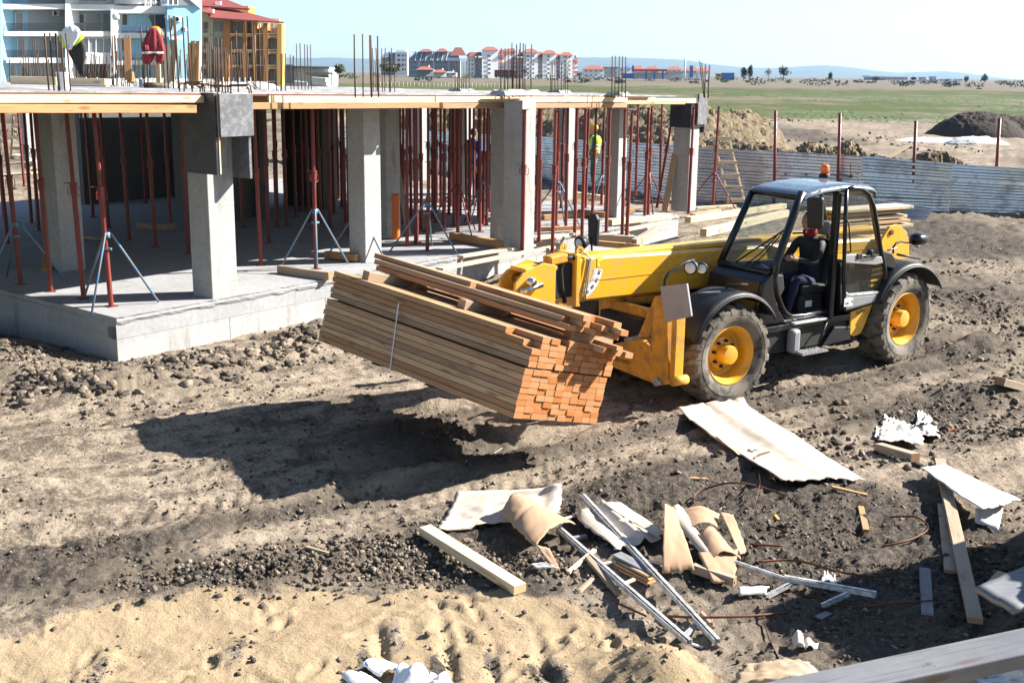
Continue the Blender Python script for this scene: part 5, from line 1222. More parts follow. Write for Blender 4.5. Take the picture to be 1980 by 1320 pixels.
# ------------------------------------------------------------------ strapped lumber bundle on the forks
_az, _pit, _til = rad(-44.9), rad(4.0), rad(14.4)
LA = Vector((math.sin(_az) * math.cos(_pit), math.cos(_az) * math.cos(_pit), math.sin(_pit)))
_W0 = Vector((math.cos(_az), -math.sin(_az), 0)); _U0 = _W0.cross(LA); LW = _W0 * math.cos(_til) - _U0 * math.sin(_til); LU = LW.cross(LA)
LP = Vector((.0122, 10.214, .675)); LLEN, LWID, LHGT = 3.05, 1.233, .770
def lp_(a, w, h): return LP + LA * a + LW * w + LU * h
bun = empty('timber_bundle', lp_(LLEN / 2, LWID / 2, 0), 0, 'big strapped bundle of new sawn timbers tilted on the forks of the yellow machine', 'timber bundle')
BI = parent_inv(bun)
NC, NR = 10, 13; cw, rh = LWID / NC, LHGT / NR
proto_b = {}
for j in range(NR):
    up = j >= 8; sk = (.03 if up else 0.); gap = .012 if up else 0.
    ncol = NC - (1 if j == NR - 1 else 0)
    for i in range(NC):
        if j == NR - 1 and i in (3,): continue
        off = random.uniform(-.011, .007) if not (j == NR - 1 and i > 6) else -random.uniform(.10, .22)
        ln = LLEN - off - random.uniform(0, .05)
        if j >= 11 and i == 0: off = .12 + .25 * (j == 12); ln = LLEN - off
        hh = rh - .004; ww = cw - random.uniform(.003, .007)
        a0 = lp_(off, (i + .5) * cw + sk + random.uniform(-.002, .002), (j + .5) * rh + gap); a1 = lp_(off + ln, (i + .5) * cw + sk * (1 if up else 0), (j + .5) * rh + gap)
        o = beam('timber', a0, a1, round(ww, 3), round(hh, 3), MT['wood'], LU); o.parent = bun; o.matrix_parent_inverse = BI
for a in (1.78,):
    e = .006; q = [(-e, -e), (-e, LHGT * .86 + e), (.5, LHGT + .016), (LWID + .03 + e, LHGT + .016), (LWID + e, -e)]
    mb = MB(); b0 = [lp_(a + (-.015 if k < 1 else .09 if k < 3 else .05), w, h) for k, (w, h) in enumerate(q)]
    for k in range(len(q)): 
        p, p2 = b0[k], b0[(k + 1) % len(q)]; mb.add([p - LA * .007, p + LA * .007, p2 + LA * .007, p2 - LA * .007], [(0, 1, 2, 3)])
    o = mb.build('strap', MT['strap'], bun, solid=.003); o.matrix_parent_inverse = BI
# bearers across the bundle
def xb(a, w0, w1, h, s, mat, lab):
    o = beam('bearer_block', lp_(a, w0, LHGT + .012 + h / 2), lp_(a - .02, w1, LHGT + .012 + h / 2), s, h, MT[mat], LU); tag(o, lab, 'timber block', 'blocks on the bundle')
xb(2.6, .10, .98, .095, .11, 'wood_old', 'dark stained block across the far end of the strapped bundle')
xb(1.27, .28, 1.15, .095, .11, 'wood_old', 'weathered block with a dark end across the middle of the strapped bundle')
xb(.12, .62, 1.25, .085, .09, 'wood', 'small block across the near end of the strapped bundle')
# loose long timbers on the bearers
LS = [  # layer, w, a0, a1, label
 (0, .50, -.02, 2.88, 'front bottom loose timber on the blocks above the bundle'), (0, .62, .00, 2.95, 'second bottom loose timber on the blocks above the bundle'), (0, .76, -.12, 2.9, 'third bottom loose timber on the blocks above the bundle'), (0, .92, -.20, 2.95, 'rear bottom loose timber on the blocks, its end sticking out furthest'),
 (1, .52, .10, 2.94, 'front middle loose timber of the upper stack above the bundle'), (1, .65, -.06, 3.0, 'second middle loose timber of the upper stack'), (1, .80, -.16, 3.0, 'third middle loose timber of the upper stack'), (1, .95, -.28, 2.9, 'rear middle loose timber with a pale sunlit end'),
 (2, .60, 1.48, 3.06, 'short top timber at the left of the loose stack, its sawn end in view'), (2, .60, -.10, 1.41, 'top front timber at the right of the loose stack'), (2, .74, -.02, 2.7, 'top middle timber of the loose stack'), (2, .90, -.22, 2.2, 'top rear timber of the loose stack beside the boom head')]
for ly, w, a0, a1, lab in LS:
    h = LHGT + .012 + .097 + .058 * ly + .028; sk = random.uniform(-.02, .02)
    o = beam('loose_timber', lp_(a0, w + sk, h), lp_(a1, w - sk, h + random.uniform(-.002, .004)), .115, .055, MT['wood'], LU)
    tag(o, lab, 'timber', 'loose timbers on top of the bundle')
o = beam('loose_board', lp_(-.22, 1.02, LHGT + .016 + .02), lp_(2.6, .9, LHGT + .02 + .02), .10, .035, MT['wood'], LU); tag(o, 'thin board lying between the bundle and the loose stack, end sticking out right', 'board')
# forks and carriage (parts of the machine)
TI = Matrix.LocRotScale(tele.location, tele.rotation_euler, None).inverted()
def vw(name, mb, mat):
    o = mb.build(name, MT[mat], tele, bevel=.006); o.matrix_parent_inverse = TI; return o
for a in (1.15, 2.0):
    vw('fork', MB().hexa([lp_(a, .02, -.022), lp_(a + .11, .02, -.022), lp_(a + .11, 1.36, -.055), lp_(a, 1.36, -.055), lp_(a, .02, -.006), lp_(a + .11, .02, -.006), lp_(a + .11, 1.36, -.006), lp_(a, 1.36, -.006)]), 'black')
    vw('fork_upright', MB().hexa([lp_(a, 1.345, -.05), lp_(a + .11, 1.345, -.05), lp_(a + .11, 1.40, -.05), lp_(a, 1.40, -.05), lp_(a, 1.345, .62), lp_(a + .11, 1.345, .62), lp_(a + .11, 1.39, .62), lp_(a, 1.39, .62)]), 'black')
for h in (.08, .52): vw('carriage_bar', MB().hexa([lp_(.95, 1.40, h), lp_(2.3, 1.40, h), lp_(2.3, 1.47, h), lp_(.95, 1.47, h), lp_(.95, 1.40, h + .11), lp_(2.3, 1.40, h + .11), lp_(2.3, 1.47, h + .11), lp_(.95, 1.47, h + .11)]), 'yellow_worn')
for a in (1.2, 2.0):
    p = lp_(a, 1.47, .30); q = VC + VM @ Vector((1.85, -.31 + (.12 if a < 1.5 else -.12), 1.25)); vw('carriage_arm', MB().tube([p, q], .06, 10), 'yellow_worn')
# ------------------------------------------------------------------ litter and boards on the ground
def sheet(name, c4, mat, lift=None, nu=22, nv=14, edge=.012, th=.0045, seed=0, label=None, cat=None, group=None, base=.035, rough=.006, zoff=0.):
    P = [onground(x, y, zoff) for x, y in c4]                    # TL TR BR BL
    U, V = np.meshgrid(np.linspace(0, 1, nu + 1), np.linspace(0, 1, nv + 1), indexing='ij')
    en = edge * .8
    Uj = U + (np.where((U == 0) | (U == 1), 1, 0)) * en * fbm(V * 15 + seed * 3.1, U * 3 + seed, 3, .8) * 1.5
    Vj = V + (np.where((V == 0) | (V == 1), 1, 0)) * en * fbm(U * 15 + seed * 5.3, V * 3 - seed, 3, .8) * 1.5
    w = [(1 - Uj) * (1 - Vj), Uj * (1 - Vj), Uj * Vj, (1 - Uj) * Vj]
    X = sum(w[k] * P[k].x for k in range(4)); Y = sum(w[k] * P[k].y for k in range(4)); Zp = sum(w[k] * P[k].z for k in range(4))
    G = hgt(X.ravel(), Y.ravel()).reshape(X.shape); L = lift(U, V) if lift else 0 * U
    Z = np.maximum(Zp * .8 + G * .2 + base + L, G + .022) + rough * fbm(U * 4 + seed, V * 4, 3)
    mb = MB(); wv = nv + 1
    mb.add([(X[i, j], Y[i, j], Z[i, j]) for i in range(nu + 1) for j in range(nv + 1)], [(i * wv + j, (i + 1) * wv + j, (i + 1) * wv + j + 1, i * wv + j + 1) for i in range(nu) for j in range(nv)])
    o = mb.build(name, MT[mat], None, True, solid=th); tag(o, label, cat, group); return o
def gbeam(name, a, b, w, h, mat, label, cat, lift=(0, 0), group=None, up=None):
    p, q = onground(*a), onground(*b); p.z += h / 2 + lift[0] + .002; q.z += h / 2 + lift[1] + .002
    return tag(beam(name, p, q, w, h, MT[mat], up), label, cat, group)
gbeam('squared_timber', (822, 1036), (1006, 1150), .115, .07, 'wood_pale', 'pale squared timber lying on the dark soil left of the torn cardboard', 'timber', (.02, .01))
# cardboard and sheets
sheet('cardboard_sheet', [(884, 962), (1086, 955), (1082, 1012), (846, 1036)], 'card_white', lambda u, v: .035 * np.exp(-((u - .95) / .08) ** 2) + .03 * np.exp(-((v - .0) / .08) ** 2) + .03 * v * (u > .3), 26, 16, .02, .006, 1, 'white faced cardboard sheet lying flat behind the curved brown one', 'cardboard')
sheet('cardboard_sheet', [(1012, 984), (1112, 1040), (1034, 1084), (968, 1016)], 'card', lambda u, v: .04 + .15 * np.sin(np.pi * np.clip(.08 + .84 * v, 0, 1)) ** .7 - .03 * np.abs(u - .45) - .012 * (np.abs(u - .4) < .03), 24, 20, .02, .0045, 2, 'brown cardboard sheet arched like a lid in front of the white faced one', 'cardboard')
arch_ = bpy.data.objects['cardboard_sheet.001']
o = sheet('cardboard_flap', [(1036, 1072), (1062, 1080), (1082, 1108), (1074, 1112)], 'card', lambda u, v: .05 * (1 - v), 8, 8, .03, .005, 3); o.parent = arch_
sheet('cardboard_sheet', [(1112, 1014), (1190, 996), (1278, 1062), (1190, 1078)], 'card_white', lambda u, v: .04 + .05 * np.abs(np.sin(u * 7)) * (1 - v) + .05 * np.exp(-((u - .62) / .1) ** 2), 24, 14, .05, .005, 4, 'grey white cardboard piece with a crease under the two metal rails', 'cardboard')
sheet('cardboard_sheet', [(1168, 1010), (1198, 992), (1282, 1054), (1268, 1066)], 'card_white', lambda u, v: .08 + .06 * (1 - v) * (1 - u), 16, 8, .04, .005, 5, 'narrow white cardboard strip folded upward behind the metal rails', 'cardboard')
sheet('cardboard_box', [(1282, 1044), (1300, 1036), (1342, 1112), (1280, 1120)], 'card', lambda u, v: .02 + .26 * (1 - v) ** .7 * (1 - .25 * u), 14, 14, .03, .006, 6, 'crushed brown carton wall standing on its edge', 'carton', 'crushed carton pieces')
sheet('cardboard_box', [(1292, 1040), (1316, 1034), (1388, 1106), (1366, 1108)], 'card_white', lambda u, v: .20 - .16 * v + .04 * np.sin(u * 3), 16, 8, .04, .006, 7, 'white inner flap curling down off the crushed carton', 'carton', 'crushed carton pieces')
sheet('cardboard_box', [(1312, 1032), (1388, 1036), (1386, 1064), (1330, 1066)], 'card', lambda u, v: .16 + .05 * np.sin(u * 3.1), 14, 8, .04, .006, 8, 'brown carton lid at the back of the crushed carton heap', 'carton', 'crushed carton pieces')
sheet('cardboard_box', [(1342, 1078), (1392, 1060), (1432, 1102), (1366, 1108)], 'card', lambda u, v: .06 + .14 * np.sin(np.pi * u) * (1 - .5 * v), 14, 12, .04, .006, 9, 'brown carton panel bulging at the right of the heap', 'carton', 'crushed carton pieces')
sheet('cardboard_box', [(1390, 1042), (1414, 1044), (1442, 1094), (1430, 1098)], 'card', lambda u, v: .20 - .12 * v, 8, 12, .03, .006, 10, 'narrow brown carton strip folded upright at the right end of the heap', 'carton', 'crushed carton pieces')
sheet('cardboard_box', [(1350, 1098), (1424, 1092), (1420, 1132), (1378, 1134)], 'card', lambda u, v: .09 * (1 - v), 12, 10, .05, .02, 11, 'corrugated brown carton stub with a ragged end', 'carton', 'crushed carton pieces')
sheet('cardboard_sheet', [(1306, 806), (1432, 786), (1672, 942), (1512, 944)], 'card_white', lambda u, v: .03 + .05 * np.exp(-((u - .55) / .12) ** 2) * (1 - v * .6) + .05 * np.exp(-((v - .02) / .06) ** 2) * (u < .4) + .02 * np.sin(v * 9) * (1 - u), 34, 40, .018, .006, 12, 'long pale cardboard sheet stretched over the ground in front of the front wheel', 'cardboard')
big_ = [q for q in bpy.data.objects if q.get('label', '').startswith('long pale cardboard')][0]
o = sheet('cardboard_flap', [(1362, 836), (1372, 836), (1430, 884), (1424, 890)], 'card', lambda u, v: .035 * (1 - u), 6, 12, .03, .005, 13); o['label'] = 'brown turned up edge'; o.parent = big_
o = sheet('cardboard_flap', [(1478, 914), (1488, 916), (1500, 938), (1494, 940)], 'card', lambda u, v: .04 * (1 - u), 6, 6, .03, .005, 14); o['label'] = 'short brown turned up tab'; o.parent = big_
sheet('white_board', [(1778, 930), (1822, 922), (1968, 1002), (1896, 1022)], 'panel_white', lambda u, v: .10 + .04 * v, 20, 20, .03, .010, 15, 'broken white board propped over two planks at the right', 'board')
wb_ = bpy.data.objects['white_board']
o = sheet('folded_end', [(1884, 1010), (1938, 1000), (1930, 1034), (1884, 1016)], 'panel_white', lambda u, v: .10 * (1 - v), 8, 6, .02, .012, 16); o.parent = wb_
sheet('foam_scrap', [(1425, 1144), (1486, 1144), (1482, 1158), (1428, 1160)], 'paper', lambda u, v: .03 * np.sin(np.pi * v), 10, 6, .06, .012, 17, 'grey white corrugated scrap under the longest rail', 'scrap')
sheet('paper_scrap', [(1530, 1244), (1552, 1238), (1556, 1264), (1534, 1262)], 'paper', lambda u, v: .05 * np.sin(3 * u), 8, 8, .08, .004, 18, 'left half of a torn white paper scrap on the sand', 'scrap', 'torn paper scraps')
sheet('paper_scrap', [(1552, 1250), (1582, 1248), (1580, 1258), (1556, 1266)], 'paper', lambda u, v: .03 * np.sin(5 * u), 8, 8, .06, .004, 19, 'right half of a torn white paper scrap on the sand', 'scrap', 'torn paper scraps')
sheet('paper_scrap', [(1024, 1098), (1060, 1102), (1080, 1112), (1034, 1106)], 'paper', lambda u, v: .03 * u, 8, 4, .08, .004, 20, 'white splintered strip beside the brown cardboard flap', 'scrap')
def crumple(name, px, py, sx, sy, sz, mat, seed, label, cat, group=None):
    p = onground(px, py); bm = bmesh.new(); bmesh.ops.create_icosphere(bm, subdivisions=4, radius=1); v = np.array([x.co[:] for x in bm.verts])
    d = 1 + .55 * np.abs(fbm(v[:, 0] * 1.9 + seed, v[:, 1] * 1.9 + v[:, 2] * 1.7, 3, .5)) * 2 - .35
    for x, k in zip(bm.verts, d): c = x.co * float(k); x.co = (p.x + c.x * sx, p.y + c.y * sy, p.z + max(-.02, c.z * sz + sz * .35))
    me = bpy.data.meshes.new(name); bm.to_mesh(me); bm.free(); o = link(name, me, MT[mat], None, 'sack' in name); tag(o, label, cat, group); return o
def cpaper(px_, py_, w, h, amp, seed, label, cat, group=None):
    return sheet('crumpled_paper', [(px_ - w * .8, py_ - h), (px_ + w * .7, py_ - h * .8), (px_ + w, py_ + h), (px_ - w, py_ + h * .8)], 'paper', lambda u, v: amp * (.2 + 1.5 * np.abs(fbm(u * 2.2 + seed, v * 1.6 + seed, 3, .5))) * np.sin(np.pi * np.clip(u * .9 + .05, 0, 1)) ** .5, 22, 16, .10, .003, seed, label, cat, group)
cpaper(1742, 848, 46, 20, .055, 3, 'largest crumpled white paper draped on the wooden block', 'paper', 'crumpled papers')
cpaper(1790, 842, 28, 13, .05, 9, 'flat crumpled white paper right of the wooden block', 'paper', 'crumpled papers')
cpaper(1786, 818, 16, 10, .06, 14, 'small buff crumpled paper standing up behind the others', 'paper', 'crumpled papers')
cpaper(1708, 847, 18, 7, .04, 21, 'thin grey paper scrap left of the wooden block', 'paper', 'crumpled papers')
cpaper(1602, 1132, 16, 10, .07, 33, 'small grey paper ball beside the long rail', 'paper')
crumple('orange_scrap', 1838, 831, .07, .02, .012, 'orange_plastic', 40, 'orange plastic scrap right of the crumpled papers', 'scrap')
gbeam('wood_block', (1698, 872), (1770, 893), .10, .085, 'wood_old', 'short grey wooden block under the crumpled papers', 'wood block')
gbeam('wood_block', (1932, 744), (1990, 760), .14, .09, 'wood_old', 'wooden block cut by the right picture edge', 'wood block')
gbeam('plank', (1822, 990), (1837, 1108), .09, .03, 'wood_old', 'shorter old plank left of the long one under the white board', 'plank', (.05, .0))
gbeam('plank', (1816, 898), (1884, 1218), .10, .045, 'wood_old', 'long old plank running under the broken white board', 'plank', (.02, .05))
gbeam('plank', (1788, 1102), (1793, 1190), .085, .02, 'wood_grey', 'short grey white board lying alone in the shade', 'plank')
gbeam('wood_chip', (1664, 984), (1674, 1030), .055, .03, 'wood', 'pale wooden offcut standing out on the dark soil', 'wood chip', group='wood offcuts')
gbeam('wood_chip', (1302, 924), (1368, 928), .03, .02, 'wood', 'curved splinter left of the long cardboard sheet', 'wood chip', group='wood offcuts')
gbeam('wood_chip', (1306, 912), (1322, 920), .04, .02, 'wood', 'short thick chip behind the curved splinter', 'wood chip', group='wood offcuts')
gbeam('wood_chip', (1608, 944), (1676, 960), .035, .025, 'wood_orange', 'orange splintered strip below the long cardboard sheet', 'wood chip', group='wood offcuts')
gbeam('wood_chip', (1560, 962), (1586, 948), .04, .02, 'wood_pale', 'pale chip by the near corner of the long cardboard sheet', 'wood chip', group='wood offcuts')
gbeam('wood_chip', (1496, 996), (1506, 1008), .03, .02, 'wood_yellow', 'small yellow chip between the two bent bands', 'wood chip', group='wood offcuts')
gbeam('wood_chip', (1890, 1058), (1925, 1060), .035, .02, 'wood_orange', 'brown chip under the end of the white board', 'wood chip', group='wood offcuts')
gbeam('wood_chip', (1705, 1238), (1735, 1256), .02, .012, 'wood_grey', 'thin grey sliver in the shade near the front board', 'wood chip', group='wood offcuts')
gbeam('wood_chip', (1582, 1196), (1602, 1186), .06, .012, 'wood_grey', 'flat grey flake on the shaded soil', 'wood chip', group='wood offcuts')
gbeam('wood_chip', (592, 1060), (636, 1072), .03, .02, 'wood_old', 'lone dark stick on the crumbled clods at the left', 'wood chip', group='wood offcuts')
# slats and battens in the heap
S_ = [((1086, 1013), (1142, 997), .03, .02, 'card_white', 'white slat reaching from the arched cardboard to the upper rail', .03), ((1100, 1052), (1134, 1046), .035, .03, 'wood_grey', 'grey slat stub behind the lower rail', .03), ((1098, 1112), (1150, 1068), .035, .025, 'wood_pale', 'pale slat crossing under the lower rail', .01), ((1154, 1100), (1190, 1092), .025, .02, 'card_white', 'short white slat between the two rails', .02),
      ((1120, 1146), (1146, 1122), .035, .025, 'wood_old', 'dark splinter stub below the lower rail', .0), ((1194, 1146), (1226, 1132), .03, .02, 'wood_pale', 'split pale slat end poking out of the lower rail', .04), ((1200, 1034), (1228, 1022), .05, .025, 'wood_pale', 'short capped batten under the upper rail', .10), ((1316, 1242), (1346, 1214), .04, .025, 'wood_grey', 'short cross slat between the lower ends of the rails', .01), ((1356, 1194), (1374, 1216), .03, .04, 'wood_old', 'stub of batten beside the upper rail lower end', .01), ((1334, 1246), (1360, 1254), .02, .015, 'alu', 'small metal offcut by the lower rail end', .0), ((1248, 1092), (1284, 1100), .02, .02, 'card_white', 'thin white slat running into the carton', .03)]
for a, b, w, h, mt, lab, lf in S_: gbeam('slat', a, b, w, h, mt, lab, 'slat', (lf, lf), 'slats in the rubbish heap')
for k in range(4): gbeam('batten', (1192, 1094 - k * 3), (1262, 1130 - k * 3), .10, .016, 'wood' if k < 3 else 'wood_grey', ['lowest batten of the small neat pile between the rails', 'second batten of the small neat pile between the rails', 'third batten of the small neat pile between the rails', 'grey top batten of the small neat pile between the rails'][k], 'batten', (.018 * k, .018 * k), 'battens piled between the rails')
gbeam('batten', (1136, 1084), (1196, 1154), .05, .03, 'wood_old', 'weathered batten lying under the lower metal rail', 'batten', (.01, .01))
gbeam('carton_roll', (1340, 1106), (1420, 1132), .06, .07, 'wood_old', 'rolled woody strip under the crushed carton', 'roll', (.0, .0))
# aluminium rails (channel section)
def rail(a, b, la, lb_, label, w=.045, h=.03):
    p, q = onground(*a), onground(*b); p.z += la; q.z += lb_; R_ = basis(q - p); L = (q - p).length; mb = MB()
    mid = (p + q) / 2
    mb.box(mid, (L, w, .004), R_); mb.box(mid + R_ @ Vector((0, w / 2 - .002, h / 2 + .002)), (L, .004, h), R_); mb.box(mid + R_ @ Vector((0, -w / 2 + .002, h / 2 + .002)), (L, .004, h), R_)
    mb.box(mid + R_ @ Vector((0, w * .22, h + .004)), (L, w * .5, .004), R_)
    tag(mb.build('metal_rail', MT['alu'], None), label, 'rail', 'aluminium rails')
rail((1080, 1047), (1332, 1254), .10, .03, 'lower metal rail running from under the arched cardboard to the sand')
rail((1126, 976), (1386, 1252), .07, .03, 'upper metal rail crossing the whole rubbish heap')
rail((1515, 1135), (1692, 1170), .06, .07, 'bright metal rail pointing right out of the carton heap')
rail((1420, 1108), (1530, 1138), .08, .05, 'dull thin rail between the carton and the bright rail', .03, .02)
rail((1483, 1160), (1530, 1140), .02, .04, 'short metal rail under the bright one, nearer the carton', .035, .02)
rail((1590, 1178), (1640, 1162), .02, .05, 'short metal rail under the bright one, at its far end', .035, .02)
# rusty steel bands
def band(pts, label, r=.008, mat='rust', lifts=None, w=.018):
    P = [onground(x, y) for x, y in pts]; 
    for k, p in enumerate(P): p.z += .012 + (lifts[k] if lifts else 0)
    Q = []
    for k in range(len(P) - 1):
        a, b, c, d = P[max(k - 1, 0)], P[k], P[k + 1], P[min(k + 2, len(P) - 1)]
        for i in range(6):
            t = i / 6; Q.append(.5 * ((2 * b) + (c - a) * t + (2 * a - 5 * b + 4 * c - d) * t * t + (3 * b - a - 3 * c + d) * t ** 3))
    Q.append(P[-1]); mb = MB(); mb.grid(lambda u, v: Q[min(int(round(u * (len(Q) - 1))), len(Q) - 1)] + Vector((0, .002, w)) * v, len(Q) - 1, 1)
    tag(mb.build('steel_band', MT[mat], None, True, solid=.002), label, 'steel band', 'rusty steel bands')
band([(1354, 1024), (1342, 985), (1352, 966), (1420, 957), (1500, 965), (1544, 980)], 'rusty band looping left over the soil above the carton', lifts=[0, .02, .06, .10, .05, 0])
band([(1455, 912), (1462, 900), (1488, 888)], 'short rusty band curling over the long cardboard sheet', lifts=[.04, .08, .06])
band([(1466, 922), (1468, 960), (1460, 996), (1476, 1018), (1520, 1032)], 'dark band hanging from the long cardboard sheet and curling right', lifts=[.03, .10, .06, .02, 0])
band([(1450, 1056), (1514, 1060)], 'straight dark band behind the carton')
band([(1466, 1104), (1540, 1104), (1620, 1124), (1700, 1128), (1740, 1112), (1742, 1092)], 'rusty band arching right of the carton heap', lifts=[.06, .07, .06, .04, .05, .03])
band([(1706, 1060), (1760, 1052), (1794, 1032), (1770, 1012), (1720, 1008)], 'rusty band loop left of the long plank', lifts=[0, .02, .03, .04, .02])
band([(1260, 1198), (1340, 1206), (1440, 1204), (1522, 1194)], 'rusty band lying straight across the sand by the rail ends', lifts=[.02, .03, .03, .02])
band([(1188, 1168), (1250, 1196)], 'short rusty band end under the lower rail')
band([(1480, 1170), (1476, 1200), (1486, 1240), (1510, 1290), (1520, 1300)], 'dark band crossing the boundary between sand and dark soil', lifts=[.02, .02, .01, .01, 0])
band([(1510, 1154), (1580, 1160), (1640, 1178), (1720, 1172), (1804, 1166)], 'long dark band on the shaded soil under the bright rail')
band([(900, 870), (940, 884), (972, 868)], 'thin pale wire loop beside the shadow of the load', w=.006, mat='alu')
band([(1090, 850), (1180, 820), (1240, 845), (1320, 838)], 'thin dark wire in the shadow before the front wheel', w=.006)
# white sacks at the bottom edge
sk0 = sheet('white_sack', [(700, 1302), (738, 1286), (778, 1304), (734, 1326)], 'white_cloth', lambda u, v: .03 + .02 * np.sin(u * 5), 12, 12, .03, .01, 30, 'flat folded white sack with a blue printed corner at the bottom edge', 'sack', 'white sacks')
o = sheet('blue_print', [(706, 1300), (713, 1297), (719, 1304), (711, 1307)], 'f_bluesign', None, 6, 6, .0, .004, 31, base=.075); o.parent = sk0
def wsack(px_, py_, w, h, amp, seed, label, cat, group=None):
    return sheet('white_sack', [(px_ - w * .6, py_ - h), (px_ + w * .5, py_ - h), (px_ + w, py_ + h), (px_ - w, py_ + h)], 'white_cloth', lambda u, v: amp * (np.sin(np.pi * u) * np.sin(np.pi * np.clip(v + .1, 0, 1))) ** .6 + .02 * np.sin(u * 9 + v * 5 + seed) + .02 * fbm(u * 4, v * 4 + seed, 3), 24, 18, .03, .006, seed, label, cat, group)
wsack(800, 1322, 50, 20, .06, 51, 'bulging white sack with folds at the bottom edge', 'sack', 'white sacks')
wsack(852, 1330, 34, 12, .04, 57, 'small white sack right of the bulging one', 'sack', 'white sacks')
sheet('white_sack', [(660, 1322), (695, 1306), (740, 1332), (690, 1350)], 'white_cloth', lambda u, v: .02 + .02 * np.sin(u * 5), 12, 12, .03, .01, 33, 'flat white sack cut by the bottom edge at the left', 'sack', 'white sacks')
# close grey boards at the lower right corner
def cbeam(name, a, Ya, b, Yb, w, h, mat, label, cat, up=None):
    return tag(beam(name, dep(a[0], a[1], Ya), dep(b[0], b[1], Yb), w, h, MT[mat], up), label, cat)
cbeam('grey_board', (1420, 1372), 5.1, (2100, 1226), 5.35, .20, .085, 'wood_grey', 'thick weathered grey board slanting close across the lower right corner', 'board', (0, -.1, 1))
sheet('grey_sheet', [(1876, 1216), (1990, 1164), (2080, 1215), (1950, 1262)], 'wood_grey', lambda u, v: .30 + .0 * u, 8, 8, .0, .04, 34, 'grey sunlit panel end behind the thick grey board', 'panel', zoff=.30)
gbeam('plank', (1905, 1216), (2100, 1275), .30, .07, 'wood_old', 'plank lying under the grey panel at the right edge', 'plank', (.32, .32))
sheet('broken_slab', [(1440, 1304), (1560, 1296), (1600, 1345), (1420, 1340)], 'wood_old', lambda u, v: .03 + .03 * np.sin(u * 3) + .05 * np.abs(fbm(u * 3, v * 3, 3)), 22, 12, .10, .03, 35, 'brown broken sheet under the tip of the thick grey board', 'scrap', zoff=.1)
crumple('plaster_lump', 1950, 1330, .25, .15, .10, 'panel_white', 63, 'white plaster rubble below the thick grey board at the corner', 'rubble', 'corner rubble')
crumple('plaster_lump', 1870, 1345, .25, .12, .08, 'card', 66, 'buff rubble below the thick grey board at the corner', 'rubble', 'corner rubble')
# ------------------------------------------------------------------ timber stacks, ladder and boards round the frame
def wbeam(name, p, q, w, h, mat, label, cat, group=None, up=None): return tag(beam(name, p, q, w, h, MT[mat], up), label, cat, group)
s0 = dep(1318, 440, 19.4); sd_ = Vector((2.25, 2.5, 0)).normalized(); sl_ = Vector((sd_.y, -sd_.x, 0)); s0.z = 0
stk = [(0, -2, .0), (0, -1, .05), (0, 0, -.04), (0, 1, .06), (0, 2, .0), (1, -2, .08), (1, -1, -.03), (1, 0, .02), (1, 1, .07), (1, 2, -.02), (2, -2, .06), (2, -1, .0), (2, 0, .1), (2, 1, .02), (3, -1, .05), (3, 0, .0), (3, 1, .04), (4, 0, .0), (4, 1, .03), (4, 2, .3)]
zs = at(1318, 468, .3).z * 0 + .12
for i, (ly, c, a) in enumerate(stk):
    p = s0 + sl_ * (c * .115 + .02 * (ly % 2)) + sd_ * a + Vector((0, 0, zs + .06 + ly * .112)); q = p + sd_ * (3.3 + random.uniform(-.2, .2)) + sl_ * random.uniform(-.1, .1)
    wbeam('stacked_timber', p, q, .11, .105, 'wood_pale' if ly > 2 or i % 3 else 'wood_orange', ('%s timber of the stack behind the boom, %s' % (['lowest', 'second layer', 'third layer', 'fourth layer', 'topmost'][ly], ['leftmost', 'left of centre', 'central', 'right of centre', 'rightmost'][c + 2])), 'timber', 'timber stack behind the boom')
wbeam('leaning_timber', dep(1330, 425, 19.6), dep(1516, 398, 22.2), .12, .10, 'wood_pale', 'long pale timber lying skewed on top of the stack behind the boom', 'timber')
wbeam('leaning_timber', dep(1360, 450, 19.2), dep(1520, 412, 22.0), .12, .13, 'wood_pale', 'pale timber sliding off the near side of the stack behind the boom', 'timber')
# board stack seen behind and through the cab
for k in range(9):
    p = dep(1585 + (k % 3) * 5, 480 - k * 9, 19.8); q = dep(1748 - (k % 4) * 6, 452 - k * 5.6, 20.6); q.z = p.z + .02
    wbeam('stacked_board', p, q, .45, .05, 'wood_pale' if k % 2 == 0 else 'wood', ['lowest', 'second', 'third', 'fourth', 'middle', 'sixth', 'seventh', 'eighth', 'topmost'][k] + ' board of the pale stack seen behind the cab', 'board', 'board stack behind the cab')
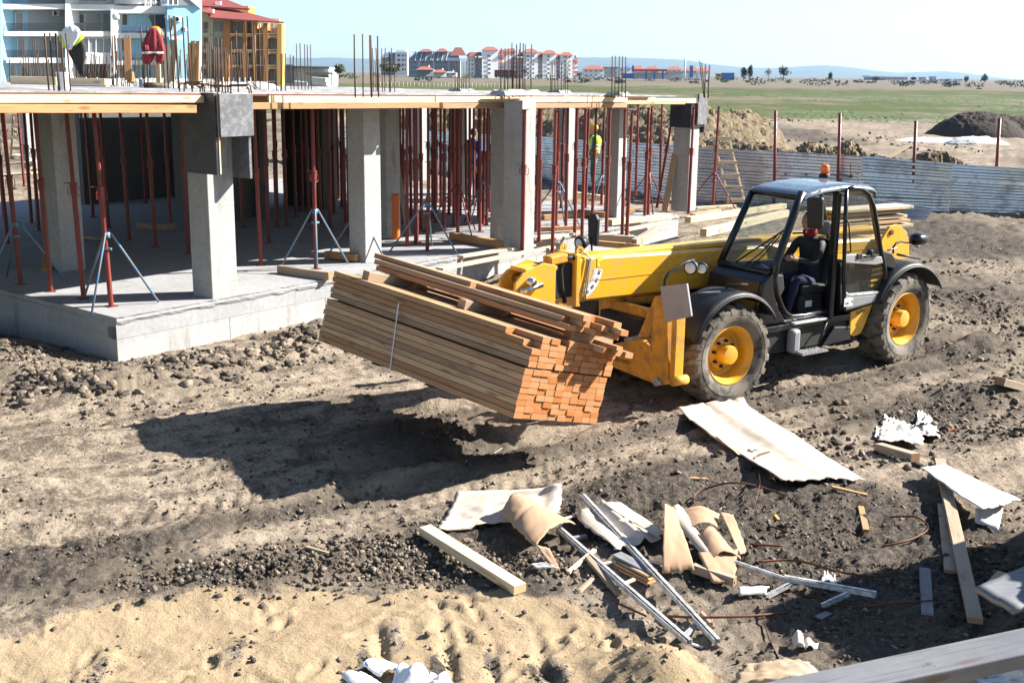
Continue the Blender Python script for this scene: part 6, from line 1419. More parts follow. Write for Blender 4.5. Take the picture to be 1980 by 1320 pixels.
# timbers lying on the floor slab and its far right part
def sb(a, b, z, w, h, mat, label): 
    wbeam('floor_timber', at(a[0], a[1], z), at(b[0], b[1], z), w, h, mat, label, 'timber', 'timbers lying on the floor slab')
FT = [((872, 456), (978, 474), .68, .10, .14, 'wood_orange', 'orange timber on the slab left of the third column'), ((890, 496), (1030, 474), .66, .16, .04, 'wood_pale', 'flat pale board on the slab before the third column'), ((850, 520), (1068, 478), .65, .16, .04, 'wood_pale', 'long pale board running along the slab edge to the third column'), ((1030, 462), (1122, 450), .66, .14, .05, 'wood_pale', 'pale board right of the third column foot'), ((1042, 444), (1120, 440), .68, .12, .08, 'wood', 'second timber behind the pale board right of the third column'), ((1050, 420), (1225, 408), .66, .12, .10, 'wood_orange', 'long timber across the slab behind the fourth column'), ((1140, 458), (1242, 464), .72, .12, .12, 'wood_old', 'weathered timber before the fourth column'), ((1150, 470), (1240, 478), .66, .12, .10, 'wood_orange', 'orange timber under the weathered one before the fourth column'), ((1096, 374), (1170, 384), .68, .14, .14, 'wood_pale', 'pale timber behind the worker in the green vest'), ((1120, 410), (1172, 416), .70, .10, .12, 'wood', 'short timber in the bay left of the fourth column'), ((1180, 430), (1296, 418), .68, .12, .12, 'wood_pale', 'long pale timber from the fourth column to the corner column'), ((1210, 444), (1300, 428), .66, .16, .05, 'wood_pale', 'pale board beside the long timber at the slab right end'),
      ((1226, 470), (1268, 445), .72, .10, .14, 'wood_old', 'short upright looking block in the timber lattice at the right'), ((540, 520), (640, 534), .66, .10, .12, 'wood_old', 'grey timber lying behind the slab edge by the blue tripod'), ((630, 492), (690, 498), .68, .10, .12, 'wood_orange', 'orange offcut beside the second column foot'), ((672, 436), (712, 440), .66, .14, .12, 'wood_old', 'dark timber block deep in the middle bay'), ((272, 434), (330, 438), .66, .3, .12, 'wood_old', 'dark bundle of offcuts deep in the left bay'), ((115, 455), (205, 462), .64, .12, .06, 'wood_old', 'dark board behind the left column'), ((1340, 418), (1390, 408), .66, .14, .10, 'wood', 'timber kerb at the foot of the corner column'), ((1345, 402), (1420, 398), .64, .16, .05, 'wood_pale', 'pale board behind the ladder foot')]
for f in FT: sb(*f)
wbeam('leaning_beam', at(90, 522, .62), at(112, 380, 1.35) + Vector((0, 0, 0)), .16, .05, 'wood_yellow', 'yellow formwork beam leaning against the left column', 'beam')
wbeam('leaning_board', at(1285, 408, .62), dep(1306, 296, at(1285, 408, .62).y + .4), .16, .03, 'wood', 'board leaning against the left side of the corner column', 'board')
wbeam('leaning_board', at(790, 455, .62), dep(762, 285, at(790, 455, .62).y + .6), .12, .03, 'wood_old', 'dark board leaning on the column behind the second one', 'board')
p = at(766, 463, .598); tag(MB().lathe([(.075, 0), (.075, .74), (.088, .75), (.088, .86), (.075, .87), (.062, .87), (.062, .0)], 20, Matrix.Translation(p), 0, False).build('orange_pipe', MT['orange_plastic'], None, auto=40), 'orange plastic drain pipe standing on the slab right of the second column', 'pipe')
# ladder
def ladder(a0, a1, b0, b1, Y0_, Y1_, n, label, mat='wood', e=.085):
    P0, P1, Q0, Q1 = dep(*a0, Y0_), dep(*a1, Y1_), dep(*b0, Y0_), dep(*b1, Y1_); m = (P0 + Q0) / 2; t = empty('ladder', m, 0, label, 'ladder'); inv = parent_inv(t)
    for u, v in ((P0, P1), (Q0, Q1)): o = beam('rail', u, v, e, .045, MT[mat], Q0 - P0); o.parent = t; o.matrix_parent_inverse = inv
    for k in range(n):
        f_ = (k + .6) / n; a = P0.lerp(P1, f_); b = Q0.lerp(Q1, f_); d = (b - a).normalized() * .05; o = beam('rung', a - d + Vector((0, -.05, 0)), b + d + Vector((0, -.05, 0)), .03, .10, MT['wood_pale']); o.parent = t; o.matrix_parent_inverse = inv
    return t
ladder((1413, 402), (1377, 258), (1442, 402), (1407, 258), 31.2, 32.4, 6, 'wooden ladder leaning behind the windscreen beside the corner column', 'wood_pale')
ladder((572, 420), (578, 222), (608, 420), (604, 222), 27.5, 28.5, 7, 'dark wooden ladder standing deep in the middle bay', 'wood_old')
ladder((22, 300), (26, 214), (54, 300), (52, 214), 42, 42.5, 4, 'pale timber trestle seen far behind the left bay', 'wood')
# sunlit boards far behind the left bay
for k, (a, b, Y) in enumerate((((2, 318), (70, 312), 37), ((0, 340), (66, 334), 35), ((28, 300), (80, 306), 40))): 
    p, q = dep(*a, Y), dep(*b, Y); wbeam('far_board', p, q, .5, .06, 'wood_pale', ['pale board lying furthest left behind the left bay', 'second pale board lying behind the left bay', 'pale board lying furthest back behind the left bay'][k], 'board', 'boards behind the left bay')
# workers
wp = at(1147, 368, .6)
wj = dict(pelvis=(0, 0, .93), waist=(0, 0, 1.10), chest=(-.02, 0, 1.32), neckbase=(-.02, 0, 1.48), neck=(0, 0, 1.53), head=(.03, 0, 1.65), lsho=(-.02, .19, 1.42), lelb=(.02, .23, 1.14), lwri=(.16, .20, .95), lhand=(.24, .18, .92), rsho=(-.02, -.19, 1.42), relb=(-.06, -.24, 1.14), rwri=(.05, -.22, .93), rhand=(.10, -.20, .86), lhip=(0, .10, .90), lkne=(.03, .11, .48), lank=(-.02, .11, .09), ltoe=(.14, .13, .03), rhip=(0, -.10, .90), rkne=(.02, -.11, .48), rank=(-.05, -.11, .09), rtoe=(.11, -.13, .03))
person(wp, rad(172), 'standing worker in a yellow helmet and green reflective vest among the props', wj, ['green_cloth', 'teal', 'skin', 'interior'], helmet='helmet', vest='hivis')
person(at(915, 384, .6), rad(60), 'worker in blue overalls half hidden behind the props left of the third column', wj, ['navy', 'blue_cloth', 'skin', 'interior'], hair='hair')
# clothes hung on the rods
def drape(name, top, Y, rings, mat, label, cat, seed, group=None, parent=None):
    mb = MB(); n = 28; vs = []
    for k, (px_, py_, w_) in enumerate(rings):
        c = dep(px_, py_, Y); s = Y / F * w_ / 2
        for j in range(n):
            a = 2 * math.pi * j / n; rr = 1 + .22 * math.sin(a * 3 + seed + k * .15) * min(1, k / 2) + .12 * math.sin(a * 7 + seed * 2 + k * .3)
            vs.append(c + Vector((math.cos(a) * s * rr, math.sin(a) * s * .55 * rr, .01 * math.sin(a * 5 + seed) * k)))
    fs = [(k * n + j, k * n + (j + 1) % n, (k + 1) * n + (j + 1) % n, (k + 1) * n + j) for k in range(len(rings) - 1) for j in range(n)]; fs.append(tuple(range(n)))
    mb.add(vs, fs); o = mb.build(name, MT[mat], parent, True, solid=.012)
    if label: tag(o, label, cat, group)
    return o
jk = drape('hanging_jacket', 0, 18.6, [(297, 55, 6), (296, 60, 14), (295, 68, 22), (294, 78, 31), (294, 90, 37), (294, 100, 39), (294, 108, 36), (296, 114, 32)], 'maroon', 'maroon jacket hung over the rods on the deck', 'jacket', 1.)
drape('sleeve', 0, 18.5, [(280, 88, 12), (281, 100, 12), (283, 112, 11), (284, 122, 10)], 'maroon', None, None, 2., None, jk); drape('sleeve', 0, 18.5, [(310, 84, 12), (312, 98, 12), (310, 112, 11), (308, 121, 10)], 'maroon', None, None, 4., None, jk); drape('hem_band', 0, 18.45, [(294, 101, 38), (294, 104, 37)], 'reflect', None, None, 1., None, jk)
ph = dep(300, 56, 18.9); tag(MB().lathe([(.001, .13), (.05, .125), (.09, .09), (.115, .04), (.12, 0), (.135, -.005)], 20, Matrix.Translation(ph - Vector((0, 0, .09)))).build('orange_helmet', MT['helmet_orange'], None, True), 'orange helmet resting on the rod behind the maroon jacket', 'helmet')
wbeam('upright_post', dep(307, 160, 18.9), dep(305, 90, 18.9), .07, .05, 'wood', 'orange wooden post standing under the maroon jacket', 'post')
drape('hanging_shirt', 0, 15.6, [(138, 50, 10), (138, 55, 22), (138, 62, 29), (137, 70, 27), (134, 80, 16), (133, 90, 9)], 'white_cloth', 'white shirt hung on the rods at the far left', 'shirt', 2.2)
drape('hanging_vest', 0, 15.75, [(140, 64, 20), (141, 70, 36), (140, 76, 36), (136, 82, 30), (126, 88, 10)], 'hivis', 'hi vis yellow green vest hung under the white shirt', 'vest', 5.)
drape('hanging_trousers', 0, 15.9, [(146, 76, 22), (148, 84, 30), (150, 96, 30), (152, 110, 26), (154, 122, 18), (157, 134, 10), (158, 139, 6)], 'dark_cloth', 'black trousers hung on the rods below the white shirt', 'trousers', 3.)
# things standing on the deck
def deckz(px_, Y): 
    p = dep(px_, 178, Y); p.z = zdeck(rl(p)[0]); return p
p = deckz(124, 15.4); tag(MB().lathe([(.07, 0), (.085, .20), (.092, .205), (.092, .22), (.08, .22), (.066, .01)], 24, Matrix.Translation(p), 0, False).build('bucket', MT['white'], None, auto=40), 'white bucket standing behind the front rods', 'bucket')
def dk(a, b, Y, w, h, mat, label, cat):
    p, q = deckz(a, Y), deckz(b, Y); p.z += h / 2 + .004; q.z += h / 2 + .004; wbeam('deck_timber', p, q, w, h, mat, label, cat, 'timbers on the deck')
dk(24, 112, 21.5, .1, .14, 'wood_pale', 'long pale timber kerb left of the bucket', 'timber'); dk(116, 206, 21.8, .1, .13, 'wood_pale', 'pale timber kerb behind the hanging trousers', 'timber'); dk(140, 215, 20.5, .5, .02, 'wood_grey', 'thin grey sheet lying on the pale kerb', 'sheet')
for k, (x0, y0, x1, y1, w_, mt, lab) in enumerate(((249, 155, 246, 74, .11, 'wood', 'pale plank standing among the grey rods'), (254, 160, 252, 140, .12, 'wood_orange', 'short plank foot by the grey rods'), (321, 170, 325, 88, .10, 'wood_pale', 'pale plank left of the tall dark rods'), (332, 168, 338, 80, .10, 'wood_old', 'brown plank among the tall dark rods'))):
    wbeam('upright_plank', dep(x0, y0, 20.6), dep(x1, y1, 20.8), w_, .03, mt, lab, 'plank', 'planks standing among the rods')
for k in range(8):
    wbeam('bundled_plank', dep(368 + 2.2 * k, 166, 20.4 + .05 * (k % 2)), dep(367 + 2.5 * k + random.uniform(-1, 1), 80 + random.uniform(-1, 4), 20.5 + .05 * (k % 3)), .055, .03, 'wood' if k % 2 else 'wood_orange', ['leftmost plank of the upright yellow bundle', 'second plank of the upright yellow bundle', 'third plank of the upright yellow bundle', 'fourth plank of the upright yellow bundle', 'fifth plank of the upright yellow bundle', 'sixth plank of the upright yellow bundle', 'seventh plank of the upright yellow bundle', 'rightmost plank of the upright yellow bundle'][k], 'plank', 'upright bundle of planks')
p = deckz(302, 19.5); tag(MB().lathe([(.16 + .045 * math.cos(a), .05 + .045 * math.sin(a)) for a in [i * math.pi / 4 for i in range(9)]], 24, Matrix.Translation(p), 0, False).build('rubber_hose', MT['rubber'], None, True), 'black rubber hose coil lying below the maroon jacket', 'hose')
p = deckz(276, 19.8); tag(MB().lathe([(.05, 0), (.05, .13), (.045, .14), (.001, .14)], 16, Matrix.Translation(p)).build('grey_can', MT['grey_plastic'], None, auto=40), 'small grey can beside the rubber hose coil', 'can')
# ------------------------------------------------------------------ corrugated sheet hoarding and posts
FP = [at(560, 300, .35), at(1040, 345, .1), at(1300, 392, 0), at(1660, 412, 0), at(2010, 424, 0), at(2250, 440, 0)]
top_px = [(560, 238), (1040, 264), (1300, 281), (1660, 303), (2010, 328), (2250, 346)]
fence = empty('sheet_hoarding', FP[2], 0, 'long low hoarding of horizontal corrugated metal sheets behind the frame', 'hoarding'); fi = parent_inv(fence)
ZT = []
for p, (x, y) in zip(FP, top_px): q = dep(x, y, p.y); ZT.append(q.z)
def hoard(i0, u0, i1, u1, v0, v1, n=60, tilt=0., nm='corrugated_sheet'):
    mb = MB()
    a = FP[i0].lerp(FP[i0 + 1], u0); b = FP[i1].lerp(FP[i1 + 1], u1) if i1 + 1 < len(FP) else FP[i1]
    za = ZT[i0] + (ZT[i0 + 1] - ZT[i0]) * u0; zb = ZT[i1] + (ZT[min(i1 + 1, len(FP) - 1)] - ZT[i1]) * u1
    nrm = Vector((b.y - a.y, a.x - b.x, 0)).normalized() * -1
    if nrm.y > 0: nrm = -nrm
    def fn(u, v):
        k = v0 + (v1 - v0) * v; P = a.lerp(b, u); z = (za + (zb - za) * u) * k + P.z * (1 - k) + tilt * (u - .5)
        wv = math.sin(v * (v1 - v0) * 2 * math.pi * 9); P = P + nrm * (.036 * max(-.6, min(.6, wv * 1.6)) + .02 * math.sin(u * 4 + k * 3) + .10 * (1 - k)); return (P.x, P.y, z)
    mb.grid(fn, 10, int(n * (v1 - v0))); o = mb.build(nm, MT['galv'], fence, False); o.matrix_parent_inverse = fi; return o
random.seed(5)
for i in range(5):
    cuts = [0, .5, 1] if i in (0, 2, 3) else [0, .55, 1]
    for c in range(2):
        for v0, v1 in ((-.08, .36), (.33, .70), (.67, 1.0)):
            hoard(i, cuts[c], i, cuts[c + 1], v0 + random.uniform(-.02, .02), v1 + random.uniform(-.015, .015), 170, random.uniform(-.03, .03))
a = dep(1640, 378, 26.5); b = dep(1808, 402, 25.5); c = dep(1790, 426, 25.2); d = dep(1640, 420, 26.4)
mb = MB(); mb.grid(lambda u, v: a.lerp(b, u).lerp(d.lerp(c, u), v) + Vector((0, -.025 * math.sin(v * 40), 0)), 8, 60); tag(mb.build('loose_sheet', MT['galv'], None), 'loose corrugated sheet slipped down before the hoarding behind the cab', 'metal sheet')
for x0, y0, y1, lab in ((1500, 318, 214, 'rusty red post furthest left above the sheet hoarding'), (1623, 328, 219, 'rusty red post before the biggest clod heap'), (1768, 340, 234, 'rusty red post beside the pale plaster heaps'), (1928, 350, 228, 'rusty red post nearest the right picture edge')):
    k = (x0 - 1300) / 710; pf = at(x0, 408 + k * 14, 0) + Vector((.0, .25, 0)); tp = dep(x0 + (x0 - 1500) * .012, y1, pf.y)
    bs = Vector((pf.x, pf.y, 0)); tag(MB().tube([bs, Vector((tp.x, tp.y, tp.z))], .045, 10).build('fence_post', MT['red'], None, True), lab, 'post', 'red posts behind the hoarding')
# ------------------------------------------------------------------ spoil heaps behind the hoarding
MT['heap'] = simple('spoil_heap_earth', (.20, .155, .095), .95, 0, .45, 2.5, (.10, .08, .06), .5, 4, .8, .1, 7, .1, coord='Object')
MT['heap_dark'] = simple('dark_earth', (.055, .045, .04), .95, 0, .4, 1.5, bs=.8, bd=.1, bsc=5, spec=.1)
def heap(name, pts, label, seed, mat='clod', amp=.5, rough=.5, n=90, kind=None):
    """pts: (px, py_base, Y, radius_x, radius_y, height)"""
    X0 = min(dep(p[0], p[1], p[2]).x - p[3] for p in pts); X1 = max(dep(p[0], p[1], p[2]).x + p[3] for p in pts); Y0_ = min(p[2] - p[4] for p in pts); Y1_ = max(p[2] + p[4] for p in pts)
    U, V = np.meshgrid(np.linspace(X0, X1, n), np.linspace(Y0_, Y1_, int(n * .6)), indexing='ij'); Z = 0 * U
    for px_, py_, Y, rx, ry, h in pts:
        c = dep(px_, py_, Y); d = ((U - c.x) / rx) ** 2 + ((V - Y) / ry) ** 2; Z = np.maximum(Z, h * np.clip(1 - d, 0, 1) ** .8)
    m = Z > .01; sc = 1.6
    Z = Z * (1 + amp * fbm(U * sc * .5 + seed, V * sc * .5, 4, .6)) + m * rough * (.5 - np.abs(fbm(U * sc * 1.6 + seed, V * sc * 1.6, 4, .65)) * 1.6) * np.minimum(1, Z)
    Z = np.where(m, Z, -.15); base = hgt(U.ravel(), V.ravel(), False).reshape(U.shape); w_ = V.shape[1]
    co_ = np.stack([U.ravel(), V.ravel(), (Z + base).ravel()], 1); idx_ = np.arange(U.size).reshape(U.shape); q_ = np.stack([idx_[:-1, :-1], idx_[1:, :-1], idx_[1:, 1:], idx_[:-1, 1:]], -1).reshape(-1, 4)
    o = link(name, np_mesh(name, co_, q_, 4), MT[mat]); tag(o, label, 'earth heap', None, kind); return o

heap('earth_heap', [(1330, 300, 58, 4.2, 3.5, 2.0), (1240, 300, 60, 4.5, 3.5, 2.1), (1140, 295, 62, 5, 3.5, 1.9), (1425, 290, 60, 2.6, 3, 1.9), (1030, 290, 64, 5, 3.5, 1.8), (900, 285, 66, 6, 3.5, 1.7)], 'high earth bank behind the corner column and the props', 2., 'heap', .3, .35, 200)
heap('earth_heap', [(1440, 300, 47, 3.5, 2.2, .85), (1530, 305, 45, 3, 2.2, .8), (1390, 300, 49, 4, 2.4, 1.1), (1300, 295, 50, 4, 2.5, 1.2)], 'long low clod bank behind the left part of the hoarding', 6., 'heap', .4, .45, 170)
heap('earth_heap', [(1640, 318, 43, 1.4, 1.6, 1.0), (1600, 318, 43, 1.6, 1.5, .9), (1690, 320, 42.5, 1.3, 1.3, .8), (1570, 312, 44, 1.8, 1.6, .9)], 'tall heap of big clods behind the second red post', 11., 'heap', .5, .6, 140)
heap('earth_heap', [(1800, 335, 39, 1.9, 1.5, 1.0), (1850, 338, 38.5, 1.2, 1.2, .7), (1760, 332, 40, 1.4, 1.2, .8)], 'clod heap right of the sloping plank behind the hoarding', 15., 'heap', .5, .55, 120)
heap('earth_heap', [(1890, 262, 78, 3.2, 3.5, 1.45), (1960, 262, 79, 4, 3.5, 1.25), (1850, 262, 79, 2, 2.5, .7)], 'smooth dark earth mound at the right edge of the field', 21., 'heap_dark', .2, .22, 110)
MT['plaster'] = simple('pale_rubble', (.48, .47, .45), .9, 0, .15, 3, bs=.4, bd=.05, bsc=6)
for px_, py_, Y, rx, h, lab in ((1800, 268, 70, 2.2, .22, 'flat pale rubble heap beside the third red post'), (1890, 266, 68, 1.8, .42, 'pointed pale rubble heap before the dark mound')): heap('rubble_heap', [(px_, py_, Y, rx, 1.6, h)], lab, px_ * .1, 'plaster', .4, .3, 50)
wbeam('sloping_plank', dep(1706, 312, 41), dep(1756, 282, 41.5), .2, .06, 'wood_pale', 'pale plank lying up the clod heap behind the hoarding', 'plank')
# unseen earth heap, added right of the frame to shade the lower right corner
heap('earth_heap', [(2540, 1060, 8.2, 1.7, 1.6, 2.7), (2480, 1100, 7.0, 1.3, 1.0, 1.7), (2430, 1100, 9.4, 1.2, .9, 1.5)], 'unseen earth heap added just outside the right picture edge to cast shade', 31., 'heap', .3, .35, 90)
# ------------------------------------------------------------------ buildings beyond the site (each built at its own distance)
SLP = [0., 0.]
_dep0 = dep
def dep(x, y, Y): return _dep0(x, y, Y + SLP[0] * (x - SLP[1]))
def prect(mb, x0, y0, x1, y1, Y, th, mi=0):
    a, b, c, d = dep(x0, y1, Y), dep(x1, y1, Y), dep(x1, y0, Y), dep(x0, y0, Y); e = Vector((0, th, 0))
    mb.hexa([a, b, b + e, a + e, d, c, c + e, d + e], mi); return mb
class Bld:
    def __init__(s, name, px, Y, label, cat):
        p = dep(px, 170, Y); s.t = empty(name, (p.x, Y, 0), 0, label, cat); s.i = parent_inv(s.t); s.Y = Y
    def part(s, name, mb, mat, parent=None, **k):
        o = mb.build(name, MT[mat], parent or s.t, **k)
        o.matrix_parent_inverse = s.i if parent is None else Matrix.Identity(4)
        if parent is not None: pass
        return o
    def rect(s, name, x0, y0, x1, y1, mat, dY=0., th=.3): return s.part(name, prect(MB(), x0, y0, x1, y1, s.Y + dY, th), mat)
    def win(s, x0, y0, x1, y1, mat='window', frame='f_white', dY=-.03, fr=.45, mull=1, name='window'):
        mb = MB(); Y = s.Y + dY
        for r in ((x0, y0, x1, y0 + fr), (x0, y1 - fr, x1, y1), (x0, y0 + fr, x0 + fr, y1 - fr), (x1 - fr, y0 + fr, x1, y1 - fr)): prect(mb, *r, Y - .06, .16)
        for k in range(mull):
            xm = x0 + (x1 - x0) * (k + 1) / (mull + 1); prect(mb, xm - fr * .4, y0 + fr, xm + fr * .4, y1 - fr, Y - .06, .16)
        o = s.part(name, mb, frame)
        pm = prect(MB(), x0 + fr * .5, y0 + fr * .5, x1 - fr * .5, y1 - fr * .5, Y + .04, .05)
        g_ = pm.build('pane', MT[mat], o); g_.matrix_parent_inverse = Matrix.Identity(4)
        return o
    def poly(s, name, front, back, mat):      # front/back: pixel points with depth
        P = [dep(*p) for p in front] + [dep(*p) for p in back]; n = len(front)
        mb = MB().add(P, [tuple(range(n)), tuple(range(2 * n - 1, n - 1, -1))] + [(i, n + i, n + (i + 1) % n, (i + 1) % n) for i in range(n)]); return s.part(name, mb, mat)
    def rail(s, x0, y0, x1, y1, dY=-1.5, n=10, mat='f_white', th=.05):
        mb = MB(); Y = s.Y + dY
        prect(mb, x0, y0, x1, y0 + .5, Y, .06)
        for k in range(n + 1): x = x0 + (x1 - x0) * k / n; prect(mb, x - .12, y0 + .5, x + .12, y1, Y, .05)
        return s.part('railing', mb, mat)
SLP[:] = [.026, 330]
B = Bld('apartment_building', 190, 120, 'blue and white apartment block with balconies at the far left', 'building')
B.rect('wall', -60, -70, 388, 215, 'f_white', .35, .4); B.rect('wall', -60, -60, 320, 215, 'f_white', .8, 9)
B.rect('wall', -60, -60, 3, 215, 'f_blue', -2.2, 2.5)
for y0, y1 in ((-30, 8), (18, 61), (70, 112), (122, 200)):
    B.rect('wall', 3, y0, 54, y1, 'f_blue', -.05, .38); B.rect('wall', 54, y0, 126, y1, 'f_grey', -.04, .38)
    B.rect('wall', 135, y0, 221, y1, 'f_grey' if y0 == 122 else 'f_blue' if y0 == 18 else 'f_white', -.04, .38)
    B.rect('wall', 221, y0, 324, y1 + (y0 == 18) * 0, 'f_blue' if y0 >= 18 else 'f_white', -.7, 1.0)
for x0, y0, x1, y1 in ((2, 8, 125, 18), (7, 61, 124, 70), (12, 112, 126, 122), (126, 9, 221, 20), (132, 61, 222, 71), (222, 64, 346, 74), (222, 117, 330, 126), (222, 12, 322, 26)): B.rect('balcony_slab', x0, y0, x1, y1, 'f_white', -2.1, 2.2)
B.rect('parapet', 160, 103, 216, 124, 'f_white', -2.1, .3)
B.rect('pillar', 126, -30, 135, 200, 'f_white', -2.3, 2.5); B.rect('pillar', 214, 20, 223, 200, 'f_white', -2.3, 2.4)
for x0, y0, x1, y1 in ((6, 45, 125, 61), (10, 97, 122, 112), (136, 45, 214, 61)):
    o = B.rect('glass_railing', x0, y0, x1, y1, 'f_bluesign', -2.05, .05); o.data.materials[0] = MT['rail_glass'] if 'rail_glass' in MT else MT['glass']
for a in ((29, 24, 45, 60, 'window_light'), (33, 75, 47, 111, 'window_light'), (38, 129, 53, 165, 'window_light'), (148, 27, 163, 61, 'window'), (165, 25, 196, 60, 'window_light'), (198, 25, 213, 60, 'window_light'), (137, 25, 147, 60, 'window_light')): B.win(*a[:4], a[4], 'f_white', -.12, 1.0, 0)
B.win(157, 73, 214, 103, 'window_light', 'f_white', -1.9, 1.4, 3); B.win(136, 74, 156, 110, 'window_light', 'f_white', -.12, 1.0, 0)
B.win(140, -12, 206, 4, 'window_light', 'f_white', -.12, 1.2, 3)
for a in ((224, 27, 247, 50, 'window', 1), (249, 30, 263, 64, 'window', 0), (278, 28, 320, 57, 'window', 1), (224, 76, 246, 100, 'window', 1), (251, 78, 265, 117, 'window', 0), (278, 80, 320, 104, 'window', 1), (280, -14, 311, 16, 'window', 2), (229, 130, 262, 158, 'window', 1)): B.win(*a[:4], a[4], 'f_white', -.75, 1.0, a[5])
B.rail(224, 50, 265, 64, -.95, 14); B.rail(284, 4, 311, 17, -1.0, 9); B.rail(251, 101, 268, 117, -.95, 8); B.rail(151, 45, 163, 61, -1.0, 6)
B.rect('wall', 160, 124, 206, 165, 'window', -.15, .1)  # dark sheet standing in for the shade inside the open bay
# gable wing
B.poly('wall', [(323, 215, 116.8), (323, 12, 116.8), (345, -22, 116.8), (366, -12, 116.8), (389, 13, 116.8), (389, 215, 116.8)], [(323, 215, 119), (323, 12, 119), (345, -22, 119), (366, -12, 119), (389, 13, 119), (389, 215, 119)], 'f_blue')
B.poly('gable_trim', [(359, -6, 116.6), (366, -8, 116.6), (392, 14, 116.6), (387, 17, 116.6)], [(359, -6, 117.4), (366, -8, 117.4), (392, 14, 117.4), (387, 17, 117.4)], 'f_white')
B.win(324, -10, 344, 11, 'window_light', 'f_white', -3.3, 1.2, 1); B.poly('window', [(346, 11, 116.7), (346, -8, 116.7), (358, -8, 116.7), (374, 11, 116.7)], [(346, 11, 116.9), (346, -8, 116.9), (358, -8, 116.9), (374, 11, 116.9)], 'window_light')
B.rect('balcony_slab', 327, 70, 347, 77, 'f_white', -4.2, 1.0); B.rect('small_window', 329, 35, 333, 58, 'window', -3.3, .1)
for x0, y0, x1, y1 in ((101, 21, 114, 31), (105, 71, 115, 80), (339, 33, 348, 42), (351, 54, 359, 60)):
    o = B.rect('air_conditioner', x0, y0, x1, y1, 'f_white', -3.6 if x0 > 300 else -.6, .5); c = dep((x0 + x1) / 2 - 1.5, (y0 + y1) / 2, B.Y - (3.62 if x0 > 300 else .62)); B.part('fan_grille', MB().lathe([(.001, -.01), (.21, -.01), (.21, .03)], 14, Matrix.Translation(c) @ Matrix.Rotation(rad(90), 4, 'X')), 'ink')
p = dep(224, 33, 117); B.part('satellite_dish', MB().lathe([(.001, .12), (.2, .08), (.36, 0)], 16, Matrix.Translation(p) @ Matrix.Rotation(rad(90), 4, 'X') @ Matrix.Rotation(.3, 4, 'Y'), 0, False), 'f_white')
B.poly('roof', [(-60, -62, 117.), (323, -30, 117.), (323, -26, 117.), (-60, -58, 117.)], [(-60, -75, 128.), (323, -55, 128.), (323, -52, 128.), (-60, -70, 128.)], 'tile_dark')
for x, y, l in ((48, 55, 2), (91, 52, 2)): pass

SLP[:] = [.03, 540]
O = Bld('orange_apartment_building', 470, 208, 'orange and cream apartment house with arched balconies and a red roof', 'building')
O.rect('wall', 388, 18, 412, 190, 'f_cream', .0, 1); O.rect('wall', 412, 36, 541, 190, 'f_cream', .4, .4); O.rect('wall', 412, 36, 500, 190, 'f_cream', .8, 10)
for x0, x1, m_ in ((433, 444, 'f_orange'), (470, 476.5, 'f_orange'), (509, 517, 'f_orange'), (536, 545, 'f_yellow'), (490, 494, 'f_yellow')): O.rect('pier', x0, 40 + (x0 - 412) * .05, x1, 190, m_, -2.0, 2.6)
def arch(x0, x1, y):
    n = 10; top = []; bot = []
    for k in range(n + 1): u = k / n; x = x0 + (x1 - x0) * u; top.append((x, y, O.Y - 1.9)); bot.append((x, y + 4.5 + 3.2 * (2 * u - 1) ** 2, O.Y - 1.9))
    P = top + bot[::-1]; O.poly('arched_beam', P, [(a, b, c + 1.2) for a, b, c in P], 'f_yellow')
for y in (65.5, 96.5, 126): arch(444, 470, y); arch(476.5, 490, y + 1); arch(517, 536, y + 3)
fl = ((44, 64), (74, 95), (104, 125), (134, 156))
for y0, y1 in fl:
    O.win(446, y0, 462, y1, 'window', 'f_dgrey', .36, .7, 1); O.win(477.5, y0 + 1, 489, y1 + 1, 'window', 'f_dgrey', .36, .7, 1); O.win(517.5, y0 + 2, 528, y1 + 2, 'window', 'f_dgrey', .36, .7, 1)
    O.win(414, y0 - 2, 430, y1 - 2, 'window_light', 'f_white', .3, .7, 1); O.win(495, y0 + 2, 503, y1 + 1, 'window_light', 'f_white', .3, .6, 0)
    O.rect('balcony_floor', 444, y1 + 1, 536, y1 + 2.5, 'f_cream', -1.9, 2.2); O.rail(444, y0 + 11, 470, y1 + 1, -1.7, 8, 'f_dgrey'); O.rail(517, y0 + 12, 536, y1 + 2, -1.7, 6, 'f_dgrey')
    O.rect('balcony_floor', 388, y1 + 2, 405, y1 + 4.5, 'f_cream', -1.2, 1.4); O.rail(389, y0 + 13, 404, y1 + 2, -1.1, 6); O.win(393, y0 - 1, 402, y1, 'window', 'f_orange', -.1, 1.6, 0)
O.poly('roof', [(406, 34, 204), (549, 43.5, 204), (549, 45.5, 204), (406, 37, 204)], [(396, 13, 213), (470, 22, 213), (470, 24, 213), (396, 15, 213)], 'tile_dark')
O.poly('roof', [(386, 22, 205), (412, 27, 205), (412, 29, 205), (386, 24, 205)], [(392, 15, 210), (408, 15, 210), (408, 17, 210), (392, 17, 210)], 'tile_dark')
O.rect('wall', 390, 12, 480, 30, 'f_orange', 6, 6); O.poly('roof', [(386, 11, 211), (483, 17, 211), (483, 20, 211), (386, 14, 211)], [(360, -20, 222), (415, -10, 222), (415, -8, 222), (360, -16, 222)], 'tile_dark')
O.rect('skylight', 416, 3, 427, 10, 'f_white', 4.5, .6)
SLP[:] = [0., 0.]
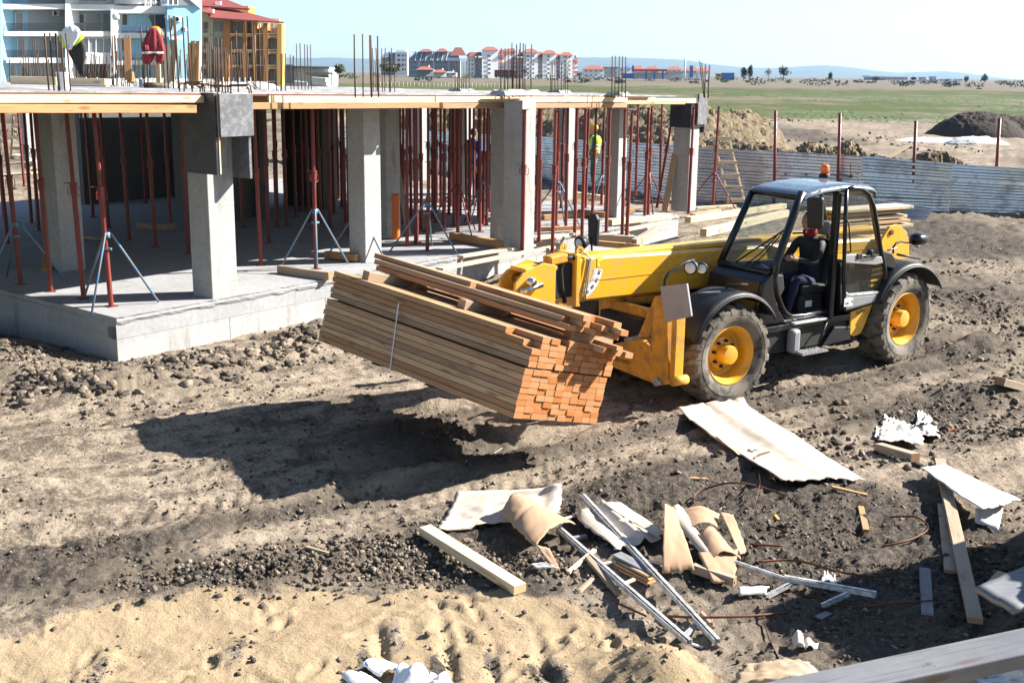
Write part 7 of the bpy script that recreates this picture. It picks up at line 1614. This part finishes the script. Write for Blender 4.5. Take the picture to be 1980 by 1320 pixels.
# pale wall and picket fence before the orange house
mb = MB()
F2 = empty('picket_fence', dep(400, 165, 60), 0, 'low white picket fence far behind the rods at the left', 'fence'); fi2 = parent_inv(F2)
for k in range(48):
    x = -5 + k * 10.6; o = prect(MB(), x, 150 + .1 * math.sin(k * 3) * 8, x + 2.2, 176, 62, .05).build('picket', MT['f_white'], F2); o.matrix_parent_inverse = fi2
o = prect(MB(), -10, 158, 505, 160, 62.1, .05).build('fence_rail', MT['f_white'], F2); o.matrix_parent_inverse = fi2
# ---- far hotel blocks
def hip(b, x0, x1, ye, yr, Y, dep_, mat='tile', o=2., name='roof'):
    e = Y - 1.5; m = (x0 + x1) / 2; w = (x1 - x0) * .22
    f = [dep(x0 - o, ye, e), dep(x1 + o, ye, e), dep(x1 + o, ye - .6, e + dep_), dep(x0 - o, ye - .6, e + dep_), dep(m - w, yr, e + dep_ * .5), dep(m + w, yr, e + dep_ * .5)]
    b.part(name, MB().add(f, [(0, 1, 5, 4), (1, 2, 5), (2, 3, 4, 5), (3, 0, 4), (3, 2, 1, 0)]), mat)
H = Bld('dark_apartment_block', 840, 800, 'unfinished grey apartment block with slate mansard roof and red caps', 'building')
H.rect('wall', 790, 117, 889, 150, 'f_dgrey', 0, 22)
H.poly('mansard_roof', [(788, 118, 798), (890, 118, 798), (884, 100, 804), (803, 100, 804)], [(788, 118, 824), (890, 118, 824), (884, 100, 818), (803, 100, 818)], 'f_dblue')
for x0, x1, y in ((812, 836, 95), (845, 865, 94), (872, 900, 92)): hip(H, x0, x1, 100.5 if x0 < 870 else 108, y, 802, 14)
for x0, x1 in ((806, 836), (840, 866)): 
    for k in range(4): x = x0 + (x1 - x0) * k / 3; H.poly('roof_rib', [(x - 4, 117, 797.6), (x - 3, 117, 797.6), (x + 1, 101, 803.4), (x, 101, 803.4)], [(x - 4, 117, 798), (x - 3, 117, 798), (x + 1, 101, 803.8), (x, 101, 803.8)], 'f_white')
for r in range(3):
    for x in (795, 801, 816, 823, 830, 843, 850, 858, 876, 882): H.win(x, 119 + r * 9, x + 2.6, 123.5 + r * 9, 'window', 'f_dgrey', -.3, .3, 0)
for x0, x1 in ((809, 812), (837, 840), (866, 869)): H.rect('wall_pier', x0, 117, x1, 150, 'f_grey', -.8, 1)
H2 = Bld('grey_apartment_block', 765, 840, 'grey and white apartment block furthest left of the far row', 'building')
H2.rect('wall', 764, 101, 788, 146, 'f_white', -1, 18); H2.rect('wall', 737, 112, 764, 146, 'f_dgrey', 2, 18); H2.poly('roof', [(735, 112, 838), (764, 112, 838), (764, 102, 846), (746, 102, 846)], [(735, 112, 858), (764, 112, 858), (764, 102, 852), (746, 102, 852)], 'f_dblue')
H2.rect('wall', 766, 97, 786, 102, 'f_white', 2, 10); H2.rect('wall', 790, 99, 806, 110, 'f_white', 8, 10)
for r in range(4):
    for x, w in ((768, 6), (777, 4), (783, 3)): H2.win(x, 105 + r * 9, x + w, 110 + r * 9, 'window', 'f_white', -1.3, .3, 0)
    for x in (742, 752): H2.win(x, 115 + r * 8, x + 3, 119 + r * 8, 'window', 'f_dgrey', 1.7, .3, 0)
SLP[:] = [.15, 1010]
Wh = Bld('white_hotel', 1005, 800, 'long white hotel with stepped red hip roofs in the far row', 'building')
tw_ = [(903, 918, 108, 4), (932, 963, 97, 0), (963, 986, 102, 3), (976, 998, 100, 4), (1011, 1040, 101, 0), (1040, 1049, 106, 3), (1049, 1075, 103.5, 0), (1075, 1084, 110, 3), (1083, 1107, 107, 0), (1107, 1117, 118, 3)]
Wh.rect('wall', 903, 112, 1112, 152, 'f_white', 5, 16)
for x0, x1, yt, dY in tw_:
    Wh.rect('wall', x0, yt, x1, 152, 'f_white', dY - 2, 14)
    hip(Wh, x0, x1, yt + .5, yt - 5.5 - (x1 - x0) * .03, 798 + dY, 15, 'tile')
for x0, x1, yt, yb in ((906, 932, 101, 109), (964, 976, 97, 108), (999, 1011, 101, 110), (1040, 1049, 104, 112), (1075, 1084, 106, 114)): Wh.poly('mansard_roof', [(x0, yb, 797), (x1, yb, 797), (x1 - 1, yt, 803), (x0 + 4, yt, 803)], [(x0, yb, 815), (x1, yb, 815), (x1 - 1, yt, 811), (x0 + 4, yt, 811)], 'tile_dark')
for r in range(5):
    y = 107 + r * 8.2
    for x, w, dY in ((906, 3, 1.6), (912, 3, 1.6), (942, 7, -2.4), (1018, 6, -2.4), (1029, 4, -2.4), (1058, 5, -2.4), (1091, 5, -2.4), (1100, 3, -2.4)):
        if y < 146 and not (x < 918 and r == 0): Wh.win(x, y + (2 if x > 1080 else 0), x + w, y + 4 + (2 if x > 1080 else 0), 'window', 'f_white', dY, .3, 0)
    for x0, x1 in ((919, 931), (950, 962) if 0 else (964, 975), (987, 1010), (1041, 1048), (1076, 1083), (1108, 1118)):
        Wh.rect('balcony', x0, y + 6, x1, y + 7.3, 'f_red' if r % 2 and x0 > 960 else 'tile', -1, 2.5); Wh.win(x0 + 2, y + .5, x0 + 6, y + 5.5, 'window', 'f_white', 2.6, .3, 0)
SLP[:] = [0., 0.]
# ---- low houses and the filling station
def house(x0, x1, yw, yb, yr, Y, label, mat='f_white', roof='tile', name='house', ww=None, cat='house', d=9):
    SLP[:] = [.1, (x0 + x1) / 2]
    b = Bld(name, (x0 + x1) / 2, Y, label, cat); b.rect('wall', x0, yw, x1, yb, mat, 0, d); hip(b, x0, x1, yw + .3, yr, Y, d + 3, roof, 2.)
    n = max(2, int((x1 - x0) / 9)); 
    for r in range(max(1, int((yb - yw) / 8))):
        for k in range(n): x = x0 + (x1 - x0) * (k + .35) / n; b.win(x, yw + 2 + r * 8, x + 2.8, yw + 5.5 + r * 8, 'window', 'f_white', -.2, .3, 0)
    ch = (x0 + x1) / 2 + (x1 - x0) * .2; b.rect('chimney', ch, yr - 2.5, ch + 2, yr + 3, 'f_cream', d * .5, 1.2); SLP[:] = [0., 0.]; return b
house(1128, 1168, 134, 150, 127, 690, 'white red roofed house at the left end of the low row')
house(1168, 1196, 129, 150, 128.5, 700, 'grey flat gabled house in the low row', 'f_grey', 'f_dgrey')
house(1196, 1222, 132, 151, 129, 690, 'pale house with a blue fascia in the low row', 'f_white', 'f_bluesign')
house(1222, 1244, 134, 150, 128, 720, 'small red roofed house left of the filling station')
house(1244, 1276, 136, 151, 129, 720, 'red roofed house behind the filling station canopy')
house(1290, 1318, 135, 151, 129, 720, 'red roofed house with two chimneys right of the filling station')
house(1322, 1352, 137, 152, 130, 690, 'red roofed house right of the white mast')
house(1350, 1372, 138, 153, 132, 680, 'last red roofed house at the right end of the low row', 'f_white')
gs = Bld('filling_station', 1265, 660, 'filling station with a red canopy on blue pillars', 'filling station')
gs.rect('canopy', 1228, 134, 1290, 138.5, 'f_red', -3, 12); gs.rect('wall', 1225, 141, 1330, 153, 'f_white', 6, 8); gs.rect('shop_fascia', 1288, 138.5, 1322, 142, 'f_grey', 3, 4)
for x in (1248, 1264, 1280): gs.rect('pillar', x, 138, x + 3.5, 153.5, 'f_bluesign', -2, 1.2)
gs.rect('sign_board', 1222, 127, 1226, 139, 'f_bluesign', 0, .8); gs.rect('sign_board', 1334, 127, 1340, 150, 'f_bluesign', 0, .8); gs.rect('blue_fascia', 1204, 142, 1226, 152, 'f_bluesign', 0, .8)
tag(MB().tube([dep(1324, 153, 640), dep(1324.6, 113, 640)], .45, 8).build('white_mast', MT['f_white'], None, True), 'slim white mast before the red roofed houses', 'mast')
house(806, 838, 135, 148, 129, 420, 'small grey house with an orange red roof before the dark apartments', 'f_dgrey', 'tile')
house(838, 862, 140, 149, 135, 410, 'low red roofed extension beside the small grey house', 'f_grey', 'tile')
house(860, 882, 141, 149, 138.5, 415, 'low grey shed right of the red roofed extension', 'f_grey', 'f_dgrey', 'shed', cat='shed')
sh_ = Bld('white_shed', 592, 235, 'long white shed with a dark roof edge right of the orange house', 'shed'); sh_.rect('wall', 547, 131, 636, 168, 'f_white', 0, 12); sh_.poly('roof', [(545, 127.5, 233), (637, 129.5, 233), (637, 133, 233), (545, 131, 233)], [(548, 126, 248), (634, 128, 248), (634, 131, 248), (548, 129, 248)], 'f_dblue'); sh_.rect('canopy', 590, 140, 643, 144, 'f_dgrey', -3, 3); sh_.rect('pillar', 640, 144, 643, 166, 'f_white', -3, .3); sh_.rect('doorway', 600, 146, 636, 166, 'window', -.1, .1); sh_.rect('wall', 548, 125, 566, 160, 'f_dgrey', -1, .6)
wh_ = Bld('white_warehouse', 1720, 1500, 'long low white warehouse on the right horizon', 'warehouse'); wh_.rect('wall', 1684, 149.5, 1755, 157.5, 'f_dgrey', 0, 30); wh_.rect('roof', 1683, 146.2, 1757, 149.5, 'f_white', -3, 36); wh_.rect('annex', 1716, 155, 1800, 158.5, 'f_white', -20, 10)
for k, (x0, y0, x1, y1) in enumerate(((1560, 154, 1566, 156.5), (1655, 156, 1668, 158), (1782, 150, 1790, 157), (1802, 149, 1810, 157), (1822, 154, 1840, 157.5), (1508, 152, 1516, 158), (1850, 154, 1862, 158))):
    b = Bld('distant_house', x0, 1300 + 30 * k, ['tiny white house left of the warehouse', 'tiny pale house just left of the warehouse', 'square grey tower block right of the warehouse', 'second grey tower block right of the warehouse', 'low white row right of the tower blocks', 'tiny white hut under the pine tree', 'pale low house furthest right on the horizon'][k], 'house'); b.rect('wall', x0, y0, x1, y1, 'f_grey' if k in (2, 3) else 'f_white', 0, 10); b.rect('roof', x0 - .5, y0 - .8, x1 + .5, y0, 'f_dgrey' if k in (2, 3) else 'tile', -1, 12)
# vehicles far off
def lorry(x0, x1, y0, y1, Y, body, cabm, label, cabw=.24, left=True):
    b = Bld('lorry', (x0 + x1) / 2, Y, label, 'lorry'); w = x1 - x0; c0, c1 = (x0, x0 + w * cabw) if left else (x1 - w * cabw, x1); t0, t1 = (x0 + w * (cabw + .02), x1) if left else (x0, x1 - w * (cabw + .02)); hh = y1 - y0
    b.rect('trailer', t0, y0, t1, y1 - hh * .22, body, 0, 2.5); b.rect('cab', c0, y0 + hh * .1, c1, y1 - hh * .15, cabm, 0, 2.4); b.rect('windscreen', c0 + w * .03, y0 + hh * .2, c1 - w * .05, y0 + hh * .45, 'window', -.06, .05); b.rect('chassis', x0, y1 - hh * .25, x1, y1 - hh * .14, 'ink', .3, 1.8)
    for f in (.08, .34, .8, .92):
        c = dep(x0 + w * f, y1 - hh * .13, Y); r = abs(dep(0, y1, Y).z - dep(0, y1 - hh * .26, Y).z) / 2; b.part('wheel', MB().lathe([(.001, -.2), (r, -.2), (r, .2), (.001, .2)], 14, Matrix.Translation(c) @ Matrix.Rotation(rad(90), 4, 'X')), 'ink')
lorry(956, 1000, 135.5, 151, 430, 'ply_red', 'f_red', 'dark red lorry parked before the white hotel', .22, False)
lorry(1385, 1420, 141, 155.5, 560, 'f_bluesign', 'f_yellow', 'lorry with a yellow cab and blue trailer on the far road', .3, True)
def car(px_, py_, w, Y, mat, label, flip=False):
    b = Bld('parked_car', px_, Y, label, 'car'); k = w / 21.
    def P(dx, dy): return (px_ + (-dx if flip else dx) * k, py_ + dy * k, Y)
    body = [P(-10, 0), P(-10.5, -3), P(-6.5, -4.2), P(-3.5, -7), P(3.5, -7), P(7, -4.4), P(10.2, -3.4), P(10.5, 0)]; b.poly('body', body, [(x, y, Y + 1.7) for x, y, Y in body], mat)
    gl_ = [P(-5.5, -4.2), P(-3.1, -6.5), P(3.1, -6.5), P(6, -4.4)]; b.poly('side_window', [(x, y, Y - .03) for x, y, _ in gl_], [(x, y, Y - .01) for x, y, _ in gl_], 'window')
    for dx in (-6.4, 6.4):
        c = dep(*P(dx, .2)); r = .32 * w / F * Y / 4.2 * 1.0; b.part('wheel', MB().lathe([(.001, -.1), (r, -.1), (r, .2), (.001, .2)], 14, Matrix.Translation(c) @ Matrix.Rotation(rad(90), 4, 'X')), 'ink')
MT['car_silver'] = simple('silver_car_paint', (.32, .38, .45), .25, .4, .05)
car(1893, 177, 21, 420, 'car_silver', 'silver blue car driving across the field at the right')
for k, (x, w, m_) in enumerate(((1147, 12, 'f_white'), (1160, 13, 'car_silver'), (1171, 13, 'f_white'), (1237, 9, 'f_white'), (1272, 10, 'car_silver'), (1098, 8, 'f_white'))): car(x, 152.5, w, 640, m_, ['white car parked furthest left before the low houses', 'silver car between the two white cars', 'white car right of the silver one', 'white car by the filling station pillar', 'silver car under the red canopy', 'white car before the white hotel'][k])
# ---- white stacks on the grass beyond the deck
for k, (x0, y0, x1, y1) in enumerate(((606, 156, 634, 164), (604, 149, 632, 156.5), (570, 157, 592, 164))):
    p, q = dep(x0, (y0 + y1) / 2, 88), dep(x1, (y0 + y1) / 2 + 2, 88); wbeam('white_block', p, q, 1.2, .28, 'panel_white', ['lower white block of the pair on the grass', 'upper white block of the pair on the grass', 'white block lying left of the pair on the grass'][k], 'block')
p = dep(660, 176, 70); 
bmx = crumple; 
# ---- trees and bushes
def leaves(c, rx, ry, rz, n, size, seed, hollow=.35, cone=0.):
    rs = np.random.RandomState(seed); d = rs.normal(size=(n, 3)); d /= np.linalg.norm(d, axis=1)[:, None]; r = rs.uniform(hollow, 1, n) ** .6
    lump = 1 + .45 * fbm(d[:, 0] * 2 + seed, d[:, 1] * 2 + d[:, 2] * 2.3, 3) * 1.8
    p = d * (r * lump)[:, None]
    if cone: s_ = 1 - cone * (p[:, 2] + 1) / 2; p[:, 0] *= s_; p[:, 1] *= s_
    p = p * (rx, ry, rz) + np.array(c); a = rs.normal(size=(n, 3)); a /= np.linalg.norm(a, axis=1)[:, None]; b = np.cross(a, rs.normal(size=(n, 3))); b /= np.linalg.norm(b, axis=1)[:, None]
    s = size * rs.uniform(.5, 1.3, n)[:, None]; co_ = np.stack([p - a * s, p + b * s * .7, p + a * s, p - b * s * .7], 1).reshape(-1, 3); return co_, np.arange(n * 4).reshape(-1, 4)
def tree(px_, yb, yt, wpx, Y, mat, label, n=500, cone=0., seed=1, trunk=.25, name='tree', cat='tree', size=None, bare=False):
    b0, t0 = dep(px_, yb, Y), dep(px_, yt, Y); h = t0.z - b0.z; w = wpx * Y / F / 2; t = empty(name, b0, 0, label, cat, None)
    zc = h * (1 + trunk) / 2; co_, fc = leaves((0, 0, zc), w, w, h * (1 - trunk) / 2, n, size or max(.12, w * .16), seed, .2, cone)
    me_ = np_mesh('crown', co_, fc, 4); link('crown', me_, MT[mat], t)
    mb = MB().tube([(0, 0, -.3), (.03 * h, 0, h * .45), (0, 0, h * .8)], [h * .03, h * .02, h * .006], 7)
    rs = random.Random(seed)
    for k in range(9 if bare else 5):
        a = rs.uniform(0, 6.28); z0 = h * rs.uniform(.3, .6); L = w * rs.uniform(.6, 1.0); mb.tube([(0, 0, z0), (L * .5 * math.cos(a), L * .5 * math.sin(a), z0 + h * .15), (L * math.cos(a), L * math.sin(a), z0 + h * .32)], [h * .012, h * .008, h * .003], 5)
    mb.build('trunk', MT['bark'], t, True); return t
TR_ = [(1438, 154, 129, 15, 300, 'leaf_dark', 'dark bushy cypress, left of the touching pair on the field edge', 700, .35), (1450, 154, 125, 15, 300, 'leaf_dark', 'taller dark cypress, right of the touching pair on the field edge', 700, .5), (1485, 154, 131, 14, 330, 'leaf_bare', 'thin bare tree right of the cypress pair', 160, 0), (1514, 155, 128, 20, 300, 'leaf_dark', 'dark pine with an open top before the blue hills', 420, .0), (1605, 157, 139, 12, 320, 'leaf_dark', 'small dark cone shaped tree standing alone', 500, .5), (1788 + 80, 160, 147, 12, 420, 'leaf_dark', 'dark round tree furthest right but one on the horizon', 400, .1), (1903, 160, 144, 16, 420, 'leaf_dark', 'dark pine at the far right on the horizon', 450, .4), (1766, 159, 149, 11, 430, 'leaf_dark', 'low dark tree right of the warehouse', 350, 0), (1694, 159, 149, 18, 430, 'leaf_bare', 'bare brown tree before the left of the warehouse', 300, 0), (657, 150, 126, 24, 170, 'leaf_olive', 'olive green bush standing behind the rods in the middle', 700, 0), (752, 146, 122, 34, 260, 'leaf_olive', 'olive green tree before the grey apartment block', 800, 0), (1120, 153, 138, 14, 560, 'leaf_bare', 'bare brown tree at the end of the white hotel', 200, 0), (1015, 152, 130, 12, 600, 'leaf_bare', 'bare grey tree before the white hotel', 200, 0)]
for k, a in enumerate(TR_): tree(a[0], a[1], a[2], a[3], a[4], a[5], a[6], a[7], a[8], 10 + k, .12 if a[8] else .3, bare=a[5] == 'leaf_bare')
mb_co = []; mb_f = []; off = 0; rs = np.random.RandomState(3)
for k in range(90):
    x = rs.uniform(1130, 2100) if k < 70 else rs.uniform(560, 1130); Y = rs.uniform(450, 900); p = dep(x, 150, Y); hgt_ = rs.uniform(1., 3.2); co_, fc = leaves((p.x, Y, hgt_ * .5), hgt_ * rs.uniform(1., 2.2), hgt_, hgt_ * .6, 60, .5, 100 + k); mb_co.append(co_); mb_f.append(fc + off); off += len(co_)
o = link('hedge_line', np_mesh('hedge_line', np.concatenate(mb_co), np.concatenate(mb_f), 4), MT['leaf_dark']); tag(o, 'ragged far line of bushes and scrub along the horizon', 'scrub', None, 'stuff')
# white stakes of the field fence
fs_ = empty('stake_fence', dep(860, 150, 300), 0, 'row of pale stakes across the field before the apartments', 'fence'); fi3 = parent_inv(fs_)
for k in range(34): x = 735 + k * 7.4 + random.uniform(-1, 1); p = dep(x, 150, 300); p.z = 0; q = p + Vector((0, 0, 1.15)); o = MB().tube([p, q], .07, 5).build('stake', MT['f_cream'], fs_); o.matrix_parent_inverse = fi3
# grass tufts on the near field (nobody could count them)
def tufts(name, n, xr, yr, hmin, hmax, mat, label, seed):
    rs = np.random.RandomState(seed); Y = np.sqrt(rs.uniform(yr[0] ** 2, yr[1] ** 2, n)); X = rs.uniform(-1, 1, n) * .5 * Y
    sel = (fbm(X * .06 + seed, Y * .03, 3) > -.12); X, Y = X[sel], Y[sel]; n = len(X); z = hgt(X, Y)
    h = rs.uniform(hmin, hmax, n); w = rs.uniform(.15, .45, n); a = rs.uniform(0, 3.14, n); c, s = np.cos(a) * w, np.sin(a) * w * .5; lx, ly = rs.normal(0, .1, n), rs.uniform(.25, .6, n)
    co_ = np.stack([np.stack([X - c, Y - s, z - .05], 1), np.stack([X + c, Y + s, z - .05], 1), np.stack([X + c * .5 + lx, Y + ly, z + h], 1), np.stack([X - c * .6 + lx, Y + ly, z + h * .8], 1)], 1).reshape(-1, 3)
    o = link(name, np_mesh(name, co_, np.arange(n * 4).reshape(-1, 4), 4), MT[mat]); tag(o, label, 'grass', None, 'stuff')
tufts('field_grass', 26000, None, (98, 230), .04, .15, 'grass', 'short green grass of the field beyond the site', 1)
0 and tufts('dry_weeds', 7000, None, (110, 420), .06, .25, 'dry_grass', 'dry pale weeds scattered through the field', 2)
# ------------------------------------------------------------------ hills
MT['hill'] = None
m, nt, b = newmat('wooded_hills'); g = N(nt); nz = g.noise(g.pos(), .004, 6, .6); g.l(g.mix(nz, (.03, .045, .03), (.075, .085, .055)), b.inputs['Base Color']); b.inputs['Roughness'].default_value = 1; MT['hill'] = m
def hillrange(name, Y, pts, depth, seed):
    xs = [p[0] for p in pts]; n = 220; U = np.linspace(xs[0], xs[-1], n); H_ = np.interp(U, xs, [p[1] for p in pts]); rows = []
    for j in range(26):
        v = j / 25; prof = math.sin(math.pi * v) ** .8 if v < .5 else 1 - (v - .5) * 1.4
        co_ = []
        for u, y in zip(U, H_):
            top = dep(u, y, Y); d = Y - depth * (1 - 2 * v); z = max(0, top.z * prof); z *= 1 + .10 * float(0)
            co_.append((top.x * (d / Y) ** 1, d, z))
        rows.append(co_)
    C = np.array(rows); f = fbm(C[:, :, 0] * .0012 + seed, C[:, :, 1] * .0012, 5, .55); C[:, :, 2] *= 1 + .35 * f * (np.linspace(0, 1, 26)[:, None] < .48); C[:, :, 2] -= 3
    idx_ = np.arange(26 * n).reshape(26, n); q_ = np.stack([idx_[:-1, :-1], idx_[:-1, 1:], idx_[1:, 1:], idx_[1:, :-1]], -1).reshape(-1, 4); o = link(name, np_mesh(name, C.reshape(-1, 3), q_, 4), MT['hill'], None, True); tag(o, kind='structure'); return o
hillrange('hills', 8000, [(-200, 122), (100, 116), (300, 114), (545, 112.5), (620, 113.5), (680, 113), (740, 115), (850, 114), (960, 113), (1110, 113), (1150, 112), (1200, 112.5), (1260, 115), (1330, 120), (1400, 126), (1440, 130), (1500, 131), (1560, 127), (1600, 125.5), (1650, 130), (1700, 137), (1740, 140), (1790, 138), (1830, 137), (1870, 141), (1910, 147), (1960, 153), (2200, 156)], 1500, 4.)
# ------------------------------------------------------------------ haze: one box of thin even air
mh, nt, b = newmat('haze_air'); nt.nodes.remove(b); out = [x for x in nt.nodes if x.type == 'OUTPUT_MATERIAL'][0]
pv = nt.nodes.new('ShaderNodeVolumePrincipled'); pv.inputs['Color'].default_value = (.42, .68, 1, 1); pv.inputs['Density'].default_value = HAZE; pv.inputs['Anisotropy'].default_value = .2; nt.links.new(pv.outputs[0], out.inputs['Volume'])
hz = MB().bx(-9000, 9000, -60, 12500, -4, 420).build('haze', mh); tag(hz, kind='stuff'); hz['label'] = 'thin pale haze over the plain'; hz['category'] = 'haze'
bpy.context.view_layer.update()
